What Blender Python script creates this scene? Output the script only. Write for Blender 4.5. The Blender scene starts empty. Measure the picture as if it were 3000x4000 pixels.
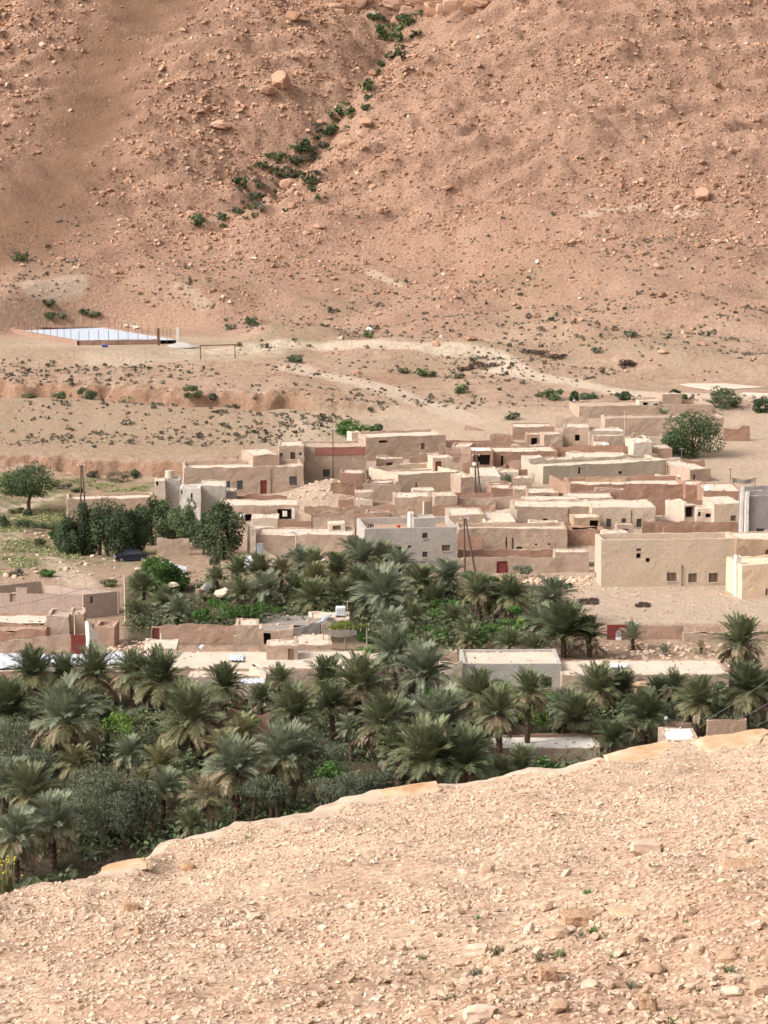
import bpy, math, random
import numpy as np
from mathutils import Vector, Matrix

S = bpy.context.scene
COL = S.collection
R = math.radians
random.seed(11)
RNG = np.random.default_rng(7)

# ------------------------------------------------------------------ camera
F, CU, CV, H = 9000.0, 1500.0, 2000.0, 54.0       # focal length in photo pixels, centre, camera height (m)
PIT = math.atan((2000 - 585) / F)
cam = bpy.data.cameras.new('camera'); cam.sensor_fit = 'HORIZONTAL'; cam.sensor_width = 36
cam.lens = 36 * F / 3000.0; cam.clip_start = 0.5; cam.clip_end = 6000
camo = bpy.data.objects.new('camera', cam); COL.objects.link(camo)
camo.location = (0, 0, H); camo.rotation_euler = (math.pi / 2 - PIT, 0, 0)
S.camera = camo
S.render.resolution_x = 768; S.render.resolution_y = 1024

# ------------------------------------------------------------------ light
SUN_TO = Vector((-0.70, -0.27, 0.66)).normalized()
w = bpy.data.worlds.new('World'); S.world = w; w.use_nodes = True
nt = w.node_tree; nt.nodes.clear()
out = nt.nodes.new('ShaderNodeOutputWorld'); bg = nt.nodes.new('ShaderNodeBackground')
sky = nt.nodes.new('ShaderNodeTexSky'); sky.sky_type = 'NISHITA'; sky.sun_disc = False
sky.sun_elevation = math.asin(SUN_TO.z); sky.sun_rotation = math.atan2(SUN_TO.x, SUN_TO.y)
sky.air_density = 1.0; sky.dust_density = 6.0; sky.ozone_density = 1.0
hs = nt.nodes.new('ShaderNodeHueSaturation'); hs.inputs['Saturation'].default_value = 0.06
nt.links.new(sky.outputs[0], hs.inputs['Color']); nt.links.new(hs.outputs[0], bg.inputs[0])
bg.inputs[1].default_value = 0.15
nt.links.new(bg.outputs[0], out.inputs[0])
sl = bpy.data.lights.new('sun', 'SUN'); sl.energy = 1.4; sl.angle = R(14); sl.color = (1.0, 0.94, 0.87)
so = bpy.data.objects.new('sun', sl); COL.objects.link(so)
so.rotation_euler = SUN_TO.to_track_quat('Z', 'Y').to_euler(); so.location = (-200, 100, 300)
S.view_settings.view_transform = 'Standard'; S.view_settings.look = 'None'
S.view_settings.exposure = 0.80; S.view_settings.gamma = 1.0; S.view_settings.use_curve_mapping = False

# ------------------------------------------------------------------ noise
def _hash(ix, iy, iz, seed):
    h = (ix.astype(np.int64) * 374761393 + iy.astype(np.int64) * 668265263 + iz.astype(np.int64) * 2147483647 + seed * 1274126177) & 0xffffffff
    h = ((h ^ (h >> 13)) * 1274126177) & 0xffffffff
    h = ((h ^ (h >> 16)) * 2246822519) & 0xffffffff
    return ((h ^ (h >> 15)) & 0xffffff) / float(0xffffff)
def noise3(x, y, z=None, seed=0):
    x = np.asarray(x, float); y = np.asarray(y, float); z = np.zeros_like(x) if z is None else np.asarray(z, float)
    ix, iy, iz = np.floor(x), np.floor(y), np.floor(z)
    fx, fy, fz = x - ix, y - iy, z - iz
    fx = fx * fx * (3 - 2 * fx); fy = fy * fy * (3 - 2 * fy); fz = fz * fz * (3 - 2 * fz)
    o = 0
    for dz in (0, 1):
        wz = fz if dz else 1 - fz
        if z is None: pass
        for dy in (0, 1):
            wy = fy if dy else 1 - fy
            for dx in (0, 1):
                wx = fx if dx else 1 - fx
                o = o + wx * wy * wz * _hash(ix + dx, iy + dy, iz + dz, seed)
    return o * 2 - 1
def noise2(x, y, seed=0):
    x = np.asarray(x, float); y = np.asarray(y, float)
    ix, iy = np.floor(x), np.floor(y); zz = np.zeros_like(ix)
    fx, fy = x - ix, y - iy
    fx = fx * fx * (3 - 2 * fx); fy = fy * fy * (3 - 2 * fy)
    o = (1 - fx) * (1 - fy) * _hash(ix, iy, zz, seed) + fx * (1 - fy) * _hash(ix + 1, iy, zz, seed) \
        + (1 - fx) * fy * _hash(ix, iy + 1, zz, seed) + fx * fy * _hash(ix + 1, iy + 1, zz, seed)
    return o * 2 - 1
def fbm(x, y, o=4, seed=0, g=0.5):
    t = 0; a = 1; f = 1
    for i in range(o):
        t = t + a * noise2(x * f + 13.7 * i, y * f - 7.3 * i, seed + i); a *= g; f *= 2.03
    return t
def sst(a, b, x):
    t = np.clip((np.asarray(x, float) - a) / (b - a), 0, 1); return t * t * (3 - 2 * t)

# ------------------------------------------------------------------ pixel -> direction
CP, SP = math.cos(PIT), math.sin(PIT)
def ray(u, v):
    a = (u - CU) / F; b = -(v - CV) / F
    y = CP + b * SP; z = -SP + b * CP
    return a / y, z / y                     # dx, dz for every metre of y
def P(u, v, y):
    kx, kz = ray(u, v); return Vector((kx * y, y, H + kz * y))

# ------------------------------------------------------------------ terrain
PY = np.array([0, 100, 170, 230, 254, 258.5, 262, 300, 340, 380, 400, 420, 450, 489, 520, 545, 580, 620, 680, 760, 900, 1200, 1800], float)
PZ = np.array([-4, -3, -1.8, -1.0, -1.2, -1.2, 0.0, 0.0, 0.4, 1.6, 2.9, 4.3, 6.5, 9.7, 13, 17, 26, 40.5, 69, 113, 195, 330, 480], float)
_yy = np.arange(0, 1801, 1.0)
_zz = np.interp(_yy, PY, PZ)
_k = np.hanning(19); _k /= _k.sum()
_zs = np.convolve(np.pad(_zz, 9, mode='edge'), _k, 'valid')
_zs = np.where(_yy < 275, _zz, _zs)
def gully_x(y): return np.interp(y, [500, 560, 600, 640, 690, 735, 800], [-75, -58, -47, -30, -8, 5, 12])
POOL_Z = 12.3
BLUR_SPOTS = [(-66.0, 738.0), (-75.0, 722.0), (-81.5, 698.0), (-84.0, 676.0), (-85.5, 656.0), (-87.5, 632.0), (-90.0, 616.0), (-93.0, 602.0), (-98.0, 594.0)]  # centres of an out-of-focus foreground blur, imitated in the hillside colour
def G(x, y):
    x = np.asarray(x, float); y = np.asarray(y, float)
    z = np.interp(y, _yy, _zs)
    # retaining edge only right of the grove; softer elsewhere
    wl = 1 - sst(20, 26, x)
    soft = np.interp(y, [100, 170, 200, 230, 300], [-3, -1.8, -1.1, -1.0, 0.0])
    z = np.where(y < 300, z * (1 - wl) + soft * wl, z)
    m = sst(575, 640, y)
    lo = sst(455, 520, y)
    gx = x - gully_x(y)
    bare = np.zeros_like(x)  # weight of the imitated foreground blur; relief is smoothed there
    for bx, by in BLUR_SPOTS: bare = np.maximum(bare, np.exp(-(np.hypot(x - bx, (y - by) * 0.6) / 17.0) ** 2))
    m = m * (1 - 0.85 * bare)
    hl = z - 0.14 * x + 2.2 * fbm(x / 30, y / 30, 2, 91); fr = hl / 5.5 - np.floor(hl / 5.5)
    z = z + m * 3.6 * (sst(0.0, 0.2, fr) - fr) * sst(-0.5, 0.3, fbm(x / 45, y / 25, 2, 93))
    z = z + 5.0 * sst(735, 739, y + 3.0 * fbm(x / 14, 0 * x + 1, 3, 94) - 0.02 * x) * (1 - 0.6 * np.exp(-(gx / 5.0) ** 2))
    z = z + m * (-9.0 * np.exp(-np.abs(gx) / 16.0) + 5 * (1 - np.exp(-np.abs(gx) / 45.0)))
    z = z + lo * (3.2 * fbm(x / 70 + 3.1, y / 60, 3, 4) + 1.3 * fbm(x / 17, y / 14, 3, 9))
    z = z + m * (3.2 * fbm(x / 42 + y / 95, y / 30 - x / 140, 3, 21) + 1.7 * np.abs(fbm(x / 9 + y / 26, y / 8 - x / 28, 3, 33)) + 0.45 * fbm(x / 2.6, y / 2.2, 3, 35))
    # hill swell on the right, ridges running down to the left
    z = z + sst(500, 560, y) * sst(10, 60, x) * 5.0 - sst(515, 560, y) * sst(640, 560, y) * 4.0 * np.exp(-((x + 25) / 40.0) ** 2)
    z = z + sst(405, 470, y) * 0.5 * fbm(x / 11, y / 9, 3, 51)
    z = z + sst(465, 485, y) * sst(560, 530, y) * sst(-10, 30, x) * 2.0 * fbm(x / 26 + y / 40, y / 16, 2, 77)
    # wash and its red banks on the left
    yc = 449 + 4.5 * fbm(x / 24, 0 * x, 2, 61) + 2.2 * fbm(x / 6, 0 * x, 3, 63) - 0.30 * (x + 70)
    t = y - yc; wx = 1 - sst(-16, 8, x)
    z = z + wx * (2.1 * np.exp(-((t + 19) / 13.0) ** 2) - 3.6 * sst(-12, -3, t) * (1 - sst(2.0, 4.2 + 1.6 * noise2(x / 3.0, y / 3.0, 64), t)) + 1.8 * np.exp(-((t - 13) / 12.0) ** 2)) 
    yb = 384 + 4.5 * fbm(x / 13, 0 * x + 4, 4, 71)
    z = z + (1 - sst(-34, -24, x)) * (-2.9) * (0.72 + 0.35 * noise2(x / 9.0, 0 * x + 2, 73)) * sst(296, 330, y) * (1 - sst(yb, yb + 2.6, y)) 
    z = z + (1 - sst(-30, -20, x)) * sst(285, 330, y) * (1 - sst(380, 400, y)) * 0.5 * fbm(x / 9, y / 9, 3, 41)
    z = z + (1 - sst(-30, -20, x)) * np.exp(-((y - yb - 1) / 4.0) ** 2) * 0.55 * fbm(x / 1.7, y / 1.9, 3, 75) + wx * np.exp(-((t - 4) / 5.0) ** 2) * 0.7 * fbm(x / 1.8, y / 1.9, 3, 76)
    # rubble mound amid the houses
    z = z + 2.6 * np.exp(-((x + 8.5) / 5.5) ** 2 - ((y - 353) / 7.0) ** 2)
    # level court on the left, level pad on the right
    wp = sst(38, 26, np.hypot((x + 64) / 1.05, (y - 523) / 1.15))
    z = z * (1 - wp) + (POOL_Z - 0.85) * wp
    wg = np.exp(-(np.hypot(x + 36, (y - 492)) / 14.0) ** 4)
    z = z * (1 - wg) + 9.9 * wg
    wq = np.exp(-(np.hypot((x - 66) / 24.0, (y - 462) / 12.0)) ** 4)
    z = z * (1 - wq) + 6.6 * wq
    return z
def g1(x, y): return float(G(np.array([x]), np.array([y]))[0])
_ys = np.arange(150, 900, 0.5)
def hit(u, v, ymin=150):
    kx, kz = ray(u, v); ys = _ys[_ys >= ymin]
    d = (H + kz * ys) - G(kx * ys, ys)
    i = int(np.argmax(d <= 0)) if (d <= 0).any() else len(ys) - 1
    y = ys[i]; return Vector((kx * y, y, g1(kx * y, y)))
def hits(us, vs):
    q = [hit(u, v) for u, v in zip(us, vs)]
    return np.array([p.x for p in q]), np.array([p.y for p in q]), np.array([p.z for p in q])

# ------------------------------------------------------------------ materials
MATS = {}
def newmat(name):
    m = bpy.data.materials.new(name); m.use_nodes = True
    n = m.node_tree; b = n.nodes['Principled BSDF']
    b.inputs['Roughness'].default_value = 0.92
    b.inputs['Specular IOR Level'].default_value = 0.15
    MATS[name] = m
    return m, n, b
def N(n, t, **kw):
    x = n.nodes.new(t)
    for k, v in kw.items():
        if k.startswith('i_'): x.inputs[k[2:].replace('_', ' ')].default_value = v
        else: setattr(x, k, v)
    return x
def rgb(c): return (c[0], c[1], c[2], 1)
def ramp(n, stops):
    r = n.nodes.new('ShaderNodeValToRGB')
    e = r.color_ramp.elements
    while len(e) > 1: e.remove(e[-1])
    e[0].position = stops[0][0]; e[0].color = rgb(stops[0][1])
    for p, c in stops[1:]:
        x = e.new(p); x.color = rgb(c)
    return r
def mixc(n, fac, a, b, bt='MIX'):
    m = n.nodes.new('ShaderNodeMix'); m.data_type = 'RGBA'; m.blend_type = bt
    for s, v in ((m.inputs[0], fac), (m.inputs[6], a), (m.inputs[7], b)):
        if hasattr(v, 'links'): n.links.new(v, s)
        elif isinstance(v, (int, float)): s.default_value = v
        else: s.default_value = rgb(v)
    return m.outputs[2]
def pos(n, scale=(1, 1, 1)):
    g = n.nodes.new('ShaderNodeNewGeometry'); mp = n.nodes.new('ShaderNodeMapping')
    mp.inputs['Scale'].default_value = scale
    n.links.new(g.outputs['Position'], mp.inputs[0]); return mp.outputs[0]
def noise(n, vec, scale, detail=4, rough=0.55):
    t = N(n, 'ShaderNodeTexNoise'); t.inputs['Scale'].default_value = scale
    t.inputs['Detail'].default_value = detail; t.inputs['Roughness'].default_value = rough
    n.links.new(vec, t.inputs['Vector']); return t.outputs['Fac']
def bump(n, b, h, strength=0.4, dist=0.05):
    x = N(n, 'ShaderNodeBump'); x.inputs['Strength'].default_value = strength; x.inputs['Distance'].default_value = dist
    n.links.new(h, x.inputs['Height']); n.links.new(x.outputs[0], b.inputs['Normal'])
def mul(n, a, k):
    m = N(n, 'ShaderNodeMath', operation='MULTIPLY'); n.links.new(a, m.inputs[0]); m.inputs[1].default_value = k; return m.outputs[0]

def mud(name, c, var=0.35, streak=0.35, rough=0.95):
    m, n, b = newmat(name)
    p = pos(n)
    dark = tuple(x * (1 - var) for x in c); lite = tuple(min(1, x * (1 + var * 0.45)) for x in c)
    r = ramp(n, [(0.25, dark), (0.5, c), (0.78, lite)])
    n.links.new(noise(n, p, 0.55, 6, 0.62), r.inputs[0])
    st = noise(n, pos(n, (1.6, 1.6, 0.18)), 1.5, 4, 0.6)
    rs = ramp(n, [(0.5, (0, 0, 0)), (0.75, (1, 1, 1))]); n.links.new(st, rs.inputs[0])
    k = mul(n, rs.outputs[0], streak)
    col = mixc(n, k, r.outputs[0], tuple(x * 0.62 for x in c))
    fine = noise(n, p, 4.0, 6, 0.75)
    fr = ramp(n, [(0.32, tuple(x * 0.55 for x in c)), (0.5, c), (0.7, tuple(min(1, x * 1.3) for x in c))]); n.links.new(fine, fr.inputs[0])
    col2 = mixc(n, 0.45, col, fr.outputs[0], 'MIX')
    pt = ramp(n, [(0.60, (0, 0, 0)), (0.66, (1, 1, 1))]); n.links.new(noise(n, p, 0.9, 5, 0.6), pt.inputs[0])
    col2 = mixc(n, mul(n, pt.outputs[0], min(0.8, var * 1.6)), col2, tuple(min(1, x * 1.28) for x in c))
    n.links.new(col2, b.inputs['Base Color'])
    b.inputs['Roughness'].default_value = rough
    bump(n, b, noise(n, p, 3.0, 6, 0.7), 0.7, 0.12)
    return m
mud('mud_tan', (0.395, 0.288, 0.215), 0.42, 0.5)
mud('mud_beige', (0.485, 0.375, 0.28), 0.14, 0.2)
mud('mud_cream', (0.52, 0.415, 0.325), 0.25, 0.3)
mud('mud_red', (0.315, 0.188, 0.132), 0.4, 0.45)
mud('mud_terra', (0.355, 0.232, 0.168), 0.4, 0.45)
mud('mud_ochre', (0.40, 0.275, 0.18))
mud('roof_lime', (0.52, 0.42, 0.335), 0.32, 0.0)
mud('plaster_olive', (0.42, 0.355, 0.275), 0.14, 0.14)
mud('concrete', (0.385, 0.335, 0.295), 0.25, 0.3)
mud('concrete_dark', (0.235, 0.21, 0.195), 0.2, 0.3)
mud('concrete_white', (0.58, 0.52, 0.47), 0.12, 0.2)
mud('block_pink', (0.385, 0.29, 0.235), 0.2, 0.2)
mud('block_grey', (0.37, 0.335, 0.30), 0.25, 0.25)
mud('peach', (0.62, 0.46, 0.325), 0.08, 0.08)
mud('red_band', (0.32, 0.13, 0.10), 0.3, 0.3)
mud('white_wash', (0.66, 0.60, 0.53), 0.15, 0.1)
mud('thatch_grey', (0.24, 0.205, 0.18), 0.4, 0.3)
mud('brown_debris', (0.11, 0.072, 0.055), 0.5, 0.0)
mud('stone_kerb', (0.30, 0.19, 0.14), 0.5, 0.0)
mud('cement_heap', (0.38, 0.34, 0.31), 0.2, 0.0)
mud('bark', (0.10, 0.062, 0.045), 0.5, 0.5)
mud('bark_grey', (0.15, 0.11, 0.085), 0.4, 0.5)
mud('deadwood', (0.36, 0.29, 0.21), 0.4, 0.3)
mud('pole_wood', (0.13, 0.085, 0.065), 0.4, 0.4)
mud('pole_concrete', (0.50, 0.40, 0.29), 0.15, 0.2)
# block courses for the two block-built walls
for nm in ('block_pink', 'block_grey', 'concrete'):
    m = MATS[nm]; n = m.node_tree; b = n.nodes['Principled BSDF']
    src = b.inputs['Base Color'].links[0].from_socket
    g = n.nodes.new('ShaderNodeNewGeometry'); sp = n.nodes.new('ShaderNodeSeparateXYZ'); n.links.new(g.outputs['Position'], sp.inputs[0])
    ad = N(n, 'ShaderNodeMath', operation='ADD'); n.links.new(sp.outputs[0], ad.inputs[0]); n.links.new(sp.outputs[1], ad.inputs[1])
    cb = n.nodes.new('ShaderNodeCombineXYZ'); n.links.new(ad.outputs[0], cb.inputs[0]); n.links.new(sp.outputs[2], cb.inputs[1])
    br = n.nodes.new('ShaderNodeTexBrick'); n.links.new(cb.outputs[0], br.inputs['Vector'])
    br.inputs['Color1'].default_value = (0.82, 0.82, 0.82, 1); br.inputs['Color2'].default_value = (1.1, 1.08, 1.06, 1); br.inputs['Mortar'].default_value = (1.25, 1.2, 1.15, 1)
    br.inputs['Scale'].default_value = 1.0; br.inputs['Brick Width'].default_value = 0.42; br.inputs['Row Height'].default_value = 0.22; br.inputs['Mortar Size'].default_value = 0.018
    n.links.new(mixc(n, 0.45 if nm != 'concrete' else 0.10, src, br.outputs[0], 'MULTIPLY'), b.inputs['Base Color'])

def paint(name, c, rough=0.6, metal=0.0, var=0.3, spec=0.3):
    m, n, b = newmat(name)
    r = ramp(n, [(0.3, tuple(x * (1 - var) for x in c)), (0.65, c)])
    n.links.new(noise(n, pos(n), 2.5, 5, 0.6), r.inputs[0]); n.links.new(r.outputs[0], b.inputs['Base Color'])
    b.inputs['Roughness'].default_value = rough; b.inputs['Metallic'].default_value = metal; b.inputs['Specular IOR Level'].default_value = spec
    return m
paint('red_metal', (0.19, 0.040, 0.034)); paint('brown_metal', (0.13, 0.035, 0.028))
paint('dark_wood', (0.075, 0.045, 0.03), 0.8); paint('tan_wood', (0.30, 0.18, 0.10), 0.8)
paint('window_frame', (0.17, 0.14, 0.12)); paint('white_paint', (0.75, 0.74, 0.74), 0.5, var=0.1)
paint('glass_dark', (0.035, 0.04, 0.048), 0.25, spec=0.5, var=0.4); paint('glass_blue', (0.09, 0.11, 0.13), 0.3, spec=0.5)
paint('shutter_brown', (0.16, 0.10, 0.07), 0.8)
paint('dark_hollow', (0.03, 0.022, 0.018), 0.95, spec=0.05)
paint('plastic_white', (0.72, 0.73, 0.76), 0.45, var=0.08); paint('tarp', (0.50, 0.51, 0.55), 0.5, var=0.18)
paint('court_white', (0.40, 0.425, 0.47), 0.75, var=0.04, spec=0.1)
paint('galvanised', (0.42, 0.42, 0.43), 0.4, 0.6); paint('rust', (0.15, 0.07, 0.045), 0.8)
paint('iron_grey', (0.20, 0.195, 0.20), 0.5, 0.4); paint('grey_blue_sheet', (0.29, 0.31, 0.34), 0.5)
paint('car_paint', (0.012, 0.014, 0.028), 0.25, spec=0.6, var=0.1); paint('car_white', (0.7, 0.7, 0.7), 0.3, spec=0.5, var=0.05); paint('tyre', (0.02, 0.02, 0.02), 0.9)
paint('lamp_red', (0.5, 0.03, 0.02), 0.3); paint('blue_plastic', (0.02, 0.07, 0.25), 0.4); paint('cloth_dark', (0.02, 0.022, 0.03), 0.9)
paint('orange_plastic', (0.50, 0.10, 0.04), 0.5); paint('green_cloth', (0.04, 0.16, 0.10), 0.8); paint('cloth_blue', (0.05, 0.12, 0.2), 0.9)
paint('emblem_grey', (0.42, 0.38, 0.38), 0.6); paint('flower_yellow', (0.62, 0.45, 0.02), 0.7, var=0.15); paint('wire', (0.30, 0.30, 0.30), 0.6)
paint('black_wire', (0.06, 0.05, 0.05), 0.6)

def leaf(name, c, var=0.45, trans=0.25, tip=None):
    m, n, b = newmat(name)
    p = pos(n)
    oi = n.nodes.new('ShaderNodeObjectInfo')
    dark = tuple(x * (1 - var) for x in c); lite = tuple(x * (1 + var * 0.8) for x in c)
    r = ramp(n, [(0.3, dark), (0.5, c), (0.72, lite)])
    n.links.new(noise(n, p, 1.1, 4, 0.7), r.inputs[0])
    hsv = N(n, 'ShaderNodeHueSaturation')
    mr = N(n, 'ShaderNodeMapRange'); n.links.new(oi.outputs['Random'], mr.inputs[0]); mr.inputs[3].default_value = 0.72; mr.inputs[4].default_value = 1.28
    n.links.new(mr.outputs[0], hsv.inputs['Value']); n.links.new(r.outputs[0], hsv.inputs['Color'])
    n.links.new(hsv.outputs[0], b.inputs['Base Color'])
    b.inputs['Roughness'].default_value = 0.65; b.inputs['Specular IOR Level'].default_value = 0.25
    tr = n.nodes.new('ShaderNodeBsdfTranslucent'); n.links.new(hsv.outputs[0], tr.inputs[0])
    ms = n.nodes.new('ShaderNodeMixShader'); ms.inputs[0].default_value = trans
    o = n.nodes['Material Output']
    n.links.new(b.outputs[0], ms.inputs[1]); n.links.new(tr.outputs[0], ms.inputs[2]); n.links.new(ms.outputs[0], o.inputs[0])
    return m
leaf('frond_green', (0.148, 0.162, 0.080)); leaf('frond_grey', (0.195, 0.212, 0.135)); leaf('frond_dark', (0.105, 0.122, 0.058))
leaf('frond_olive', (0.200, 0.185, 0.090)); leaf('frond_dry', (0.310, 0.245, 0.150)); leaf('frond_dead', (0.225, 0.165, 0.115))
leaf('tree_dark', (0.077, 0.106, 0.050)); leaf('tree_mid', (0.103, 0.138, 0.060)); leaf('tree_grey', (0.158, 0.176, 0.110)); leaf('tree_deep', (0.062, 0.090, 0.037))
leaf('bush_green', (0.075, 0.144, 0.031)); leaf('bush_bright', (0.118, 0.185, 0.033)); leaf('bush_olive', (0.154, 0.156, 0.071)); leaf('bush_grey', (0.174, 0.156, 0.107))
leaf('scrub', (0.140, 0.110, 0.075), 0.35, 0.1); leaf('scrub_old', (0.118, 0.095, 0.059), 0.35, 0.1); leaf('scrub_dark', (0.100, 0.098, 0.056), 0.4, 0.1); leaf('gully_green', (0.080, 0.110, 0.043)); leaf('gully_grey', (0.165, 0.165, 0.114))
leaf('herb', (0.185, 0.200, 0.085), 0.4)
leaf('undergrowth', (0.108, 0.134, 0.062)); leaf('dry_stalk', (0.433, 0.330, 0.190)); leaf('vine', (0.180, 0.213, 0.036))

def terrain_mat():
    m, n, b = newmat('earth')
    p = pos(n)
    def at(nm):
        a = n.nodes.new('ShaderNodeAttribute'); a.attribute_name = nm; return a.outputs['Fac']
    big = noise(n, p, 0.035, 5, 0.6); mid = noise(n, p, 0.35, 6, 0.7); fine = noise(n, p, 2.2, 5, 0.75)
    rt = ramp(n, [(0.3, (0.32, 0.205, 0.138)), (0.5, (0.425, 0.288, 0.202)), (0.72, (0.495, 0.352, 0.255))])
    n.links.new(mid, rt.inputs[0])
    rm = ramp(n, [(0.27, (0.20, 0.102, 0.062)), (0.45, (0.365, 0.217, 0.150)), (0.70, (0.49, 0.315, 0.228))])
    n.links.new(fine, rm.inputs[0])
    rm2 = ramp(n, [(0.3, (0.28, 0.155, 0.10)), (0.7, (0.435, 0.27, 0.182))]); n.links.new(big, rm2.inputs[0])
    mt = mixc(n, 0.45, rm.outputs[0], rm2.outputs[0])
    c = mixc(n, at('mtn'), rt.outputs[0], mt)
    fk = ramp(n, [(0.35, (0.72, 0.70, 0.68)), (0.6, (1.12, 1.12, 1.12))]); n.links.new(fine, fk.inputs[0])
    c = mixc(n, 0.8, c, fk.outputs[0], 'MULTIPLY')
    rb = ramp(n, [(0.3, (0.20, 0.095, 0.055)), (0.7, (0.39, 0.22, 0.135))]); n.links.new(noise(n, pos(n, (1, 1, 0.5)), 1.3, 6, 0.75), rb.inputs[0])
    c = mixc(n, mul(n, at('red'), 0.7), c, rb.outputs[0])
    c = mixc(n, at('brown'), c, (0.165, 0.088, 0.05))  # brown of an out-of-focus foreground blur, put into the earth colour
    c = mixc(n, at('path'), c, (0.57, 0.44, 0.33))
    gm = N(n, 'ShaderNodeMath', operation='MULTIPLY'); n.links.new(at('green'), gm.inputs[0])
    gr = ramp(n, [(0.42, (0, 0, 0)), (0.6, (1, 1, 1))]); n.links.new(mid, gr.inputs[0]); n.links.new(gr.outputs[0], gm.inputs[1])
    c = mixc(n, gm.outputs[0], c, (0.17, 0.165, 0.075))
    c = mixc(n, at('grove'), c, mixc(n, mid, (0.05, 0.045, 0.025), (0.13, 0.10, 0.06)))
    n.links.new(c, b.inputs['Base Color'])
    vor = n.nodes.new('ShaderNodeTexVoronoi'); vor.inputs['Scale'].default_value = 0.8; n.links.new(p, vor.inputs['Vector'])
    h = N(n, 'ShaderNodeMath', operation='ADD'); n.links.new(fine, h.inputs[0]); n.links.new(mul(n, vor.outputs['Distance'], 0.5), h.inputs[1])
    bump(n, b, h.outputs[0], 1.0, 0.65)
terrain_mat()

def gravel_mat(name, c, rnd=0.35):
    m, n, b = newmat(name)
    p = pos(n)
    a = n.nodes.new('ShaderNodeAttribute'); a.attribute_name = 'tint'
    oi = n.nodes.new('ShaderNodeObjectInfo')
    ad = N(n, 'ShaderNodeMath', operation='ADD'); n.links.new(a.outputs['Fac'], ad.inputs[0]); n.links.new(mul(n, oi.outputs['Random'], 0.0), ad.inputs[1])
    r = ramp(n, [(0.0, tuple(x * f for x, f in zip(c, (0.66, 0.58, 0.50)))), (0.45, c), (0.8, tuple(min(1, x * f) for x, f in zip(c, (1.16, 1.22, 1.28)))), (1.0, (0.56, 0.46, 0.38))])
    n.links.new(ad.outputs[0], r.inputs[0])
    ns = noise(n, p, 22.0, 4, 0.7)
    fk = ramp(n, [(0.35, (0.8, 0.77, 0.74)), (0.6, (1.08, 1.08, 1.08))]); n.links.new(ns, fk.inputs[0])
    n.links.new(mixc(n, 0.7, r.outputs[0], fk.outputs[0], 'MULTIPLY'), b.inputs['Base Color'])
    bump(n, b, ns, 0.5, 0.012)
    return m
gravel_mat('gravel', (0.475, 0.342, 0.248))
gravel_mat('hill_rock', (0.385, 0.228, 0.152))
def slope_mat():
    m, n, b = newmat('slope_soil')
    p = pos(n)
    a = n.nodes.new('ShaderNodeAttribute'); a.attribute_name = 'slab'
    a2 = n.nodes.new('ShaderNodeAttribute'); a2.attribute_name = 'soil'
    r = ramp(n, [(0.3, (0.385, 0.262, 0.182)), (0.5, (0.465, 0.332, 0.238)), (0.7, (0.525, 0.39, 0.292))]); n.links.new(noise(n, p, 1.3, 6, 0.7), r.inputs[0])
    c = mixc(n, a2.outputs['Fac'], r.outputs[0], (0.375, 0.245, 0.17))
    fk = ramp(n, [(0.35, (0.72, 0.68, 0.64)), (0.6, (1.1, 1.1, 1.1))]); n.links.new(noise(n, p, 30, 4, 0.7), fk.inputs[0])
    c = mixc(n, 0.8, c, fk.outputs[0], 'MULTIPLY')
    vo = n.nodes.new('ShaderNodeTexVoronoi'); vo.inputs['Scale'].default_value = 26.0; n.links.new(pos(n, (0.75, 1, 1)), vo.inputs['Vector'])
    sx = n.nodes.new('ShaderNodeSeparateColor'); n.links.new(vo.outputs['Color'], sx.inputs[0])
    vc = ramp(n, [(0.0, (0.62, 0.56, 0.50)), (0.5, (1.0, 0.98, 0.96)), (1.0, (1.25, 1.25, 1.25))]); n.links.new(sx.outputs[0], vc.inputs[0])
    c = mixc(n, 0.75, c, vc.outputs[0], 'MULTIPLY')
    rs = ramp(n, [(0.35, (0.43, 0.31, 0.225)), (0.65, (0.51, 0.39, 0.295))]); n.links.new(noise(n, p, 1.1, 5, 0.6), rs.inputs[0])
    c = mixc(n, a.outputs['Fac'], c, rs.outputs[0])
    n.links.new(c, b.inputs['Base Color'])
    hh = N(n, 'ShaderNodeMath', operation='ADD'); n.links.new(noise(n, p, 14, 6, 0.7), hh.inputs[0]); n.links.new(mul(n, sx.outputs[1], 0.9), hh.inputs[1])
    im = N(n, 'ShaderNodeMath', operation='SUBTRACT'); im.inputs[0].default_value = 1.0; n.links.new(a.outputs['Fac'], im.inputs[1])
    h2 = N(n, 'ShaderNodeMath', operation='MULTIPLY'); n.links.new(hh.outputs[0], h2.inputs[0]); n.links.new(im.outputs[0], h2.inputs[1])
    h3 = N(n, 'ShaderNodeMath', operation='ADD'); n.links.new(h2.outputs[0], h3.inputs[0]); n.links.new(mul(n, noise(n, p, 5, 6, 0.7), 0.8), h3.inputs[1])
    bump(n, b, h3.outputs[0], 0.7, 0.03)
slope_mat()
def slab_mat():
    m, n, b = newmat('slab_rock')
    p = pos(n)
    g = n.nodes.new('ShaderNodeNewGeometry'); sp = n.nodes.new('ShaderNodeSeparateXYZ'); 
    r = ramp(n, [(0.3, (0.33, 0.18, 0.085)), (0.5, (0.46, 0.30, 0.185)), (0.68, (0.54, 0.40, 0.29))]); n.links.new(noise(n, pos(n, (1, 1, 3.5)), 1.6, 6, 0.65), r.inputs[0])
    n.links.new(r.outputs[0], b.inputs['Base Color'])
    bump(n, b, noise(n, p, 6, 6, 0.7), 0.7, 0.05)
slab_mat()
mud('stone_orange', (0.38, 0.235, 0.145), 0.3, 0.0)
mud('stone_brown', (0.27, 0.155, 0.10), 0.35, 0.0)

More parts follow.
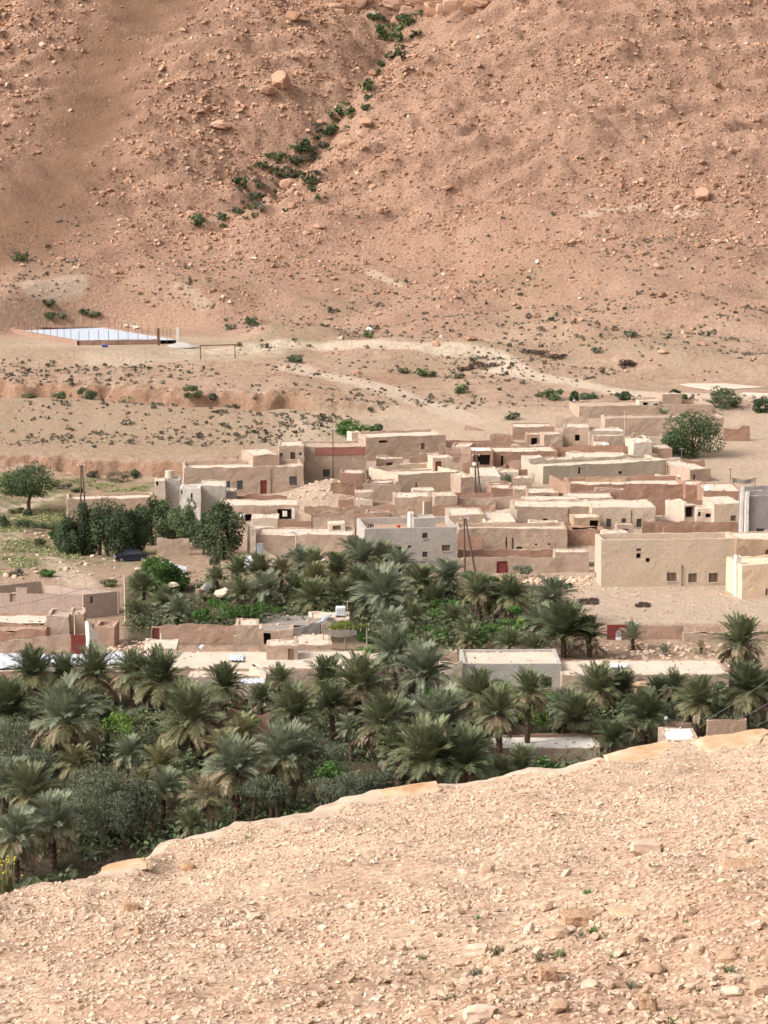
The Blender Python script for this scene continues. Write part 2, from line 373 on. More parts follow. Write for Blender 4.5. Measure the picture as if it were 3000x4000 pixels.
# ------------------------------------------------------------------ mesh helpers
def obj(name, me, mat=None, parent=None):
    if mat is not None and not me.materials: me.materials.append(MATS[mat] if isinstance(mat, str) else mat)
    o = bpy.data.objects.new(name, me); COL.objects.link(o)
    if parent is not None: o.parent = parent
    return o
def tag(o, label, cat, group=None):
    o['label'] = label; o['category'] = cat
    if group: o['group'] = group
    return o
def empty(name, loc):
    o = bpy.data.objects.new(name, None); o.empty_display_size = 0.5; COL.objects.link(o); o.location = loc; return o
def npmesh(name, V, Fc, attrs=None, smooth=False):
    """V (n,3), Fc (m,k) with k constant"""
    V = np.asarray(V, np.float32); Fc = np.asarray(Fc, np.int32)
    me = bpy.data.meshes.new(name); m, k = Fc.shape
    me.vertices.add(len(V)); me.vertices.foreach_set('co', V.ravel())
    me.loops.add(m * k); me.loops.foreach_set('vertex_index', Fc.ravel())
    me.polygons.add(m); me.polygons.foreach_set('loop_start', np.arange(0, m * k, k, dtype=np.int32))
    try: me.polygons.foreach_set('loop_total', np.full(m, k, np.int32))
    except Exception: pass
    me.polygons.foreach_set('use_smooth', np.full(m, smooth))
    for nm, a in (attrs or {}).items():
        at = me.attributes.new(nm, 'FLOAT', 'POINT'); at.data.foreach_set('value', np.asarray(a, np.float32))
    me.update(calc_edges=True); me.validate()
    return me
class MB:
    def __init__(s): s.v = []; s.f = []; s.d = {}
    def vi(s, p):
        k = (round(p[0], 3), round(p[1], 3), round(p[2], 3))
        i = s.d.get(k)
        if i is None: i = len(s.v); s.v.append((p[0], p[1], p[2])); s.d[k] = i
        return i
    def quad(s, a, b, c, d):
        q = [s.vi(x) for x in (a, b, c, d)]; r = []
        for i in q:
            if i not in r: r.append(i)
        if len(r) > 2: s.f.append(r)
    def box(s, lo, hi):
        x0, y0, z0 = lo; x1, y1, z1 = hi
        p = [(x0, y0, z0), (x1, y0, z0), (x1, y1, z0), (x0, y1, z0), (x0, y0, z1), (x1, y0, z1), (x1, y1, z1), (x0, y1, z1)]
        for f in ((0, 3, 2, 1), (4, 5, 6, 7), (0, 1, 5, 4), (1, 2, 6, 5), (2, 3, 7, 6), (3, 0, 4, 7)): s.quad(*[p[i] for i in f])
    def tube(s, pts, rad, n=6, cap=True):
        pts = [Vector(p) for p in pts]; rads = rad if isinstance(rad, (list, tuple)) else [rad] * len(pts)
        rings = []
        for i, p in enumerate(pts):
            t = (pts[min(i + 1, len(pts) - 1)] - pts[max(i - 1, 0)]).normalized()
            a = t.orthogonal().normalized() if abs(t.z) > 0.9 else Vector((0, 0, 1)).cross(t).normalized()
            b = t.cross(a)
            base = len(s.v)
            for k in range(n):
                an = 2 * math.pi * k / n; q = p + (a * math.cos(an) + b * math.sin(an)) * rads[i]
                s.v.append(tuple(q))
            rings.append(base)
        for i in range(len(pts) - 1):
            for k in range(n):
                s.f.append([rings[i] + k, rings[i] + (k + 1) % n, rings[i + 1] + (k + 1) % n, rings[i + 1] + k])
        if cap:
            s.f.append([rings[0] + k for k in range(n)][::-1]); s.f.append([rings[-1] + k for k in range(n)])
    def mesh(s, name, off=(0, 0, 0), disp=0.0, top=None, topamp=0.0, seed=0):
        V = np.array(s.v, float)
        if disp > 0:
            for ax in range(3):
                V[:, ax] += 0  # placeholder keeps shape
            dx = [noise3(V[:, 0] * 0.55 + 17 * a, V[:, 1] * 0.55, V[:, 2] * 0.55 + 5 * a, 90 + a) + 0.5 * noise3(V[:, 0] * 1.7, V[:, 1] * 1.7 + 9 * a, V[:, 2] * 1.7, 95 + a) for a in range(3)]
            D = np.stack(dx, 1) * disp
            if top is not None:
                wgt = np.clip((V[:, 2] - (top - 0.9)) / 0.9, 0, 1)
                D[:, 2] += wgt * topamp * (noise3(V[:, 0] * 0.5, V[:, 1] * 0.5, V[:, 2] * 0, 101 + seed) + 0.6 * noise3(V[:, 0] * 1.5, V[:, 1] * 1.5, V[:, 2] * 0, 102 + seed))
            V = V + D
        V = V - np.array(off)
        me = bpy.data.meshes.new(name); me.from_pydata([tuple(p) for p in V], [], s.f); me.update()
        return me

CUB = np.array([(-1, -1, -1), (1, -1, -1), (1, 1, -1), (-1, 1, -1), (-1, -1, 1), (1, -1, 1), (1, 1, 1), (-1, 1, 1)], float) * 0.72
CUF = np.array([(0, 2, 1), (0, 3, 2), (4, 5, 6), (4, 6, 7), (0, 1, 5), (0, 5, 4), (1, 2, 6), (1, 6, 5), (2, 3, 7), (2, 7, 6), (3, 0, 4), (3, 4, 7)])
def chips_mesh(name, X, Y, Z, S3, tint, rng, jit=0.42, tilt=0.3):
    """angular 12-triangle stone chips"""
    n = len(X)
    B = CUB[None] * (1 + rng.uniform(-jit, jit * 0.8, (n, 8, 3)))
    B[:, 4:, :2] *= rng.uniform(0.45, 0.95, (n, 1, 1))
    B = B * S3[:, None, :]
    ax = rng.normal(0, tilt, n); ay = rng.normal(0, tilt, n); az = rng.uniform(0, 6.283, n)
    c, s = np.cos(ax)[:, None], np.sin(ax)[:, None]; B = np.stack([B[..., 0], B[..., 1] * c - B[..., 2] * s, B[..., 1] * s + B[..., 2] * c], -1)
    c, s = np.cos(ay)[:, None], np.sin(ay)[:, None]; B = np.stack([B[..., 0] * c + B[..., 2] * s, B[..., 1], -B[..., 0] * s + B[..., 2] * c], -1)
    c, s = np.cos(az)[:, None], np.sin(az)[:, None]; B = np.stack([B[..., 0] * c - B[..., 1] * s, B[..., 0] * s + B[..., 1] * c, B[..., 2]], -1)
    B = B + np.stack([X, Y, Z], -1)[:, None, :]
    Fc = (CUF[None] + 8 * np.arange(n)[:, None, None]).reshape(-1, 3)
    return npmesh(name, B.reshape(-1, 3), Fc, dict(tint=np.repeat(tint, 8)))
# ------------------------------------------------------------------ houses
def lines(a, b, cell, extra):
    n = max(1, int(round((b - a) / cell))); L = list(np.linspace(a, b, n + 1))
    for e in extra:
        if a < e < b: L.append(e)
    L = sorted(L); o = [L[0]]
    for x in L[1:]:
        if x - o[-1] > 0.02: o.append(x)
    return o
class Plan:
    """one vertical wall plane from A to B (plan), z0..z1"""
    def __init__(s, A, B, z0, z1):
        s.A = Vector((A[0], A[1], 0)); s.B = Vector((B[0], B[1], 0)); s.z0 = z0; s.z1 = z1
        e = s.B - s.A; s.W = e.length; s.e = e / s.W; s.n = Vector((s.e.y, -s.e.x, 0))   # outward
    def locate(s, u, v):
        kx, kz = ray(u, v)
        # A.x + t e.x = kx (A.y + t e.y)
        t = (kx * s.A.y - s.A.x) / (s.e.x - kx * s.e.y); y = s.A.y + t * s.e.y
        return t, H + kz * y
    def pt(s, t, z, off=0.0):
        p = s.A + s.e * t + s.n * off; return (p.x, p.y, z)
def wall_panel(mb, pl, holes, cell=0.7):
    X = lines(0, pl.W, cell, [h[i] for h in holes for i in (0, 1)]); Z = lines(pl.z0, pl.z1, cell, [h[i] for h in holes for i in (2, 3)])
    for i in range(len(X) - 1):
        for j in range(len(Z) - 1):
            cx = (X[i] + X[i + 1]) / 2; cz = (Z[j] + Z[j + 1]) / 2
            if any(h[0] < cx < h[1] and h[2] < cz < h[3] for h in holes): continue
            mb.quad(pl.pt(X[i], Z[j]), pl.pt(X[i + 1], Z[j]), pl.pt(X[i + 1], Z[j + 1]), pl.pt(X[i], Z[j + 1]))
    for (a, b, c, d, dep) in holes:
        mb.quad(pl.pt(a, c), pl.pt(a, c, -dep), pl.pt(a, d, -dep), pl.pt(a, d))
        mb.quad(pl.pt(b, c, -dep), pl.pt(b, c), pl.pt(b, d), pl.pt(b, d, -dep))
        mb.quad(pl.pt(a, d), pl.pt(a, d, -dep), pl.pt(b, d, -dep), pl.pt(b, d))
        mb.quad(pl.pt(a, c, -dep), pl.pt(a, c), pl.pt(b, c), pl.pt(b, c, -dep))
def fill_opening(root, pl, h, kind):
    a, b, c, d, dep = h; off = root.location
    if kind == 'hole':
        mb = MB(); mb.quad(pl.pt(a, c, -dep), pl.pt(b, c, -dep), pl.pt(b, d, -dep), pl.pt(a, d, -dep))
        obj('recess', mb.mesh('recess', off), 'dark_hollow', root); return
    def slab(mb, a, b, c, d, o0, o1):
        p = [pl.pt(a, c, o1), pl.pt(b, c, o1), pl.pt(b, d, o1), pl.pt(a, d, o1), pl.pt(a, c, o0), pl.pt(b, c, o0), pl.pt(b, d, o0), pl.pt(a, d, o0)]
        for f in ((0, 1, 2, 3), (1, 5, 6, 2), (0, 4, 5, 1), (3, 2, 6, 7), (4, 0, 3, 7), (5, 4, 7, 6)): mb.quad(*[p[i] for i in f])
    mat = {'win': 'glass_dark', 'blue': 'glass_blue', 'shut': 'shutter_brown', 'red': 'red_metal', 'brown': 'brown_metal', 'wood': 'dark_wood', 'tan': 'tan_wood', 'green': 'green_cloth'}[kind]
    isdoor = kind in ('red', 'brown', 'wood', 'tan')
    mb = MB(); slab(mb, a, b, c, d, -dep, -dep + 0.05)
    w = obj('door' if isdoor else 'window', mb.mesh('opening', off), mat, root)
    W = b - a; Hh = d - c; ft = min(0.09, W * 0.14)
    f = MB(); o0, o1 = -dep + 0.045, -dep + 0.10
    slab(f, a, a + ft, c, d, o0, o1); slab(f, b - ft, b, c, d, o0, o1); slab(f, a + ft, b - ft, d - ft, d, o0, o1)
    if not isdoor:
        slab(f, a + ft, b - ft, c, c + ft, o0, o1); slab(f, a + W / 2 - ft / 3, a + W / 2 + ft / 3, c + ft, d - ft, o0, o1)
    obj('frame', f.mesh('frame', off), 'window_frame' if kind != 'red' else 'red_metal', w)
    if isdoor:
        k = MB(); slab(k, b - ft * 2.2, b - ft * 1.5, c + Hh * 0.45, c + Hh * 0.52, -dep + 0.06, -dep + 0.12)
        obj('handle', k.mesh('handle', off), 'iron_grey', w)
    else:
        if kind in ('win', 'blue') and W > 0.6:
            k = MB(); nb = max(3, int(W / 0.2))
            for i in range(1, nb):
                x = a + W * i / nb; slab(k, x - 0.012, x + 0.012, c, d, -0.07, -0.045)
            obj('bars', k.mesh('bars', off), 'iron_grey', w)
        if W > 0.55:
            k = MB(); slab(k, a - 0.08, b + 0.08, c - 0.09, c - 0.005, -0.05, 0.07); obj('sill', k.mesh('sill', off), 'mud_cream', w)

BOXES = []
class House:
    def __init__(s, name, label, cat, u, v, y, group=None):
        p = P(u, v, y); s.root = empty(name, (p.x, p.y, g1(p.x, p.y))); tag(s.root, label, cat, group); s.off = s.root.location.copy()
    def box(s, u0, u1, vt, y, dep, yaw=0, mat='mud_tan', roof='roof_lime', par=0.35, front=(), left=(), vb=None, z0=None, disp=0.085, topamp=0.13, name='wall', th=0.35, right=(), roofz=None):
        """front edge spans photo columns u0..u1 at distance y (left end), its top at row vt"""
        c, sn = math.cos(R(yaw)), math.sin(R(yaw))
        k0, kz = ray(u0, vt); k1, _ = ray(u1, vt)
        A = Vector((k0 * y, y)); W = (k1 * y - A.x) / (c - k1 * sn); B = A + Vector((c, sn)) * W
        nb = Vector((-sn, c)) * dep; C, D = B + nb, A + nb
        zt = H + kz * (A.y)            # height read at the left (near) end
        zg = min(g1(q.x, q.y) for q in (A, B, C, D)) - 0.5
        if vb is not None: zg = H + ray(u0, vb)[1] * y
        if z0 is not None: zg = z0
        zr = zt - par if roofz is None else roofz
        BOXES.append((A, Vector((c, sn)), W, Vector((-sn, c)), dep))
        s.last = dict(A=A, B=B, C=C, D=D, zt=zt, zr=zr, zg=zg)
        mb = MB(); fills = []
        pls = [Plan(A, B, zg, zt), Plan(B, C, zg, zt), Plan(C, D, zg, zt), Plan(D, A, zg, zt)]
        specs = [front, right, (), left]
        for pl, sp in zip(pls, specs):
            holes = []
            for o in sp:
                t0, za = pl.locate(o[0], o[2]); t1, zb = pl.locate(o[1], o[3])
                t0, t1 = min(t0, t1), max(t0, t1)
                lo = max(0.06, t0); hi = min(pl.W - 0.06, t1); zlo = max(zg + 0.1, min(za, zb)); zhi = min(zt - 0.08, max(za, zb))
                if hi - lo < 0.08 or zhi - zlo < 0.08: continue
                dp = {'hole': 0.9}.get(o[4], 0.2)
                h = (lo, hi, zlo, zhi, dp); holes.append(h); fills.append((pl, h, o[4]))
            wall_panel(mb, pl, holes)
        # parapet top + inner faces
        O = [A, B, C, D]
        ctr = (A + B + C + D) / 4
        ex = Vector((c, sn)); ey = Vector((-sn, c)); th = min(th, dep * 0.3, W * 0.3)
        I = [A + (ex + ey) * th, B + (-ex + ey) * th, C + (-ex - ey) * th, D + (ex - ey) * th]
        for i in range(4):
            a, b, ia, ib = O[i], O[(i + 1) % 4], I[i], I[(i + 1) % 4]
            n = max(1, int((b - a).length / 0.7))
            for k in range(n):
                q = lambda p, r, t: p + (r - p) * t
                o0, o1 = q(a, b, k / n), q(a, b, (k + 1) / n); i0, i1 = q(ia, ib, k / n), q(ia, ib, (k + 1) / n)
                mb.quad((o0.x, o0.y, zt), (o1.x, o1.y, zt), (i1.x, i1.y, zt), (i0.x, i0.y, zt))
                if par > 0.02 or roofz is not None: mb.quad((i0.x, i0.y, zt), (i1.x, i1.y, zt), (i1.x, i1.y, zr - 0.1), (i0.x, i0.y, zr - 0.1))
        wo = obj(name, mb.mesh(name, s.off, disp, zt, topamp, int(u0)), mat, s.root)
        if roof:
            rb = MB(); nx = max(2, int(W / 1.2)); ny = max(2, int(dep / 1.2))
            e = 0.02 if par > 0.02 else 0.0
            base = I[0] - (ex + ey) * e
            wx = W - 2 * th + 2 * e; wy = dep - 2 * th + 2 * e
            for i in range(nx):
                for j in range(ny):
                    f = lambda a, b: (base.x + ex.x * wx * a / nx + ey.x * wy * b / ny, base.y + ex.y * wx * a / nx + ey.y * wy * b / ny, zr)
                    rb.quad(f(i, j), f(i + 1, j), f(i + 1, j + 1), f(i, j + 1))
            obj('roof', rb.mesh('roof', s.off, 0.05), roof, s.root)
            nr = int(min(46, 5 + wx * wy * 0.35))
            if nr > 5:
                r2 = np.random.default_rng(int(abs(u0) * 3 + vt)); a = r2.uniform(0.03, .97, nr); b = r2.uniform(0.03, .97, nr) ** 1.2; ss = r2.uniform(.04, .17, nr)
                edge = r2.random(nr) < 0.45; b = np.where(edge, np.where(r2.random(nr) < .6, .985, .015), b)
                X = base.x + ex.x * wx * a + ey.x * wy * b - s.off.x; Y2 = base.y + ex.y * wx * a + ey.y * wy * b - s.off.y
                me = chips_mesh('roof_rubble', X, Y2, np.full(nr, zr - s.off.z + .05), np.stack([ss * 1.6, ss, ss * .7], -1), r2.uniform(.1, .8, nr), r2)
                ro = obj('roof_rubble', me, 'hill_rock' if mat in ('mud_red', 'mud_terra') else 'gravel', s.root); ro['kind'] = 'stuff'
        for pl, h, kd in fills: fill_opening(s.root, pl, h, kd)
        s.pl = pls
        return s
    def pipe(s, u, v0, v1, mat='shutter_brown', which=0, rad=0.06):
        pl = s.pl[which]; t, za = pl.locate(u, v0); t2, zb = pl.locate(u, v1)
        mb = MB(); mb.tube([pl.pt(t, zb, 0.09), pl.pt(t, za, 0.09)], rad, 6)
        obj('drain_pipe', mb.mesh('pipe', s.off), mat, s.root); return s
    def band(s, u0, u1, v0, v1, mat, which=0, proud=0.025, name='band'):
        pl = s.pl[which]; a, z1 = pl.locate(u0, v0); b, z0 = pl.locate(u1, v1)
        a = max(0, min(a, b)); b = min(pl.W, b)
        mb = MB(); X = lines(a, b, 0.7, []); Z = lines(z0, z1, 0.7, [])
        for i in range(len(X) - 1):
            for j in range(len(Z) - 1): mb.quad(pl.pt(X[i], Z[j], proud + 0.03), pl.pt(X[i + 1], Z[j], proud + 0.03), pl.pt(X[i + 1], Z[j + 1], proud + 0.03), pl.pt(X[i], Z[j + 1], proud + 0.03))
        mb.quad(pl.pt(a, z1, proud + 0.03), pl.pt(b, z1, proud + 0.03), pl.pt(b, z1, -0.02), pl.pt(a, z1, -0.02))
        obj(name, mb.mesh(name, s.off, 0.05, s.last['zt'], 0.0), mat, s.root); return s

def wall(label, u0, u1, vt, y, yaw=0, mat='mud_tan', th=0.4, topamp=0.2, vb=None, name='mud_wall', front=(), vt2=None, group=None, cat='wall'):
    h = House(name, label, cat, (u0 + u1) / 2, vt, y, group)
    h.box(u0, u1, vt, y, th, yaw, mat, None, 0.0, front, vb=vb, topamp=topamp, disp=0.09, th=th / 2)
    if vt2 is not None:      # top falls or rises towards the right end
        o = [c for c in h.root.children if c.name.startswith('wall')][0]
        L = h.last; dz = (H + ray(u1, vt2)[1] * L['B'].y) - L['zt']; A, B = L['A'], L['B']; e = (B - A); Wl = e.length; e /= Wl
        for v in o.data.vertices:
            q = Vector((v.co.x + h.off.x - A.x, v.co.y + h.off.y - A.y)); t = max(0, min(1, q.dot(e) / Wl))
            fr = max(0, min(1, (v.co.z + h.off.z - L['zg']) / max(0.1, L['zt'] - L['zg']))); v.co.z += dz * t * fr
    return h
# ================================================================== GROUND
def build_ground():
    ys = np.concatenate([np.arange(96, 245, 2.5), np.arange(245, 262, 0.7), np.arange(262, 380, 0.95), np.arange(380, 396, 0.5), np.arange(396, 436, 0.8), np.arange(436, 462, 0.5), np.arange(462, 770, 0.78), np.arange(770, 1800, 14.0)])
    a = np.linspace(-0.205, 0.205, 355)
    side = np.array([0.24, 0.28, 0.34, 0.45, 0.6, 0.9, 1.4]); a = np.concatenate([-side[::-1], a, side])
    Y, A = np.meshgrid(ys, a, indexing='ij'); X = A * np.maximum(Y, 150)
    Z = G(X, Y)
    nY, nX = Y.shape
    V = np.stack([X.ravel(), Y.ravel(), Z.ravel()], 1)
    i = np.arange(nY * nX).reshape(nY, nX)
    Fc = np.stack([i[:-1, :-1].ravel(), i[:-1, 1:].ravel(), i[1:, 1:].ravel(), i[1:, :-1].ravel()], 1)
    x, y = V[:, 0], V[:, 1]
    nz = fbm(x / 18, y / 18, 4, 5)
    mtn = sst(470, 580, y + 24 * nz)
    gy = (np.gradient(Z, axis=0) / np.gradient(Y, axis=0)).ravel()
    red = np.clip(sst(0.32, 0.7, gy) * ((y > 436) & (y < 470) & (x < 12)) + sst(0.3, 0.75, gy) * ((y > 378) & (y < 396) & (x < -18)), 0, 1)
    red = np.clip(red + 0.55 * sst(0.05, 0.5, nz) * ((y > 440) & (y < 475) & (x < 10)), 0, 1)
    def poly_mask(pts, wid):
        X0, Y0, _ = hits([p[0] for p in pts], [p[1] for p in pts])
        d = np.full(len(x), 1e9)
        for k in range(len(X0) - 1):
            ax, ay, bx, by = X0[k], Y0[k], X0[k + 1], Y0[k + 1]
            L = (bx - ax) ** 2 + (by - ay) ** 2 + 1e-9
            t = np.clip(((x - ax) * (bx - ax) + (y - ay) * (by - ay)) / L, 0, 1)
            d = np.minimum(d, np.hypot(x - ax - t * (bx - ax), y - ay - t * (by - ay)))
        return 1 - sst(wid * 0.6, wid * 1.4, d + 0.25 * wid * nz)
    path = np.zeros(len(x))
    for pts, wd, st in (([(700, 1375), (1100, 1350), (1400, 1352), (1700, 1362), (1900, 1385), (1965, 1405), (1955, 1435), (2060, 1470), (2250, 1500), (2450, 1535), (2700, 1545), (3000, 1560)], 3.0, 1.0),
                        ([(1150, 1440), (1300, 1470), (1500, 1520), (1700, 1590), (1850, 1650)], 3.4, 0.8),
                        ([(0, 1990), (120, 1965), (190, 1940)], 2.2, 0.8), ([(0, 2080), (150, 2160), (250, 2230), (330, 2290)], 2.0, 0.75),
                        ([(1450, 1065), (1520, 1100), (1560, 1110)], 1.6, 0.6), ([(2300, 840), (2500, 810), (2700, 830)], 2.6, 0.55),
                        ([(130, 1120), (300, 1105)], 2.5, 0.5), ([(700, 1120), (760, 1160), (800, 1200)], 1.4, 0.4), ([(430, 1390), (600, 1380), (900, 1395), (1050, 1370)], 6, 0.6)):
        path = np.maximum(path, st * poly_mask(pts, wd))
    path = np.maximum(path, 0.75 * (y > 261.5) * (1 - sst(292, 300, y)) * sst(20, 26, x))
    path = np.maximum(path, 0.5 * (y > 292) * (1 - sst(425, 445, y)) * sst(-24, -16, x))
    path = np.maximum(path, 0.45 * np.exp(-(np.hypot((x + 62) / 34, (y - 515) / 22)) ** 4))
    green = (1 - sst(-34, -22, x)) * sst(288, 305, y) * (1 - sst(376, 386, y)) + 0.35 * (1 - sst(-10, 10, x)) * sst(386, 400, y) * (1 - sst(430, 445, y)) + 0.4 * sst(468, 490, y) * (1 - sst(560, 590, y)) * sst(-0.2, 0.5, fbm(x / 30, y / 20, 3, 88))
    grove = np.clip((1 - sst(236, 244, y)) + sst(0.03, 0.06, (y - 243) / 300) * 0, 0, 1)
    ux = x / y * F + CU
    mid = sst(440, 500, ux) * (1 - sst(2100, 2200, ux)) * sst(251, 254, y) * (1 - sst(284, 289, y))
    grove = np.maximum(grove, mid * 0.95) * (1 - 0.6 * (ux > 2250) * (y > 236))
    brown = np.zeros(len(x))  # mask of the foreground blur painted on the slope in brown
    bx, by = np.array(BLUR_SPOTS).T
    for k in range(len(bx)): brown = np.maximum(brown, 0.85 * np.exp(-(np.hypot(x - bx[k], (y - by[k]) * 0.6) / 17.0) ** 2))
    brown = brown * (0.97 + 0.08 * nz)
    red = np.maximum(red, 0.6 * sst(0.9, 1.6, gy) * (y > 725))
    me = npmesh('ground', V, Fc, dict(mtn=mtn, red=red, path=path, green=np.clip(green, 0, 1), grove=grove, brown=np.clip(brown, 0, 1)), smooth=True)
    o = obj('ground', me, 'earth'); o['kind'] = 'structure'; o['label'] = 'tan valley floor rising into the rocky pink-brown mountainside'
build_ground()

# ------------------------------------------------------------------ near stony slope
# plane through what the photograph shows of the slope: 2.5 m below the camera, falling away from it and to the left
SA, SB, SC = -2.47, -0.203, 0.119
def slope_plane(x, y): return H + SA + SB * y + SC * x
EDGE = [(-900, 3800), (-400, 3610), (0, 3478), (140, 3452), (330, 3440), (385, 3408), (530, 3368), (650, 3292), (690, 3276), (850, 3242), (950, 3206), (1100, 3190), (1200, 3166), (1330, 3122), (1500, 3086), (1600, 3082), (1745, 3056), (1900, 3040), (2000, 3022), (2100, 3012), (2230, 2988), (2350, 2972), (2480, 2938), (2650, 2894), (2800, 2880), (3000, 2856), (3400, 2770), (3900, 2670)]
_e = []
for u, v in EDGE:
    kx, kz = ray(u, v); y = SA / (kz - SB - SC * kx); _e.append((u, kx * y, y))
_e = np.array(_e)
def edge_y(k):      # k = x / y
    return np.interp(k, _e[:, 1] / _e[:, 2], _e[:, 2])
def slope_z(x, y):
    x = np.asarray(x, float); y = np.asarray(y, float)
    k = x / np.maximum(y, 3)
    d = y - edge_y(k)
    z = slope_plane(x, y) + 0.16 * fbm(x / 2.6, y / 2.6, 3, 201) * sst(-0.2, -3.0, d) + 0.05 * fbm(x / 0.5, y / 0.5, 3, 205)
    z = z + 0.22 * np.exp(-((x - 3.6) / 1.8) ** 2 - ((y - 17) / 4.0) ** 2) + 0.2 * sst(3, 6, x) * sst(24, 16, y)
    drop = np.where(d > 0, 0.25 * d + 1.4 * np.maximum(d - 0.25, 0), 0)
    return z - drop
def slab_mask(x, y):
    k = x / np.maximum(y, 3); d = edge_y(k) - y
    uu = k * F + CU
    wid = np.interp(uu, [-900, 250, 380, 700, 950, 1100, 1500, 1900, 2100, 2300, 2380, 3900], [0.0, 0.0, 0.35, 1.2, 0.35, 1.1, 1.3, 0.5, 0.9, 1.7, 0.25, 0.2])
    return 1 - sst(wid * 0.8, wid * 1.15 + 0.05, d + 0.35 * fbm(x / 0.9, y / 0.9, 3, 211))
def build_slope():
    a = np.concatenate([[-1.2, -0.8, -0.5, -0.36, -0.29], np.linspace(-0.255, 0.255, 330), [0.29, 0.36, 0.5, 0.8, 1.2]])
    t = np.concatenate([np.linspace(-0.55, 0.25, 10)[:-1], np.linspace(0.25, 1.0, 200), 1 + np.array([0.004, 0.01, 0.02, 0.04, 0.08, 0.15, 0.3, 0.55, 0.9, 1.4, 2.0])])
    T, A = np.meshgrid(t, a, indexing='ij'); E = edge_y(A); Y = T * E
    X = A * np.maximum(np.abs(Y), 6.0)
    Z = slope_z(X, np.where(Y < 3, 3, Y)); Z = np.where(Y < 3, Z + (3 - Y) * 0.2, Z)
    Z = np.maximum(Z, -4.6)
    nY, nX = Y.shape
    V = np.stack([X.ravel(), Y.ravel(), Z.ravel()], 1); i = np.arange(nY * nX).reshape(nY, nX)
    Fc = np.stack([i[:-1, :-1].ravel(), i[:-1, 1:].ravel(), i[1:, 1:].ravel(), i[1:, :-1].ravel()], 1)
    x, y = V[:, 0], V[:, 1]
    soil = sst(-0.1, 0.5, fbm(x / 1.6, y / 1.6, 3, 222)) * sst(24, 14, y) * 0.9 + 0.3 * sst(24, 14, y)
    me = npmesh('stony_slope', V, Fc, dict(slab=slab_mask(x, y), soil=np.clip(soil, 0, 1)), smooth=True)
    o = obj('stony_slope', me, 'slope_soil'); o['kind'] = 'structure'; o['label'] = 'pale gravel slope in the foreground ending in a rock ledge'
build_slope()
def on_slope(u, v):
    kx, kz = ray(u, v); ys = np.arange(6, 45, 0.02); d = H + kz * ys - slope_z(kx * ys, ys)
    i = int(np.argmax(d <= 0)) if (d <= 0).any() else len(ys) - 1
    y = ys[i]; return Vector((kx * y, y, float(slope_z(np.array([kx * y]), np.array([y]))[0])))

# ------------------------------------------------------------------ rocks
PHI = (1 + 5 ** 0.5) / 2
ICO = np.array([(-1, PHI, 0), (1, PHI, 0), (-1, -PHI, 0), (1, -PHI, 0), (0, -1, PHI), (0, 1, PHI), (0, -1, -PHI), (0, 1, -PHI), (PHI, 0, -1), (PHI, 0, 1), (-PHI, 0, -1), (-PHI, 0, 1)], float)
ICO /= np.linalg.norm(ICO[0])
ICF = np.array([(0, 11, 5), (0, 5, 1), (0, 1, 7), (0, 7, 10), (0, 10, 11), (1, 5, 9), (5, 11, 4), (11, 10, 2), (10, 7, 6), (7, 1, 8), (3, 9, 4), (3, 4, 2), (3, 2, 6), (3, 6, 8), (3, 8, 9), (4, 9, 5), (2, 4, 11), (6, 2, 10), (8, 6, 7), (9, 8, 1)])
def rocks_mesh(name, X, Y, Z, S3, tint, rng, jit=0.28, tilt=0.35):
    n = len(X)
    B = ICO[None] * (1 + rng.uniform(-jit, jit, (n, 12, 1))) + rng.uniform(-jit * 0.5, jit * 0.5, (n, 12, 3))
    B = np.clip(B, -0.78, 0.78) * S3[:, None, :]
    ax = rng.normal(0, tilt, n); ay = rng.normal(0, tilt, n); az = rng.uniform(0, 6.283, n)
    c, s = np.cos(ax)[:, None], np.sin(ax)[:, None]; B = np.stack([B[..., 0], B[..., 1] * c - B[..., 2] * s, B[..., 1] * s + B[..., 2] * c], -1)
    c, s = np.cos(ay)[:, None], np.sin(ay)[:, None]; B = np.stack([B[..., 0] * c + B[..., 2] * s, B[..., 1], -B[..., 0] * s + B[..., 2] * c], -1)
    c, s = np.cos(az)[:, None], np.sin(az)[:, None]; B = np.stack([B[..., 0] * c - B[..., 1] * s, B[..., 0] * s + B[..., 1] * c, B[..., 2]], -1)
    B = B + np.stack([X, Y, Z], -1)[:, None, :]
    Fc = (ICF[None] + 12 * np.arange(n)[:, None, None]).reshape(-1, 3)
    return npmesh(name, B.reshape(-1, 3), Fc, dict(tint=np.repeat(tint, 12)))
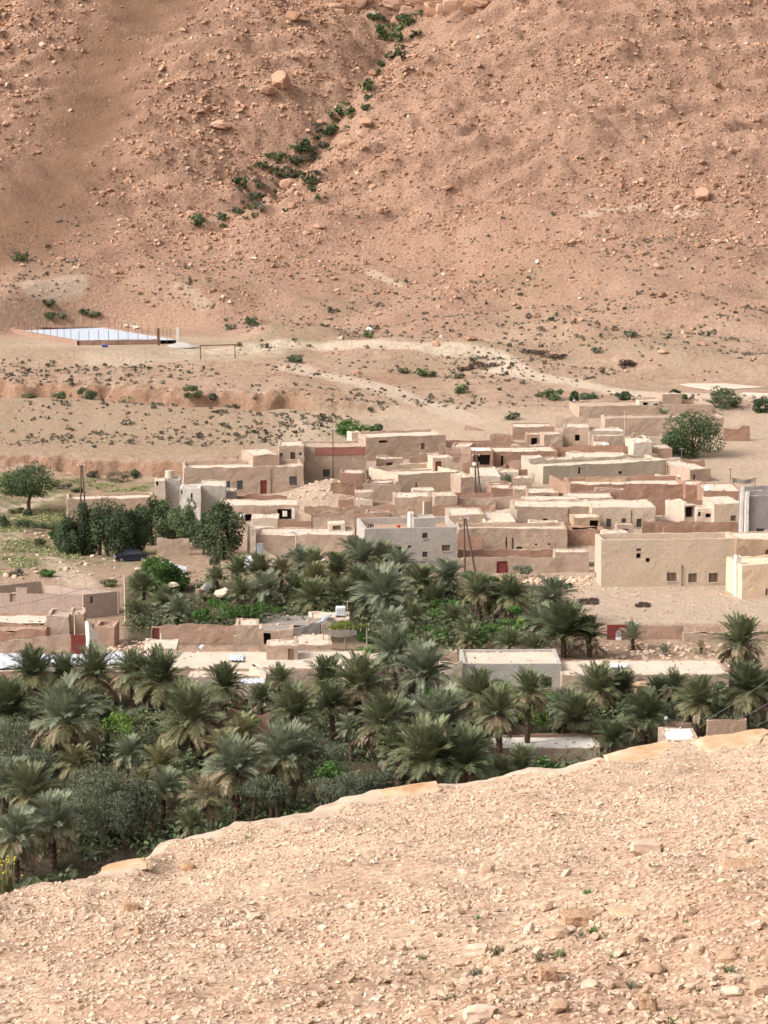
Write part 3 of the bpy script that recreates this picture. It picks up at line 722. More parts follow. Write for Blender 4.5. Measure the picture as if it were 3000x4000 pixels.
def rock_proto(name, rng, blocky=False):
    """a cut stone of about 40-90 triangles with flat faces"""
    import bmesh
    bm = bmesh.new()
    if blocky:
        bmesh.ops.create_cube(bm, size=1.5); bmesh.ops.subdivide_edges(bm, edges=bm.edges[:], cuts=3, use_grid_fill=True)
        sk = rng.uniform(-.25, .25, 4)
        for v in bm.verts:
            k = max(abs(v.co.x), abs(v.co.y), abs(v.co.z)); e = sum(1 for q in v.co if abs(q) > .72)
            v.co *= (1.0, 1.0, 0.95, 0.9)[e]; v.co.x += sk[0] * v.co.z + sk[1] * v.co.y * .5; v.co.y += sk[2] * v.co.z; v.co.z *= 1 + sk[3] * v.co.x
    else: bmesh.ops.create_icosphere(bm, subdivisions=2, radius=1.0)
    nrm = [Vector(rng.normal(0, 1, 3)).normalized() for _ in range(15)]; ds = rng.uniform(0.5, 0.86, 15)
    if blocky: nrm = nrm[:5]; ds = rng.uniform(0.72, 0.95, 5)
    for v in bm.verts:
        for q, d in zip(nrm, ds):
            t = v.co.dot(q)
            if t > d: v.co -= q * (t - d)
        v.co += Vector(rng.normal(0, 0.04, 3))
    me = bpy.data.meshes.new(name); bm.to_mesh(me); bm.free()
    at = me.attributes.new('tint', 'FLOAT', 'POINT'); at.data.foreach_set('value', np.full(len(me.vertices), float(rng.uniform(0.15, 0.75)), np.float32))
    return me
def scatter_gravel():
    rng = np.random.default_rng(3)
    n = 240000
    k = rng.uniform(-0.23, 0.25, n); y = np.sqrt(rng.uniform(11.5 ** 2, 39 ** 2, n)); x = k * y
    d = edge_y(k) - y
    dens = (1 - slab_mask(x, y)) * (d > 0.03)
    dens = dens * np.where(np.abs(k) < 0.185, 0.97, 0.5)
    keep = rng.uniform(0, 1, n) < dens * (0.66 + 0.5 * fbm(x / 1.5, y / 1.5, 3, 301))
    x, y = x[keep], y[keep]; n = len(x)
    near = sst(22, 13, y) * sst(-1.5, 3, x)
    s = np.exp(rng.normal(math.log(0.0118), 0.42, n)) * (1 + 0.22 * near)
    s = np.clip(s, 0.007, 0.042)
    S3 = np.stack([s * rng.uniform(1.0, 2.0, n), s * rng.uniform(0.8, 1.4, n), s * rng.uniform(0.32, 0.7, n)], -1)
    z = slope_z(x, y) + S3[:, 2] * 0.35
    tint = np.clip(rng.normal(0.43, 0.2, n) - 0.14 * near, 0, 1)
    area = s / y; order = np.argsort(-area); big = order[:230]; rest = order[230:]
    o = obj('gravel', chips_mesh('gravel', x[rest], y[rest], z[rest], S3[rest], tint[rest], rng), 'gravel')
    o['kind'] = 'stuff'; o['label'] = 'pale tan gravel chips strewn over the foreground slope'; o['category'] = 'gravel'
    protos = [rock_proto('stone', rng, k % 3 != 0) for k in range(9)]
    def stone(p, sx, sy, sz, me, rz, label, grp=None, mat='gravel', sink=0.3, tilt=0.2):
        q = obj('stone', me, mat); q.location = p + Vector((0, 0, sz * (1 - sink) * 0.55)); q.scale = (sx, sy, sz)
        q.rotation_euler = (rng.normal(0, tilt), rng.normal(0, tilt), rz); tag(q, label, 'stone', grp); return q
    for i in big:
        stone(Vector((x[i], y[i], z[i])), *(S3[i] * 0.85 * np.array([1, 1, 1.3])), protos[rng.integers(9)], rng.uniform(0, 6.28), 'angular pale stone lying among the gravel of the foreground slope', 'larger stones on the gravel slope')
    blk = [rock_proto('stone_block', rng, True) for _ in range(3)]
    special = [(509, 3562, 66, 40, 'squared orange block of stone alone on the pale gravel', 1), (737, 3400, 60, 26, 'pale flat-topped stone below the grove, left of a squarer block', 1), (427, 3636, 34, 26, 'small pointed pyramid-like pale stone on the gravel', 0),
               (1392, 3244, 42, 20, 'reddish brown stone near the smooth ledge at the slope edge', 0), (1902, 3410, 58, 44, 'pointed upright ochre stone alone on fine gravel', 0), (2142, 3830, 76, 52, 'chunky ochre stone with a dark shaded face', 1),
               (2196, 3950, 88, 60, 'rounded brown stone at the foot of the gravel slope', 0), (2531, 3950, 70, 70, 'tall brown-faced stone among coarse rubble', 1), (2567, 3805, 84, 56, 'broad rust-coloured stone among coarse rubble', 0),
               (2268, 3605, 150, 46, 'long flat pale slab beside the green tuft', 1), (2169, 3662, 104, 40, 'flat orange stone below the long pale slab', 0), (1862, 3728, 84, 44, 'wedge-shaped tan stone beside sparse grass', 0),
               (2530, 3340, 120, 60, 'low pale outcrop stone in the middle of the slope', 0), (1870, 3970, 110, 48, 'smooth sandy-coloured stone with grass beside it', 0), (2130, 3560, 60, 40, 'dull brown stone left of the green tuft', 0),
               (2445, 3575, 130, 24, 'thin whitish flagstone lying flat right of the green tuft', 1), (1915, 3845, 60, 34, 'dark brown stone under a yellow flower', 0), (2980, 3880, 90, 50, 'tan stone half out of a rubble patch', 0),
               (2720, 3730, 60, 44, 'dark rusty stone among coarse rubble', 0), (2900, 3390, 160, 24, 'long whitish bedrock slab flush with the slope', 1), (990, 3590, 60, 30, 'grey-brown stone on fine gravel, apart from others', 0), (2480, 3690, 70, 50, 'grey-tan stone leaning over on the lower slope', 0), (2840, 3760, 80, 46, 'broad ochre stone with small yellow flowers beside it', 0)]
    for u, v, wpx, hpx, lab, b in special:
        p = on_slope(u, v); s = p.y / F
        stone(p, wpx * s * 0.68, wpx * s * 0.5, hpx * s * 0.75, blk[rng.integers(3)] if b else protos[rng.integers(9)], rng.uniform(-0.3, 0.3), lab, None, 'stone_orange' if 'orange' in lab or 'ochre' in lab or 'rust' in lab else 'stone_brown' if 'brown' in lab else 'slab_rock' if b else 'gravel', 0.1, 0.08)
    # ledge boulders at the brink
    for (u, v, wpx, hpx, dpt, rz, lab) in [(2520, 2962, 330, 92, 0.8, 0.10, 'big flat ochre ledge slab with a broken brown end on the brink'), (2880, 2905, 330, 62, 0.7, 0.14, 'long low ochre ledge rock along the brink beyond the big slab'), (1600, 3100, 250, 40, 0.5, 0.14, 'flat pale ledge block with an orange end face at the brink'),
                                     (480, 3395, 210, 34, 0.4, 0.2, 'thin orange ledge slab poking out of the gravel at the brink')]:
        p = on_slope(u, v); s = p.y / F
        me = rock_proto('ledge_rock', rng, True)
        q = obj('ledge_rock', me, 'slab_rock'); q.location = p + Vector((0, 0.1, -hpx * s * 0.12)); q.scale = (wpx * s * 0.6, dpt * 0.7, hpx * s * (0.5 if hpx > 60 and wpx > 300 else 0.36)); q.rotation_euler = (0.03, -0.12, rz); tag(q, lab, 'rock')
scatter_gravel()

# ------------------------------------------------------------------ rocks on the mountain
def scatter_hill_rocks():
    rng = np.random.default_rng(5)
    n = 155000
    y = rng.uniform(470, 765, n); x = rng.uniform(-0.2, 0.2, n) * y
    nz = fbm(x / 18, y / 18, 4, 5)
    mt = sst(530, 640, y + 22 * nz)
    strat = 0.5 + 0.9 * fbm(x / 26 + y / 60, y / 12 - x / 60, 3, 401)
    dens = (0.03 + 0.72 * mt) * np.clip(strat, 0.28, 1)
    bx, by = np.array(BLUR_SPOTS).T  # scree thinned where the foreground blur is painted
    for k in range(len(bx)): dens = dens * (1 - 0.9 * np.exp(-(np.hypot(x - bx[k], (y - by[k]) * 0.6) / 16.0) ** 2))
    dens = dens * (np.hypot((x + 64) / 1.05, (y - 523) / 1.15) > 32)
    keep = rng.uniform(0, 1, n) < dens
    x, y = x[keep], y[keep]; n = len(x)
    left = sst(0, -40, x - gully_x(y))
    s = np.exp(rng.normal(math.log(0.25), 0.5, n)) * (1 + 0.45 * left * sst(590, 660, y))
    s = np.clip(s, 0.12, 0.95)
    S3 = np.stack([s * rng.uniform(0.9, 1.7, n), s * rng.uniform(0.8, 1.3, n), s * rng.uniform(0.45, 0.95, n)], -1)
    z = G(x, y) + S3[:, 2] * 0.3
    tint = np.clip(rng.normal(0.36, 0.28, n), 0, 1)
    order = np.argsort(-s / y); big = order[:240]; rest = order[240:]
    o = obj('scree', chips_mesh('scree', x[rest], y[rest], z[rest], S3[rest], tint[rest], rng), 'hill_rock')
    o['kind'] = 'stuff'; o['label'] = 'pinkish broken rock scree covering the mountainside'; o['category'] = 'scree'
    protos = [rock_proto('boulder', rng) for _ in range(8)]
    for i in big:
        q = obj('boulder', protos[rng.integers(8)], 'hill_rock'); q.location = (x[i], y[i], z[i]); q.scale = S3[i] * np.array([1.2, 1.2, 1.25]); q.rotation_euler = (rng.normal(0, .25), rng.normal(0, .25), rng.uniform(0, 6.28))
        tag(q, 'angular pink-brown boulder resting among the scree of the mountainside', 'boulder', 'boulders on the mountainside')
    # named big ones
    for u, v, wpx, hpx, lab in [(1095, 310, 80, 70, 'large jagged brown crag standing out of the left scree'), (1040, 350, 54, 36, 'squat brown boulder below the jagged crag'), (1425, 520, 50, 44, 'cube-like brown boulder right of the gully bushes'), (870, 490, 90, 26, 'wide pale slab-like boulder on the left slope'),
                                (1365, 560, 60, 36, 'flat-topped brown boulder beside the gully'), (1430, 480, 60, 30, 'pale tilted boulder above a cube-like one by the gully'), (2745, 760, 70, 50, 'cluster-topping red boulder on the right slope'), (2330, 1100, 24, 26, 'bright pale round boulder above a dark hollow on the lower slope'),
                                (1125, 720, 60, 46, 'pink angular boulder amid the gully shrubs'), (1540, 90, 40, 50, 'pale upright boulder under the cliff beside a bush'), (1150, 60, 60, 40, 'rounded pale boulder at the foot of the cliff'), (1460, 290, 34, 24, 'pale boulder in the upper gully')]:
        p = hit(u, v + hpx * 0.4); s = p.y / F
        q = obj('boulder', protos[rng.integers(8)], 'hill_rock'); q.location = p + Vector((0, 0, hpx * s * 0.25)); q.scale = (wpx * s * 0.68, wpx * s * 0.55, hpx * s * 0.68); q.rotation_euler = (0.1, 0.15, rng.uniform(-.4, .4)); tag(q, lab, 'boulder')
    # pale bleached stones in the upper gully
    for i in range(26):
        t = rng.uniform(0, 1); u = np.interp(t, [0, .4, 1], [1620, 1600, 1500]) + rng.normal(0, 20); v = np.interp(t, [0, .4, 1], [170, 250, 350]) + rng.normal(0, 12)
        p = hit(u, v); q = obj('boulder', protos[rng.integers(8)], 'white_wash'); sc = rng.uniform(0.5, 1.1); q.location = p + Vector((0, 0, .1)); q.scale = (sc * 1.3, sc, sc * .6); q.rotation_euler = (0, 0, rng.uniform(0, 6)); tag(q, 'bleached whitish boulder in the upper gully bed', 'boulder', 'bleached boulders in the gully')
    # cliff at the top
    rt = empty('cliff', hit(1480, 60)); tag(rt, 'layered reddish rock cliff at the head of the gully', 'cliff')
    for i in range(70):
        u = rng.uniform(1180, 1930); v = rng.uniform(-70, 62 - 0.00016 * (u - 1480) ** 2)
        if 1490 < u < 1535 and v > 0: continue
        p = hit(u, max(v, -60)) ; sc = rng.uniform(1.2, 3.6)
        q = obj('rock_layer', rock_proto('rock_layer', rng, True), 'hill_rock', rt); q.location = p - rt.location + Vector((0, 0.6, 0)); q.scale = (sc * 1.5, sc * 0.9, sc * rng.uniform(0.6, 1.1)); q.rotation_euler = (0, 0, rng.normal(0, .15))
scatter_hill_rocks()
# ================================================================== VILLAGE
# ---- rear right
h = House('mud_compound', 'long rear tan compound with two small dark-doored rooms on its roof', 'house', 2500, 1640, 425)
h.box(2263, 2784, 1587, 425, 9, 7, 'mud_tan', 'mud_tan', 0.3)
zr = h.last['zr']
h.box(2498, 2578, 1567, 429, 3, 7, 'mud_cream', 'roof_lime', 0.1, [(2511, 2531, 1573, 1599, 'hole'), (2555, 2574, 1576, 1586, 'hole')], z0=zr - .3)
h.box(2588, 2664, 1541, 429.5, 4, 12, 'mud_tan', 'roof_lime', 0.1, z0=zr - .3)
h.box(2664, 2710, 1562, 431, 0.4, 7, 'mud_terra', None, 0, z0=zr - .3)
h = House('mud_wall', 'tall plain tan wall behind the round tree, palm showing above it', 'wall', 2600, 1700, 408)
h.box(2364, 2827, 1634, 408, 5, 4, 'mud_tan', 'mud_tan', 0.15, [(2466, 2480, 1690, 1722, 'blue')])
wall('low broken terracotta wall right of the round tree', 2828, 2930, 1672, 404, 0, 'mud_red', topamp=0.5)
wall('terracotta rear wall of a walled yard below the hillside bush', 1815, 2010, 1650, 424, 3, 'mud_red')
wall('sloping terracotta side wall descending from the rear yard', 1815, 2030, 1663, 414, -18, 'mud_terra', vt2=1722)
h = House('mud_house', 'terracotta mud house with a pale roof at the corner of the rear yard', 'house', 2080, 1700, 405)
h.box(2003, 2166, 1669, 405, 6, 4, 'mud_terra', 'roof_lime', 0.15, [(2142, 2150, 1690, 1700, 'hole')])
h = House('mud_house', 'small mud house with one square window beside the tall plain wall', 'house', 2300, 1700, 398)
h.box(2198, 2302, 1668, 397, 6, -6, 'mud_tan', 'roof_lime', 0.15, [(2246, 2264, 1698, 1723, 'hole')])
h.box(2302, 2437, 1684, 396, 5, 6, 'mud_cream', 'roof_lime', 0.12)
h.box(2318, 2437, 1703, 393, 2, 4, 'mud_tan', 'roof_lime', 0.08)
h = House('mud_house', 'little mud hut left of the house with one square window', 'house', 2160, 1720, 394)
h.box(2125, 2198, 1697, 394, 4, 6, 'mud_tan', 'roof_lime', 0.1)
wall('terracotta yard wall with grey brushwood heaped on it', 2162, 2450, 1744, 386, 2, 'mud_red')
wall('long low terracotta wall stepping below the rear yard', 1742, 1958, 1722, 398, 0, 'mud_red')
wall('tan-topped terracotta wall across the middle of the upper houses', 1790, 2072, 1733, 391, 2, 'mud_terra')
h = House('mud_house', 'reddish mud house with a white flat porch roof near the twin wooden poles', 'house', 2000, 1780, 384)
h.box(1928, 2180, 1765, 382, 7, 6, 'mud_red', 'roof_lime', 0.2, [(1957, 1966, 1780, 1822, 'hole')])
h.box(1838, 1928, 1762, 380, 5, 2, 'mud_red', 'white_wash', 0.03, [(1848, 1915, 1778, 1818, 'hole')])
h = House('mud_house', 'pale tan mud block left of the porch with the white roof', 'house', 1800, 1760, 388)
h.box(1763, 1836, 1742, 386, 5, -10, 'mud_tan', 'roof_lime', 0.15)
# olive-cream long house
h = House('plastered_house', 'long low olive-plastered house with a bright cream gable end', 'house', 2300, 1850, 366)
h.box(2122, 2600, 1824, 364.5, 7, 22, 'plaster_olive', 'roof_lime', 0.5, [(2258, 2268, 1826, 1852, 'wood'), (2415, 2430, 1840, 1852, 'hole')])
h.box(2066, 2134, 1790, 371.5, 4, 14, 'plaster_olive', 'roof_lime', 0.1)
h.box(2134, 2236, 1796, 374, 3, 16, 'mud_tan', 'roof_lime', 0.1)
h = House('mud_house', 'cream mud house with a big bright roof, just below the round tree', 'house', 2700, 1850, 368)
h.box(2697, 2776, 1834, 366, 10, 24, 'mud_tan', 'roof_lime', 0.06, [(2708, 2716, 1854, 1880, 'wood')], [(2605, 2616, 1812, 1850, 'tan')])
h = House('ruined_house', 'ruined cream house front with a jagged top below the tall plain wall', 'ruin', 2540, 1760, 383)
h.box(2476, 2548, 1728, 382, 7, 6, 'mud_cream', 'roof_lime', 0.1, topamp=0.35)
h.box(2548, 2626, 1752, 383, 6, 4, 'mud_terra', 'roof_lime', 0.1)
h = House('mud_house', 'low house with a rubble-strewn pale roof behind the olive house', 'house', 2340, 1790, 380)
h.box(2234, 2460, 1788, 379, 7, 4, 'mud_cream', 'roof_lime', 0.1, topamp=0.2)
# courtyard
wall('terracotta courtyard side wall running back left of the pale yard', 2144, 2228, 1858, 358, -38, 'mud_terra', vt2=1893)
h = House('mud_house', 'low house with a wide pale yard-like roof and a terracotta front', 'house', 2450, 1900, 354)
h.box(2228, 2680, 1893, 351, 8, 3, 'mud_red', 'roof_lime', 0.6)
h.box(2290, 2450, 1866, 358, 0.5, 3, 'mud_ochre', None, 0, z0=h.last['zr'] - .2)
h.box(2678, 2755, 1892, 350, 4, 2, 'mud_red', 'roof_lime', 0.1)
wall('long dark terracotta wall under the pale yard-like roof', 2070, 2590, 1925, 344, 1, 'mud_red')
h = House('mud_house', 'reddish house with a cream roof and satellite dish left of the grey concrete building', 'house', 2820, 1920, 345)
h.box(2748, 2896, 1918, 343, 8, 0, 'mud_red', 'roof_lime', 0.06)
wall('terracotta yard wall behind the shed with a black opening', 2530, 2780, 1953, 338, 0, 'mud_red')
h = House('shed', 'cream shed with a large square black opening', 'shed', 2660, 2000, 332)
h.box(2672, 2717, 1975, 329, 6, 20, 'mud_cream', 'roof_lime', 0.04, [(2676, 2712, 1981, 2021, 'hole')])
h = House('shed', 'small cream animal shed with a low dark opening beside the black-doored shed', 'shed', 2750, 2005, 328)
h.box(2722, 2782, 1988, 328, 3, 2, 'mud_cream', 'roof_lime', 0.08, [(2728, 2738, 2000, 2018, 'hole'), (2756, 2778, 2006, 2021, 'hole')])
h = House('plastered_house', 'pale smooth house with a rounded white roof edge next to the grey concrete building', 'house', 2840, 2000, 328)
h.box(2790, 2893, 1967, 326.5, 7, 6, 'mud_beige', 'roof_lime', 0.08, [(2854, 2873, 2013, 2035, 'shut')])
wall('smooth broad terracotta wall below the pale smooth house', 2560, 2892, 2042, 317, 0, 'mud_red', topamp=0.06)
h = House('concrete_building', 'unfinished grey concrete building with white corner pillars and a small white arched window', 'building', 2960, 2050, 306)
h.box(2926, 3090, 1938, 305, 9, 0, 'concrete_dark', 'concrete', 0.5, [(2955, 2985, 2062, 2091, 'win')])
h.box(2896, 2908, 1900, 305.3, 0.5, 0, 'concrete_white', None, 0, name='pillar')
h.box(2915, 2928, 1918, 304.6, 0.5, 0, 'concrete_white', None, 0, name='pillar')
h.box(2905, 3090, 1915, 309, 0.4, -3, 'concrete_dark', None, 0, name='upper_wall')
h.band(2950, 2990, 2060, 2064, 'white_paint', 0, 0.04, 'lintel') if False else None
# mid right houses
h = House('mud_house', 'long beige house front with three narrow dark windows and a drain pipe', 'house', 2440, 2020, 327)
h.box(2313, 2562, 1984, 326, 8, 3, 'mud_beige', 'roof_lime', 0.12, [(2369, 2387, 2026, 2060, 'blue'), (2427, 2445, 2026, 2062, 'blue'), (2487, 2506, 2026, 2061, 'win')])
h.pipe(2465, 1993, 2080)
h = House('mud_house', 'tan house with two tiny square windows and cream rubble at its left side', 'house', 2160, 2000, 329)
h.box(2012, 2312, 1981, 328, 7, 3, 'mud_tan', 'roof_lime', 0.12, [(2059, 2078, 2027, 2038, 'hole'), (2122, 2140, 2026, 2038, 'hole')])
h.pipe(2220, 1985, 2040)
h = House('mud_house', 'low tan house with a pale slatted roof behind the tiny-windowed house', 'house', 2300, 1945, 341)
h.box(2212, 2396, 1946, 339, 6, 1, 'mud_tan', 'roof_lime', 0.08)
h = House('mud_house', 'very low house with a bright slab roof and a dark gap under it', 'house', 2100, 1930, 343)
h.box(2062, 2182, 1926, 342, 5, 4, 'mud_terra', 'roof_lime', 0.05, [(2070, 2146, 1934, 1941, 'hole')])
h = House('mud_house', 'low house with a long bright slab roof above cream rubble', 'house', 2100, 1955, 336)
h.box(2048, 2270, 1957, 334, 5, 2, 'mud_tan', 'roof_lime', 0.05, [(2055, 2140, 1962, 1968, 'hole')])
h = House('mud_hut', 'small ochre hut with a square black opening above the terracotta wall', 'hut', 2290, 2045, 323)
h.box(2240, 2346, 2023, 321.5, 4, 3, 'mud_ochre', 'roof_lime', 0.08, [(2303, 2338, 2034, 2063, 'hole')])
wall('terracotta strip wall below the house with two tiny windows', 2048, 2240, 2044, 324, 1, 'mud_red')
wall('high terracotta wall section right of the slit-windowed grey wall', 2214, 2364, 2070, 313, 2, 'mud_red', th=3)
h = House('mud_house', 'grey-brown mud house front with narrow slits and a tiny low window behind the twin pole', 'house', 2010, 2100, 311)
h.box(1790, 2216, 2066, 310, 5, 2, 'mud_tan', 'roof_lime', 0.5, [(1975, 1981, 2098, 2145, 'shut'), (2001, 2007, 2100, 2145, 'shut'), (2019, 2040, 2136, 2147, 'hole'), (2088, 2097, 2123, 2130, 'hole'), (2140, 2149, 2123, 2130, 'hole')])
wall('low terracotta wall running behind the wall with the red door', 1788, 2168, 2150, 301, 1, 'mud_red')
h = wall('long tan yard wall with a plain red door', 1786, 2300, 2176, 293, 1, 'mud_tan', front=[(1941, 1983, 2192, 2246, 'red')], th=0.5)
h.box(2168, 2300, 2158, 297, 3, 1, 'mud_tan', 'roof_lime', 0.1)
h = House('plastered_house', 'big smooth beige house with three small windows low on its front', 'house', 2600, 2290, 284)
h.box(2350, 2876, 2110, 283, 5, 4, 'mud_beige', 'mud_tan', 0.9, disp=0.035, topamp=0.05, front=[(2487, 2504, 2162, 2181, 'hole'), (2487, 2506, 2142, 2154, 'shut'), (2523, 2539, 2180, 2196, 'hole'), (2606, 2643, 2237, 2271, 'shut'), (2688, 2722, 2239, 2275, 'shut'), (2769, 2804, 2239, 2275, 'shut')], left=[(2322, 2328, 2230, 2262, 'shut')])
h.pipe(2664, 2206, 2298)
h = House('plastered_house', 'ochre house with a white roof edge abutting the big beige house', 'house', 2930, 2200, 284)
h.box(2878, 3120, 2108, 283.6, 6, 2, 'mud_ochre', 'roof_lime', 0.1, [(2991, 3020, 2146, 2180, 'shut')])
h = House('plastered_house', 'peach-coloured house with a white rounded chimney at its corner', 'house', 2940, 2300, 275)
h.box(2899, 3120, 2207, 275, 6, 10, 'peach', 'peach', 0.2, [(2990, 2998, 2300, 2326, 'shut')])
h.box(2877, 2898, 2170, 276.4, 0.8, 10, 'white_wash', None, 0, name='chimney')
# ---- middle / left
h = House('mud_house', 'rear tan house with a slit vent, right of the red-banded house', 'house', 1580, 1780, 388)
h.box(1430, 1741, 1708, 386, 8, 15, 'mud_tan', 'roof_lime', 0.4, [(1480, 1514, 1719, 1728, 'hole'), (1645, 1660, 1730, 1755, 'shut')])
h.box(1374, 1412, 1690, 391, 3, 17, 'mud_cream', 'roof_lime', 0.3, [(1380, 1404, 1683, 1691, 'hole')])
h = House('mud_house', 'two-storey tan house with a red band along its top and two barred windows', 'house', 1310, 1860, 369)
h.box(1188, 1430, 1748, 368, 8, 7, 'mud_tan', 'mud_tan', 0.35, [(1262, 1289, 1833, 1863, 'win'), (1361, 1395, 1829, 1861, 'win')])
h.band(1230, 1428, 1749, 1776, 'red_band', 0)
h.box(1200, 1365, 1728, 380, 0.4, 5, 'mud_terra', None, 0)
h = House('mud_house', 'long two-storey tan house with a red door, chalky wall marks and upper rooms', 'house', 950, 1900, 355)
h.box(719, 1187, 1829, 354, 8, 7, 'mud_tan', 'roof_lime', 0.6, [(877, 899, 1879, 1912, 'blue'), (926, 949, 1877, 1913, 'blue'), (1017, 1044, 1877, 1929, 'red'), (1132, 1161, 1862, 1897, 'blue')])
h.pipe(1058, 1832, 1928); zr = h.last['zr']
h.box(987, 1090, 1780, 360, 8, 17, 'mud_tan', 'roof_lime', 0.05, z0=zr - 1)
h.pipe(930, 1780, 1815, 'shutter_brown', 3)
h.box(1090, 1188, 1742, 364.5, 6, 4, 'mud_tan', 'roof_lime', 0.1, [(1092, 1104, 1768, 1785, 'blue'), (1134, 1154, 1766, 1794, 'wood'), (1170, 1178, 1768, 1778, 'hole')], z0=zr - 1)
h = House('mud_house', 'bright cream courtyard house with slit windows and a red-doored stair room on its roof', 'house', 1600, 1940, 356)
h.box(1557, 1790, 1856, 353, 11, 25, 'mud_beige', 'roof_lime', 0.8, [(1623, 1629, 1886, 1912, 'shut'), (1762, 1767, 1877, 1917, 'shut')], [(1470, 1476, 1910, 1950, 'shut'), (1486, 1492, 1912, 1960, 'shut'), (1509, 1515, 1926, 1954, 'shut'), (1524, 1530, 1929, 1954, 'shut')])
zr = h.last['zr']
h.box(1690, 1768, 1790, 363, 4, 10, 'mud_beige', 'roof_lime', 0.08, [(1700, 1724, 1803, 1848, 'red')], z0=zr - .2)
h.box(1500, 1690, 1836, 362.5, 0.4, 10, 'mud_tan', None, 0, z0=zr - .2)
h = House('mud_house', 'low mud room with a wide pale roof at the foot of the upper twin poles', 'house', 1850, 1870, 355)
h.box(1800, 1852, 1869, 351, 8, 14, 'mud_tan', 'roof_lime', 0.06)
h = House('mud_house', 'low tan house with the small palm in front, behind the twin poles', 'house', 1900, 1870, 357)
h.box(1853, 1955, 1860, 355, 10, 2, 'mud_cream', 'roof_lime', 0.06)
h = House('mud_house', 'small mud room right of the small palm, against the bright cream gable', 'house', 2046, 1880, 359)
h.box(2010, 2078, 1871, 357, 4, 2, 'mud_tan', 'roof_lime', 0.06)
h = House('mud_house', 'square terracotta room left of a paler room, below the small palm', 'house', 1960, 1920, 346)
h.box(1917, 2004, 1908, 345, 4, 4, 'mud_red', 'roof_lime', 0.05)
h = House('mud_house', 'pale crumbly-edged room right of a square terracotta room, below the small palm', 'house', 2033, 1920, 346)
h.box(2006, 2063, 1911, 344, 4, 0, 'mud_tan', 'roof_lime', 0.05, topamp=0.2)
wall('terracotta wall along the foot of the cream courtyard house', 1700, 1928, 1924, 341, 0, 'mud_red')
h = House('mud_house', 'low tan room between the cream chimney box and the long wall', 'house', 1743, 1950, 336)
h.box(1698, 1787, 1941, 334, 5, 4, 'mud_tan', 'roof_lime', 0.08)
wall('tan buttressed wall below the terracotta wall of the courtyard house', 1788, 1936, 1943, 337, 0, 'mud_tan')
wall('tan wall left of the slab-roofed houses', 1937, 2050, 1944, 338, 0, 'mud_tan')
wall('dark terracotta wall above the house right of the grey two-storey house', 1688, 1912, 1975, 327, 0, 'mud_red')
h = House('mud_house', 'plain tan house with a pale roof right behind the grey two-storey house', 'house', 1820, 2030, 322)
h.box(1755, 1890, 2013, 319, 7, 3, 'mud_tan', 'roof_lime', 0.08)
h = House('mud_house', 'low house with cream rubble scattered over its roof', 'house', 1950, 2040, 318)
h.box(1890, 2014, 2040, 317, 10, 3, 'mud_cream', 'roof_lime', 0.15, topamp=0.25)
h = House('mud_hut', 'small bright cream box-like hut with a round hole', 'hut', 1654, 1925, 347)
h.box(1613, 1697, 1915, 345, 3, 4, 'mud_cream', 'roof_lime', 0.06, [(1636, 1644, 1920, 1929, 'hole')])
h = House('mud_house', 'tan mud house below the bright box-like hut', 'house', 1600, 1960, 340)
h.box(1541, 1684, 1942, 338, 5, 3, 'mud_tan', 'roof_lime', 0.08)
wall('thin cream wall standing at an angle below the box-like hut', 1655, 1690, 1960, 333, 45, 'mud_cream', th=0.3)
h = House('mud_house', 'low house with shops of dark openings, a white curtain and a bright roof edge', 'house', 1030, 2010, 328)
h.box(850, 1166, 1976, 327, 6, 1, 'mud_tan', 'roof_lime', 0.06, [(914, 931, 2010, 2028, 'win'), (957, 982, 2008, 2035, 'hole'), (990, 1013, 2006, 2016, 'green'), (1030, 1057, 2006, 2022, 'shut'), (1084, 1139, 1989, 2030, 'hole')])
wall('terracotta retaining wall under the long two-storey house', 924, 1122, 1934, 344, 1, 'mud_red')
wall('terracotta wall climbing the rubble mound', 1118, 1420, 1888, 360, 2, 'mud_terra', vt2=1864)
h = House('mud_hut', 'square terracotta hut at the foot of the rubble mound', 'hut', 1350, 1960, 341)
h.box(1322, 1381, 1951, 339, 3, 0, 'mud_red', 'mud_terra', 0.05)
h = House('mud_house', 'cream low house left of the slit-windowed cream courtyard house', 'house', 1420, 1935, 345)
h.box(1385, 1456, 1924, 344, 3, 0, 'mud_tan', 'roof_lime', 0.06)
h.box(1390, 1452, 1955, 338, 2, 0, 'mud_cream', 'roof_lime', 0.06)
wall('terracotta wall right of the square hut under the rubble mound', 1406, 1542, 1976, 332, 0, 'mud_terra')
wall('upper terracotta terrace wall above the small windowed roof room', 1222, 1432, 2006, 324, 0, 'mud_terra')
wall('tan terrace wall just behind the small windowed roof room', 1222, 1384, 2025, 318, 0, 'mud_tan')
wall('tan wall with a pale rounded capping left of the grey two-storey house', 1432, 1560, 1999, 325, 0, 'mud_tan')
h = House('mud_house', 'long tan house wall at the grove edge with a small windowed room on its roof', 'house', 1190, 2160, 303)
h.box(1000, 1386, 2093, 302, 7, 1, 'mud_tan', 'roof_lime', 0.2)
zr = h.last['zr']
h.box(1282, 1346, 2045, 307, 2.5, 1, 'mud_cream', 'roof_lime', 0.05, [(1297, 1329, 2052, 2070, 'shut')], z0=zr - .3)
h.box(978, 999, 2066, 301, 6, 8, 'mud_cream', 'roof_lime', 0.1)
h = House('mud_house', 'small stacked mud rooms with a white rounded roof edge behind the grove-edge house', 'house', 1030, 2050, 318)
h.box(980, 1086, 2024, 319, 4, 0, 'mud_cream', 'roof_lime', 0.1)
h.box(985, 1072, 2066, 312, 3, 0, 'mud_tan', 'roof_lime', 0.05, [(1049, 1071, 2075, 2088, 'hole')])
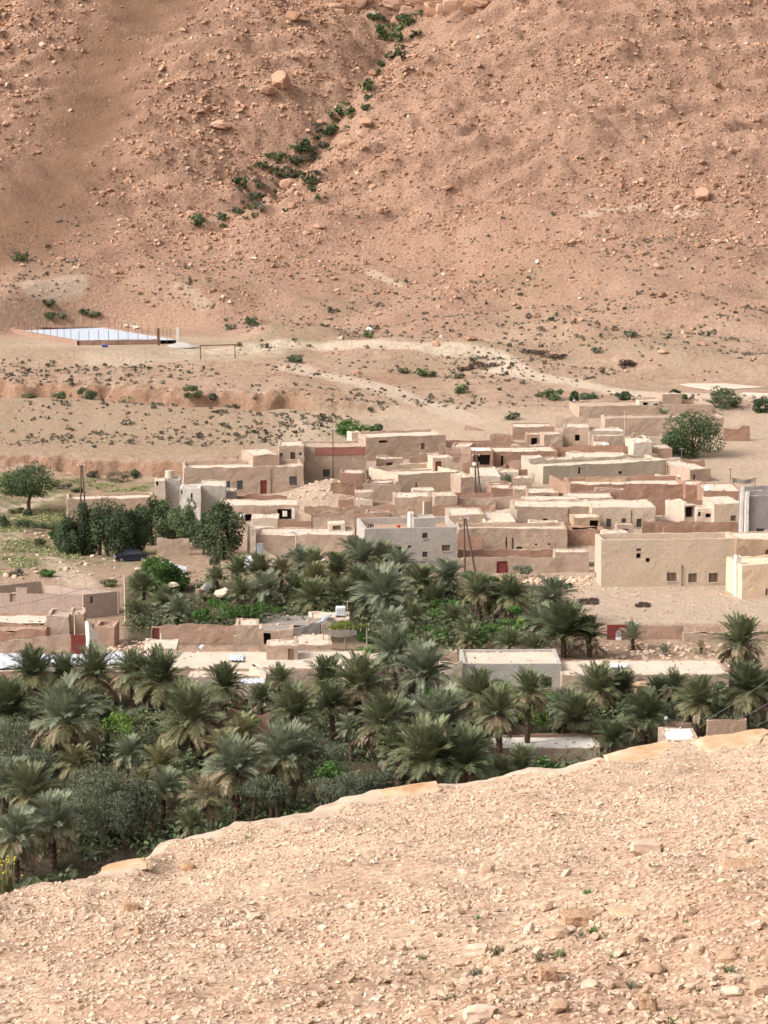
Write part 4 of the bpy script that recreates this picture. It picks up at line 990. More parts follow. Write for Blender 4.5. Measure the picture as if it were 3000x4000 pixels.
wall('upper terracotta wall between stacked mud rooms and the windowed roof room', 1088, 1216, 2034, 319, 0, 'mud_red')
wall('lower terracotta wall between stacked mud rooms and the windowed roof room', 1076, 1216, 2062, 313, 0, 'mud_terra')
wall('low sloping tan wall running down from the blue-grey sheet', 1030, 1112, 2150, 297, -10, 'mud_cream', vt2=2205)
h = House('concrete_house', 'grey two-storey concrete house with a stepped parapet and small square windows', 'house', 1600, 2220, 296)
h.box(1424, 1786, 2066, 295, 9, 7, 'concrete', 'mud_terra', 0.85, [(1467, 1498, 2130, 2148, 'win'), (1545, 1570, 2136, 2176, 'hole'), (1593, 1606, 2131, 2141, 'hole'), (1650, 1670, 2081, 2103, 'win'), (1650, 1670, 2155, 2177, 'win'), (1726, 1758, 2128, 2152, 'shut'), (1738, 1756, 2207, 2222, 'win')], topamp=0.02, disp=0.02)
h.band(1598, 1784, 2192, 2222, 'concrete_dark', 0, 0.02, 'plinth')
h.box(1617, 1702, 2025, 296.4, 3.2, 7, 'concrete', 'concrete', 0.1, [(1650, 1670, 2081, 2103, 'win')], z0=h.last['zt'] - .05, topamp=0.02, disp=0.02, name='stair_tower')
h.box(1603, 1617, 2008, 297.5, 2.5, 7, 'concrete_white', None, 0, z0=295 * 0 + 4.4, name='chimney')
# left cluster
h = House('mud_house', 'long low mud house with a pale roof behind the dark roadside trees', 'house', 400, 2040, 350)
h.box(262, 600, 1950, 344, 6, 9, 'mud_tan', 'roof_lime', 0.5, [], [(268, 276, 1965, 2010, 'tan')])
h = House('concrete_house', 'small white-walled house in front of a grey block room and a round turret', 'house', 740, 1960, 336)
h.box(702, 783, 1908, 333, 5, 3, 'concrete_white', 'concrete', 0.2, [(708, 714, 1915, 1930, 'hole'), (745, 752, 1926, 1950, 'hole')])
h.box(783, 882, 1899, 335.5, 6, 3, 'concrete', 'roof_lime', 0.1)
h.box(882, 924, 1920, 341, 4, 3, 'concrete', 'roof_lime', 0.1)
h = House('mud_house', 'grey-rendered house with a bright cream end wall and a dark hatch', 'house', 640, 1900, 342)
h.box(603, 646, 1880, 341, 4, 4, 'mud_cream', 'roof_lime', 0.1, [(610, 619, 1882, 1898, 'hole')])
h.box(646, 704, 1876, 342.5, 5, 4, 'concrete', 'concrete', 0.3)
mb = MB(); p = P(663, 1890, 346); zt = P(663, 1838, 346).z
mb.tube([(0, 0, -1.5), (0, 0, 0), (0, 0, zt - p.z)], [0.75, 0.72, 0.66], 14)
o = obj('turret', mb.mesh('turret'), 'mud_cream'); o.location = p; tag(o, 'round cream mud turret behind the grey-rendered house', 'turret')
wall('low tan wall in the shade right of the dark roadside trees', 612, 738, 2106, 306, 2, 'mud_tan')
# ---- front left
h = House('block_building', 'roofless pinkish-grey block building with open walls at the left', 'building', 300, 2440, 267)
for (u0, y0, u1, y1, vt, mat) in [(-120, 268, 325, 266, 2313, 'block_pink'), (-120, 269.5, 162, 275, 2303, 'block_pink'), (162, 275, 358, 270.5, 2281, 'block_pink'), (358, 270.5, 462, 268.6, 2300, 'block_pink')]:
    x0 = ray(u0, vt)[0] * y0; x1 = ray(u1, vt)[0] * y1; yw = math.degrees(math.atan2(y1 - y0, x1 - x0))
    h.box(u0, u1, vt, y0, 0.22, yw, mat, None, 0, topamp=0.03, disp=0.02, front=[(38, 62, 2320, 2352, 'hole')] if u1 == 325 else ())
h.box(325, 459, 2324, 265.6, 0.25, 32, 'block_pink', None, 0, [(410, 435, 2412, 2443, 'blue'), (352, 364, 2330, 2356, 'shut')], topamp=0.03, disp=0.02)
h.box(62, 105, 2296, 267.2, 0.3, -6, 'block_pink', None, 0, z0=1.5, topamp=0.03, disp=0.02)
h = House('mud_house', 'broken terracotta house under the pinkish block building, pale earth on its roof', 'house', 80, 2470, 258)
h.box(-100, 182, 2432, 258, 5, -2, 'mud_terra', 'roof_lime', 0.1, topamp=0.25)
h.box(-100, 178, 2462, 253, 3, -2, 'mud_red', 'mud_terra', 0.1, topamp=0.3)
h.box(180, 268, 2408, 257, 4, 0, 'block_pink', 'block_pink', 0.2, topamp=0.2)
h.box(268, 328, 2400, 258, 4, 4, 'mud_tan', 'mud_tan', 0.2, topamp=0.1)
wall('plain tan wall leading to the red metal gate at the left', -100, 276, 2510, 248, 3, 'mud_tan', vt2=2482)
h = House('metal_gate', 'plain dark red double metal gate between the tan wall and the white ruin', 'gate', 310, 2530, 247)
h.box(277, 347, 2481, 247.5, 0.1, 2, 'red_metal', None, 0, disp=0.0, topamp=0, th=0.04, name='leaf')
wall('tapering whitewashed ruin pillar beside the red gate', 345, 408, 2422, 243.5, 38, 'white_wash', vt2=2525, th=0.7, topamp=0.5, name='ruin')
h = House('mud_hut', 'square terracotta stub of a house right of the whitewashed ruin', 'hut', 400, 2500, 252)
h.box(368, 446, 2447, 251, 3, -4, 'mud_terra', 'mud_terra', 0.3, topamp=0.12)
wall('long terracotta yard wall with a brown metal door at its end', 590, 920, 2442, 253, 0, 'mud_terra', front=[(594, 624, 2449, 2506, 'brown')])
wall('triangular cream buttress wall in front of the terracotta yard wall', 628, 668, 2475, 249.5, 20, 'mud_cream', vt2=2515, topamp=0.05)
h = House('mud_house', 'crumbling mud room with a dark doorway and grey thatch behind it', 'house', 1080, 2500, 249)
h.box(1010, 1146, 2464, 247.5, 4, 2, 'mud_tan', 'thatch_grey', 0.1, [(1030, 1060, 2474, 2520, 'hole'), (1090, 1097, 2492, 2499, 'hole')], topamp=0.18)
h.box(920, 1010, 2443, 252.5, 4, 2, 'mud_tan', 'roof_lime', 0.1, topamp=0.15)
h.box(1010, 1250, 2445, 255, 6, 2, 'thatch_grey', 'thatch_grey', 0.05, topamp=0.4, disp=0.15)
h = House('mud_house', 'low mud platform house with a pale roof left of the vine pergola', 'house', 1220, 2520, 244)
h.box(1147, 1296, 2520, 243, 6, 2, 'mud_tan', 'roof_lime', 0.08, topamp=0.15)
h = House('mud_house', 'wide house with a long bright roof and a tan-doored roof room', 'house', 1000, 2620, 230)
h.box(500, 1425, 2614, 229, 8.6, 1, 'mud_tan', 'roof_lime', 0.06, topamp=0.08)
zr = h.last['zr']
h.box(1042, 1164, 2523, 233.5, 3, 4, 'mud_tan', 'roof_lime', 0.05, [(1125, 1148, 2534, 2577, 'tan')], z0=zr - .1)
h.box(735, 1050, 2646, 226, 2.9, 1, 'mud_cream', 'roof_lime', 0.05)
h.box(1396, 1480, 2572, 236, 2, 2, 'mud_cream', 'roof_lime', 0.05)
h.box(560, 690, 2535, 239.5, 5, 3, 'mud_cream', 'roof_lime', 0.08)
h.box(1040, 1062, 2632, 224.8, 4, 30, 'mud_cream', None, 0, topamp=0.4)
h = House('mud_house', 'dark-fronted house with arched openings and white sheet roofing behind tall palms', 'house', 200, 2700, 229)
h.box(-120, 498, 2622, 229.3, 8, 0, 'mud_terra', 'roof_lime', 0.1, [(15, 28, 2700, 2716, 'hole'), (66, 94, 2688, 2722, 'hole'), (110, 131, 2690, 2722, 'hole'), (168, 204, 2686, 2752, 'hole'), (296, 330, 2700, 2752, 'hole')])
h = House('mud_hut', 'little flat-roofed mud shelter carrying the white cage tank', 'hut', 1290, 2430, 257)
h.box(1206, 1366, 2418, 256, 4, 2, 'mud_cream', 'roof_lime', 0.04, topamp=0.12)
# front right
h = House('block_house', 'long grey concrete-block house with a brick-red shuttered opening among palms', 'house', 2000, 2650, 231)
h.box(1808, 2194, 2594, 231, 7, 1, 'block_grey', 'roof_lime', 0.25, [(2113, 2156, 2646, 2688, 'shut')], topamp=0.03, disp=0.02)
h.box(1806, 2170, 2582, 236, 0.3, 1, 'block_grey', None, 0, topamp=0.02, disp=0.02)
wall('bright broken mud wall at the left end of the grey block house', 1716, 1806, 2586, 231, -6, 'mud_cream', topamp=0.4)
h = House('mud_hut', 'small square chimney-like mud stub on the pale bank above the grey block house', 'hut', 1775, 2560, 241)
h.box(1760, 1788, 2540, 238, 0.9, 2, 'mud_tan', None, 0.0)
h = House('mud_house', 'long low tan house with a wide bright roof right of the grey block house', 'house', 2500, 2650, 229)
h.box(2195, 2850, 2638, 229, 7.2, 1, 'mud_tan', 'roof_lime', 0.06, topamp=0.05)
h = House('mud_hut', 'tiny ochre hut showing between palm crowns under the long bright roof', 'hut', 2508, 2690, 226)
h.box(2486, 2530, 2676, 226, 2, 2, 'mud_ochre', 'mud_ochre', 0.05)
wall('tan retaining wall right of the emblem gate', 2474, 2670, 2447, 257.6, 0, 'mud_terra', topamp=0.05)
wall('stepped tan retaining wall further along, with dry shrubs at its foot', 2672, 3120, 2470, 256, 2, 'mud_tan', th=0.9, topamp=0.35)
wall('short tan retaining wall left of the emblem gate, behind palms', 2240, 2364, 2448, 257.6, 0, 'mud_tan', topamp=0.05)
# emblem gate
h = House('metal_gate', 'red metal gate with a white lantern-like emblem set in the retaining wall', 'gate', 2416, 2517, 257)
h.box(2372, 2462, 2441, 257.2, 0.1, 0, 'red_metal', None, 0, disp=0.0, topamp=0, th=0.04, name='leaf')
h.box(2364, 2372, 2412, 257.3, 0.4, 0, 'mud_tan', None, 0, name='post'); h.box(2462, 2473, 2410, 257.3, 0.4, 0, 'mud_tan', None, 0, name='post')
def emblem():
    y = 257.12
    def disc(name, poly, mat, yy):
        mb = MB(); f = [P(u, v, yy) for u, v in poly]
        i0 = len(mb.v); mb.v += [tuple(p) for p in f] + [(p.x, yy + 0.02, p.z) for p in f]; n = len(f)
        mb.f.append(list(range(n))[::-1]); mb.f += [[k, (k + 1) % n, (k + 1) % n + n, k + n] for k in range(n)]
        obj(name, mb.mesh(name, h.off), mat, h.root)
    disc('emblem_dome', [(2406, 2487), (2405, 2475), (2408, 2466), (2413, 2462), (2421, 2462), (2426, 2467), (2428, 2477), (2426, 2487)], 'emblem_grey', y)
    disc('emblem_base', [(2405, 2500), (2404, 2490), (2410, 2487), (2416, 2490), (2422, 2487), (2428, 2490), (2427, 2500)], 'white_paint', y - 0.012)
    for v in (2467, 2473, 2480): disc('emblem_line', [(2410, v), (2416, v + 3), (2423, v), (2423, v + 1.6), (2416, v + 4.6), (2410, v + 1.6)], 'iron_grey', y - 0.025)
emblem()
# nearest low house right
h = House('mud_house', 'near low house with a whitish flat roof behind two slim palms', 'house', 2130, 2930, 205)
h.box(1915, 2345, 2926, 203.5, 4.5, 1, 'mud_tan', 'white_wash', 0.04)
h.box(1925, 2372, 2870, 208.6, 0.4, 1, 'mud_terra', None, 0)
wall('short terracotta wall with a white ball lamp, near the slope brink', 2600, 2702, 2829, 210, 0, 'mud_terra')
h = House('mud_house', 'sliver of whitish roof showing above the slope brink', 'house', 2660, 2880, 203)
h.box(2595, 2735, 2894, 202, 5, 0, 'mud_tan', 'white_wash', 0.04)
wall('terracotta wall behind a palm trunk at the slope brink', 2762, 2918, 2816, 206, 2, 'mud_terra')
wall('ragged red mud ruin poking out between palms in the grove', 780, 1055, 2818, 206, 2, 'mud_red', topamp=0.9, name='ruin', th=0.8)

wall('short reddish wall above the small village palm', 1929, 2062, 1834, 367, 1, 'mud_red')
wall('crumbling terracotta wall linking the upper mud rooms', 1742, 1800, 1752, 382, 0, 'mud_terra', topamp=0.3)
wall('terracotta wall before the house with the slit vent', 1600, 1770, 1782, 377, 4, 'mud_terra', topamp=0.25)
wall('low tan wall below the ruined cream house front', 2450, 2660, 1792, 376, 3, 'mud_cream', topamp=0.25)
wall('ragged tan wall at the left of the long rear compound', 2170, 2300, 1628, 416, -6, 'mud_tan', topamp=0.3)
wall('low terracotta wall between the tiny-windowed house and the slab roofs', 2330, 2540, 1960, 335, 1, 'mud_terra')
wall('pale crumbling wall left of the tiny-windowed house', 1935, 2020, 1990, 326, -8, 'mud_cream', topamp=0.3)
wall('low tan wall at the left end of the shop house', 1166, 1215, 1990, 327, -30, 'mud_tan', vt2=2015)
wall('terracotta wall below the rubble mound', 1190, 1330, 1980, 335, -4, 'mud_terra', topamp=0.25)

# low courtyard walls and little rooms packed between the houses, wherever open ground is left
def infill():
    rng = np.random.default_rng(77)
    def free(x, y, m):
        q = Vector((x, y))
        for A, ex, W, ey, dep in BOXES:
            d = q - A
            if -m < d.dot(ex) < W + m and -m < d.dot(ey) < dep + m: return False
        return True
    nw = nr = tries = 0
    while (nw < 34 or nr < 20) and tries < 4000:
        tries += 1
        y = rng.uniform(308, 400); u = rng.uniform(1190, 2740) if y < 380 else rng.uniform(1760, 2500); x = (u - CU) / F * y; L = rng.uniform(2.5, 6.5); yw = R(rng.choice([0, 0, 3, 8, -8, 80]) + rng.uniform(-4, 4))
        pts = [(x + math.cos(yw) * t * L, y + math.sin(yw) * t * L) for t in (0, .5, 1)]
        hgt = rng.uniform(1.3, 2.3); gz = g1(x, y)
        if nr < 20 and rng.random() < 0.5:
            W, D = rng.uniform(2.2, 4.5), rng.uniform(2.2, 3.5)
            if not all(free(x + a * W, y + b * D, .15) for a in (0, .5, 1) for b in (0, .5, 1)): continue
            zt = gz + rng.uniform(1.9, 2.7); hh = House('mud_room', 'little flat-roofed mud room squeezed between the packed village houses', 'hut', u, 1900, y, 'little rooms between the houses')
            vt = CV + F * math.tan(math.atan2(H - zt, y) - PIT); u1 = CU + (x + W) / y * F
            uc = (u + u1) / 2
            op = [(uc - 12, uc + 12, vt + 14, vt + 46, 'hole' if rng.random() < .5 else 'wood')] if rng.random() < .6 else []
            hh.box(u, u1, vt, y, D, 0, str(rng.choice(['mud_tan', 'mud_cream', 'mud_terra', 'mud_red'])), 'roof_lime', float(rng.uniform(.05, .3)), op, topamp=.2); nr += 1
        elif nw < 34:
            if not all(free(px, py, .25) for px, py in pts): continue
            zt = gz + hgt; vt = CV + F * math.tan(math.atan2(H - zt, y) - PIT); u1 = CU + pts[2][0] / pts[2][1] * F
            if u1 - u < 6: continue
            wall('low mud courtyard wall squeezed between the packed village houses', u, u1, vt, y, math.degrees(yw), str(rng.choice(['mud_tan', 'mud_red', 'mud_terra', 'mud_cream'])), topamp=.3, group='courtyard walls between the houses'); nw += 1
infill()

wall('low stone edging along the pale terrace before the peach house', 2790, 3100, 2384, 270, 1, 'mud_cream', topamp=.12, th=.5)
wall('second low stone edging below the first on the pale terrace', 2700, 3000, 2426, 263.5, -1, 'mud_cream', topamp=.15, th=.4)
# ================================================================== PALMS
def frond_mesh(name, droop, live, rng, vee=0.35):
    """unit-length feather leaf starting along +X, drooping by `droop` radians along its length"""
    n = 14; pts = []; p = Vector((0, 0, 0)); ang = 0.0; tang = []
    for i in range(n + 1):
        t = i / n; ang = -droop * t ** 1.4
        d = Vector((math.cos(ang), 0, math.sin(ang))); pts.append(p.copy()); tang.append(d); p = p + d / n
    V = []; Fc = []
    def tri(a, b, c):
        i = len(V); V.extend([tuple(a), tuple(b), tuple(c)]); Fc.append((i, i + 1, i + 2))
    for i in range(n):
        w0 = 0.022 * (1 - i / n) + 0.004; w1 = 0.022 * (1 - (i + 1) / n) + 0.003
        a, b = pts[i] + Vector((0, -w0, 0)), pts[i] + Vector((0, w0, 0)); c, d = pts[i + 1] + Vector((0, w1, 0)), pts[i + 1] + Vector((0, -w1, 0))
        tri(a, b, c); tri(a, c, d)
    m = 26
    for k in range(m):
        t = 0.16 + 0.84 * (k + 0.5) / m; f = t * n; i = min(n - 1, int(f)); q = pts[i].lerp(pts[i + 1], f - i); d = tang[i]; up = Vector((-d.z, 0, d.x))
        L = 0.26 * math.sin(math.pi * (0.16 + 0.76 * t)) ** 0.8 + 0.05
        fw = 0.55 + 0.75 * t
        for sgn in (-1, 1):
            vz = vee + rng.normal(0, 0.14) if live else -0.5 + rng.normal(0, 0.35)
            e = (Vector((0, sgn, 0)) + d * fw + up * vz).normalized() * L * rng.uniform(0.8, 1.15)
            wv = d * 0.024
            mid = q + e * 0.5; tip = q + e + (Vector((0, 0, -0.03)) if live else Vector((0, 0, -0.06)))
            tri(q - wv * 0.6, mid + wv, mid - wv); tri(mid - wv, mid + wv, tip)
    return npmesh(name, V, Fc)
_r = np.random.default_rng(17)
FR = {}
for key, mats in (('live', ('frond_green', 'frond_grey', 'frond_dark', 'frond_olive')), ('dry', ('frond_olive', 'frond_dry')), ('dead', ('frond_dead', 'frond_dry'))):
    base = [(0.5, True, 0.45), (0.95, True, 0.35), (1.4, True, 0.25)] if key == 'live' else [(1.0, True, 0.1), (1.4, True, 0.0)] if key == 'dry' else [(0.7, False, 0), (0.3, False, 0)]
    for mname in mats:
        L = []
        for b in base:
            me = frond_mesh('frond', b[0], b[1], _r, b[2]); me.materials.append(MATS[mname]); L.append(me)
        FR[key, mname] = L
def palm(u, v, rpx, y, kind, label, group='date palms of the grove', n=None):
    """crown centre at photo (u,v), crown radius rpx pixels, y metres away"""
    rng = random.Random(int(u * 7 + v * 13))
    c = P(u, v, y); gz = g1(c.x, c.y); sc = y / F; Lf = rpx * sc * (1.38 if y < 212 else 1.3 if y < 240 else 1.14) * rng.uniform(0.9, 1.12)
    if c.z < gz + 0.35: c.z = gz + 0.35
    root = empty('date_palm', (c.x, c.y, gz)); tag(root, label, 'palm', group); root.rotation_euler = (rng.uniform(-.06, .06), rng.uniform(-.08, .08), 0)
    hgt = c.z - gz
    # trunk with leaf-base rings
    rad = max(0.16, min(0.30, 0.075 * Lf + 0.05)) * (1.25 if kind == 'thick' else 1)
    mb = MB(); pts = []; rr = []; nr = max(4, int((hgt + 0.4) / 0.22)); lean = (rng.uniform(-.04, .04) * hgt, rng.uniform(-.03, .03) * hgt)
    for i in range(nr + 1):
        t = i / nr; z = -0.4 + (hgt + 0.4) * t; b = 1.0 + (0.16 if i % 2 else -0.08) + (0.35 if t > 0.82 else 0) * (t - 0.82) / 0.18 * 2
        pts.append((lean[0] * (t - 1) * (1 - 0), lean[1] * (t - 1), z)); rr.append(rad * b * (1.15 - 0.2 * t))
    mb.tube(pts, rr, 8); obj('trunk', mb.mesh('trunk'), 'bark', root)
    main = {'green': 'frond_green', 'grey': 'frond_grey', 'dark': 'frond_dark', 'thick': 'frond_dark', 'skirt': 'frond_green', 'olive': 'frond_olive', 'gskirt': 'frond_grey', 'tuft': 'frond_grey', 'low': 'frond_green', 'lowdark': 'frond_dark', 'dry': 'frond_dry'}[kind]
    nl = n or {'tuft': 22, 'dry': 20}.get(kind, 52 if rpx > 70 else 38)
    nd = {'skirt': 16, 'gskirt': 16, 'thick': 10, 'low': 2, 'lowdark': 3, 'tuft': 2, 'olive': 6, 'dry': 4}.get(kind, 13)
    if rpx < 45: nl, nd = min(nl, 18), 0
    ga = 2.39996
    for i in range(nl):
        t = i / (nl - 1); el = R(88 - 92 * t ** 0.9 + rng.uniform(-7, 7)) if kind not in ('tuft', 'low', 'lowdark') else R(88 - 66 * t + rng.uniform(-7, 7))
        lst = FR['live', main] if main in ('frond_green', 'frond_grey', 'frond_dark', 'frond_olive') else FR['dry', 'frond_dry']
        if t > 0.66 and kind not in ('low', 'lowdark', 'grey', 'tuft'): lst = FR['dry', 'frond_olive'] if rng.random() < 0.55 or kind not in ('skirt', 'gskirt') else FR['dry', 'frond_dry']
        me = lst[min(len(lst) - 1, max(0, int(t * len(lst) + rng.uniform(-.6, .6))))]
        o = obj('frond', me, None, root); az = i * ga + rng.uniform(-.25, .25)
        o.location = (0.12 * math.cos(az), 0.12 * math.sin(az), hgt - 0.15 * t); o.rotation_euler = (rng.uniform(-.3, .3), -el, az)
        s = Lf * rng.uniform(0.85, 1.1) * (0.82 + 0.18 * math.sin(math.pi * min(1, t + 0.25))); o.scale = (s, s * 1.0, s)
    for i in range(nd):
        key = 'frond_dead' if rng.random() < 0.5 else 'frond_dry'; lst = FR['dead', key] if rng.random() < 0.7 or kind not in ('skirt', 'gskirt') else FR['dry', 'frond_dry']
        o = obj('dead_frond', rng.choice(lst), None, root); az = i * ga * 1.3 + rng.uniform(-.4, .4); el = R(rng.uniform(-8, -60))
        o.location = (0.15 * math.cos(az), 0.15 * math.sin(az), hgt - 0.3); o.rotation_euler = (rng.uniform(-.4, .4), -el, az); s = Lf * rng.uniform(0.65, 0.92); o.scale = (s, s, s)
    return root
G1 = 'palms in front of the long bright roofs'; G2 = 'palms deep in the near grove'; G3 = 'palms of the middle grove'; G4 = 'palms among the gardens'
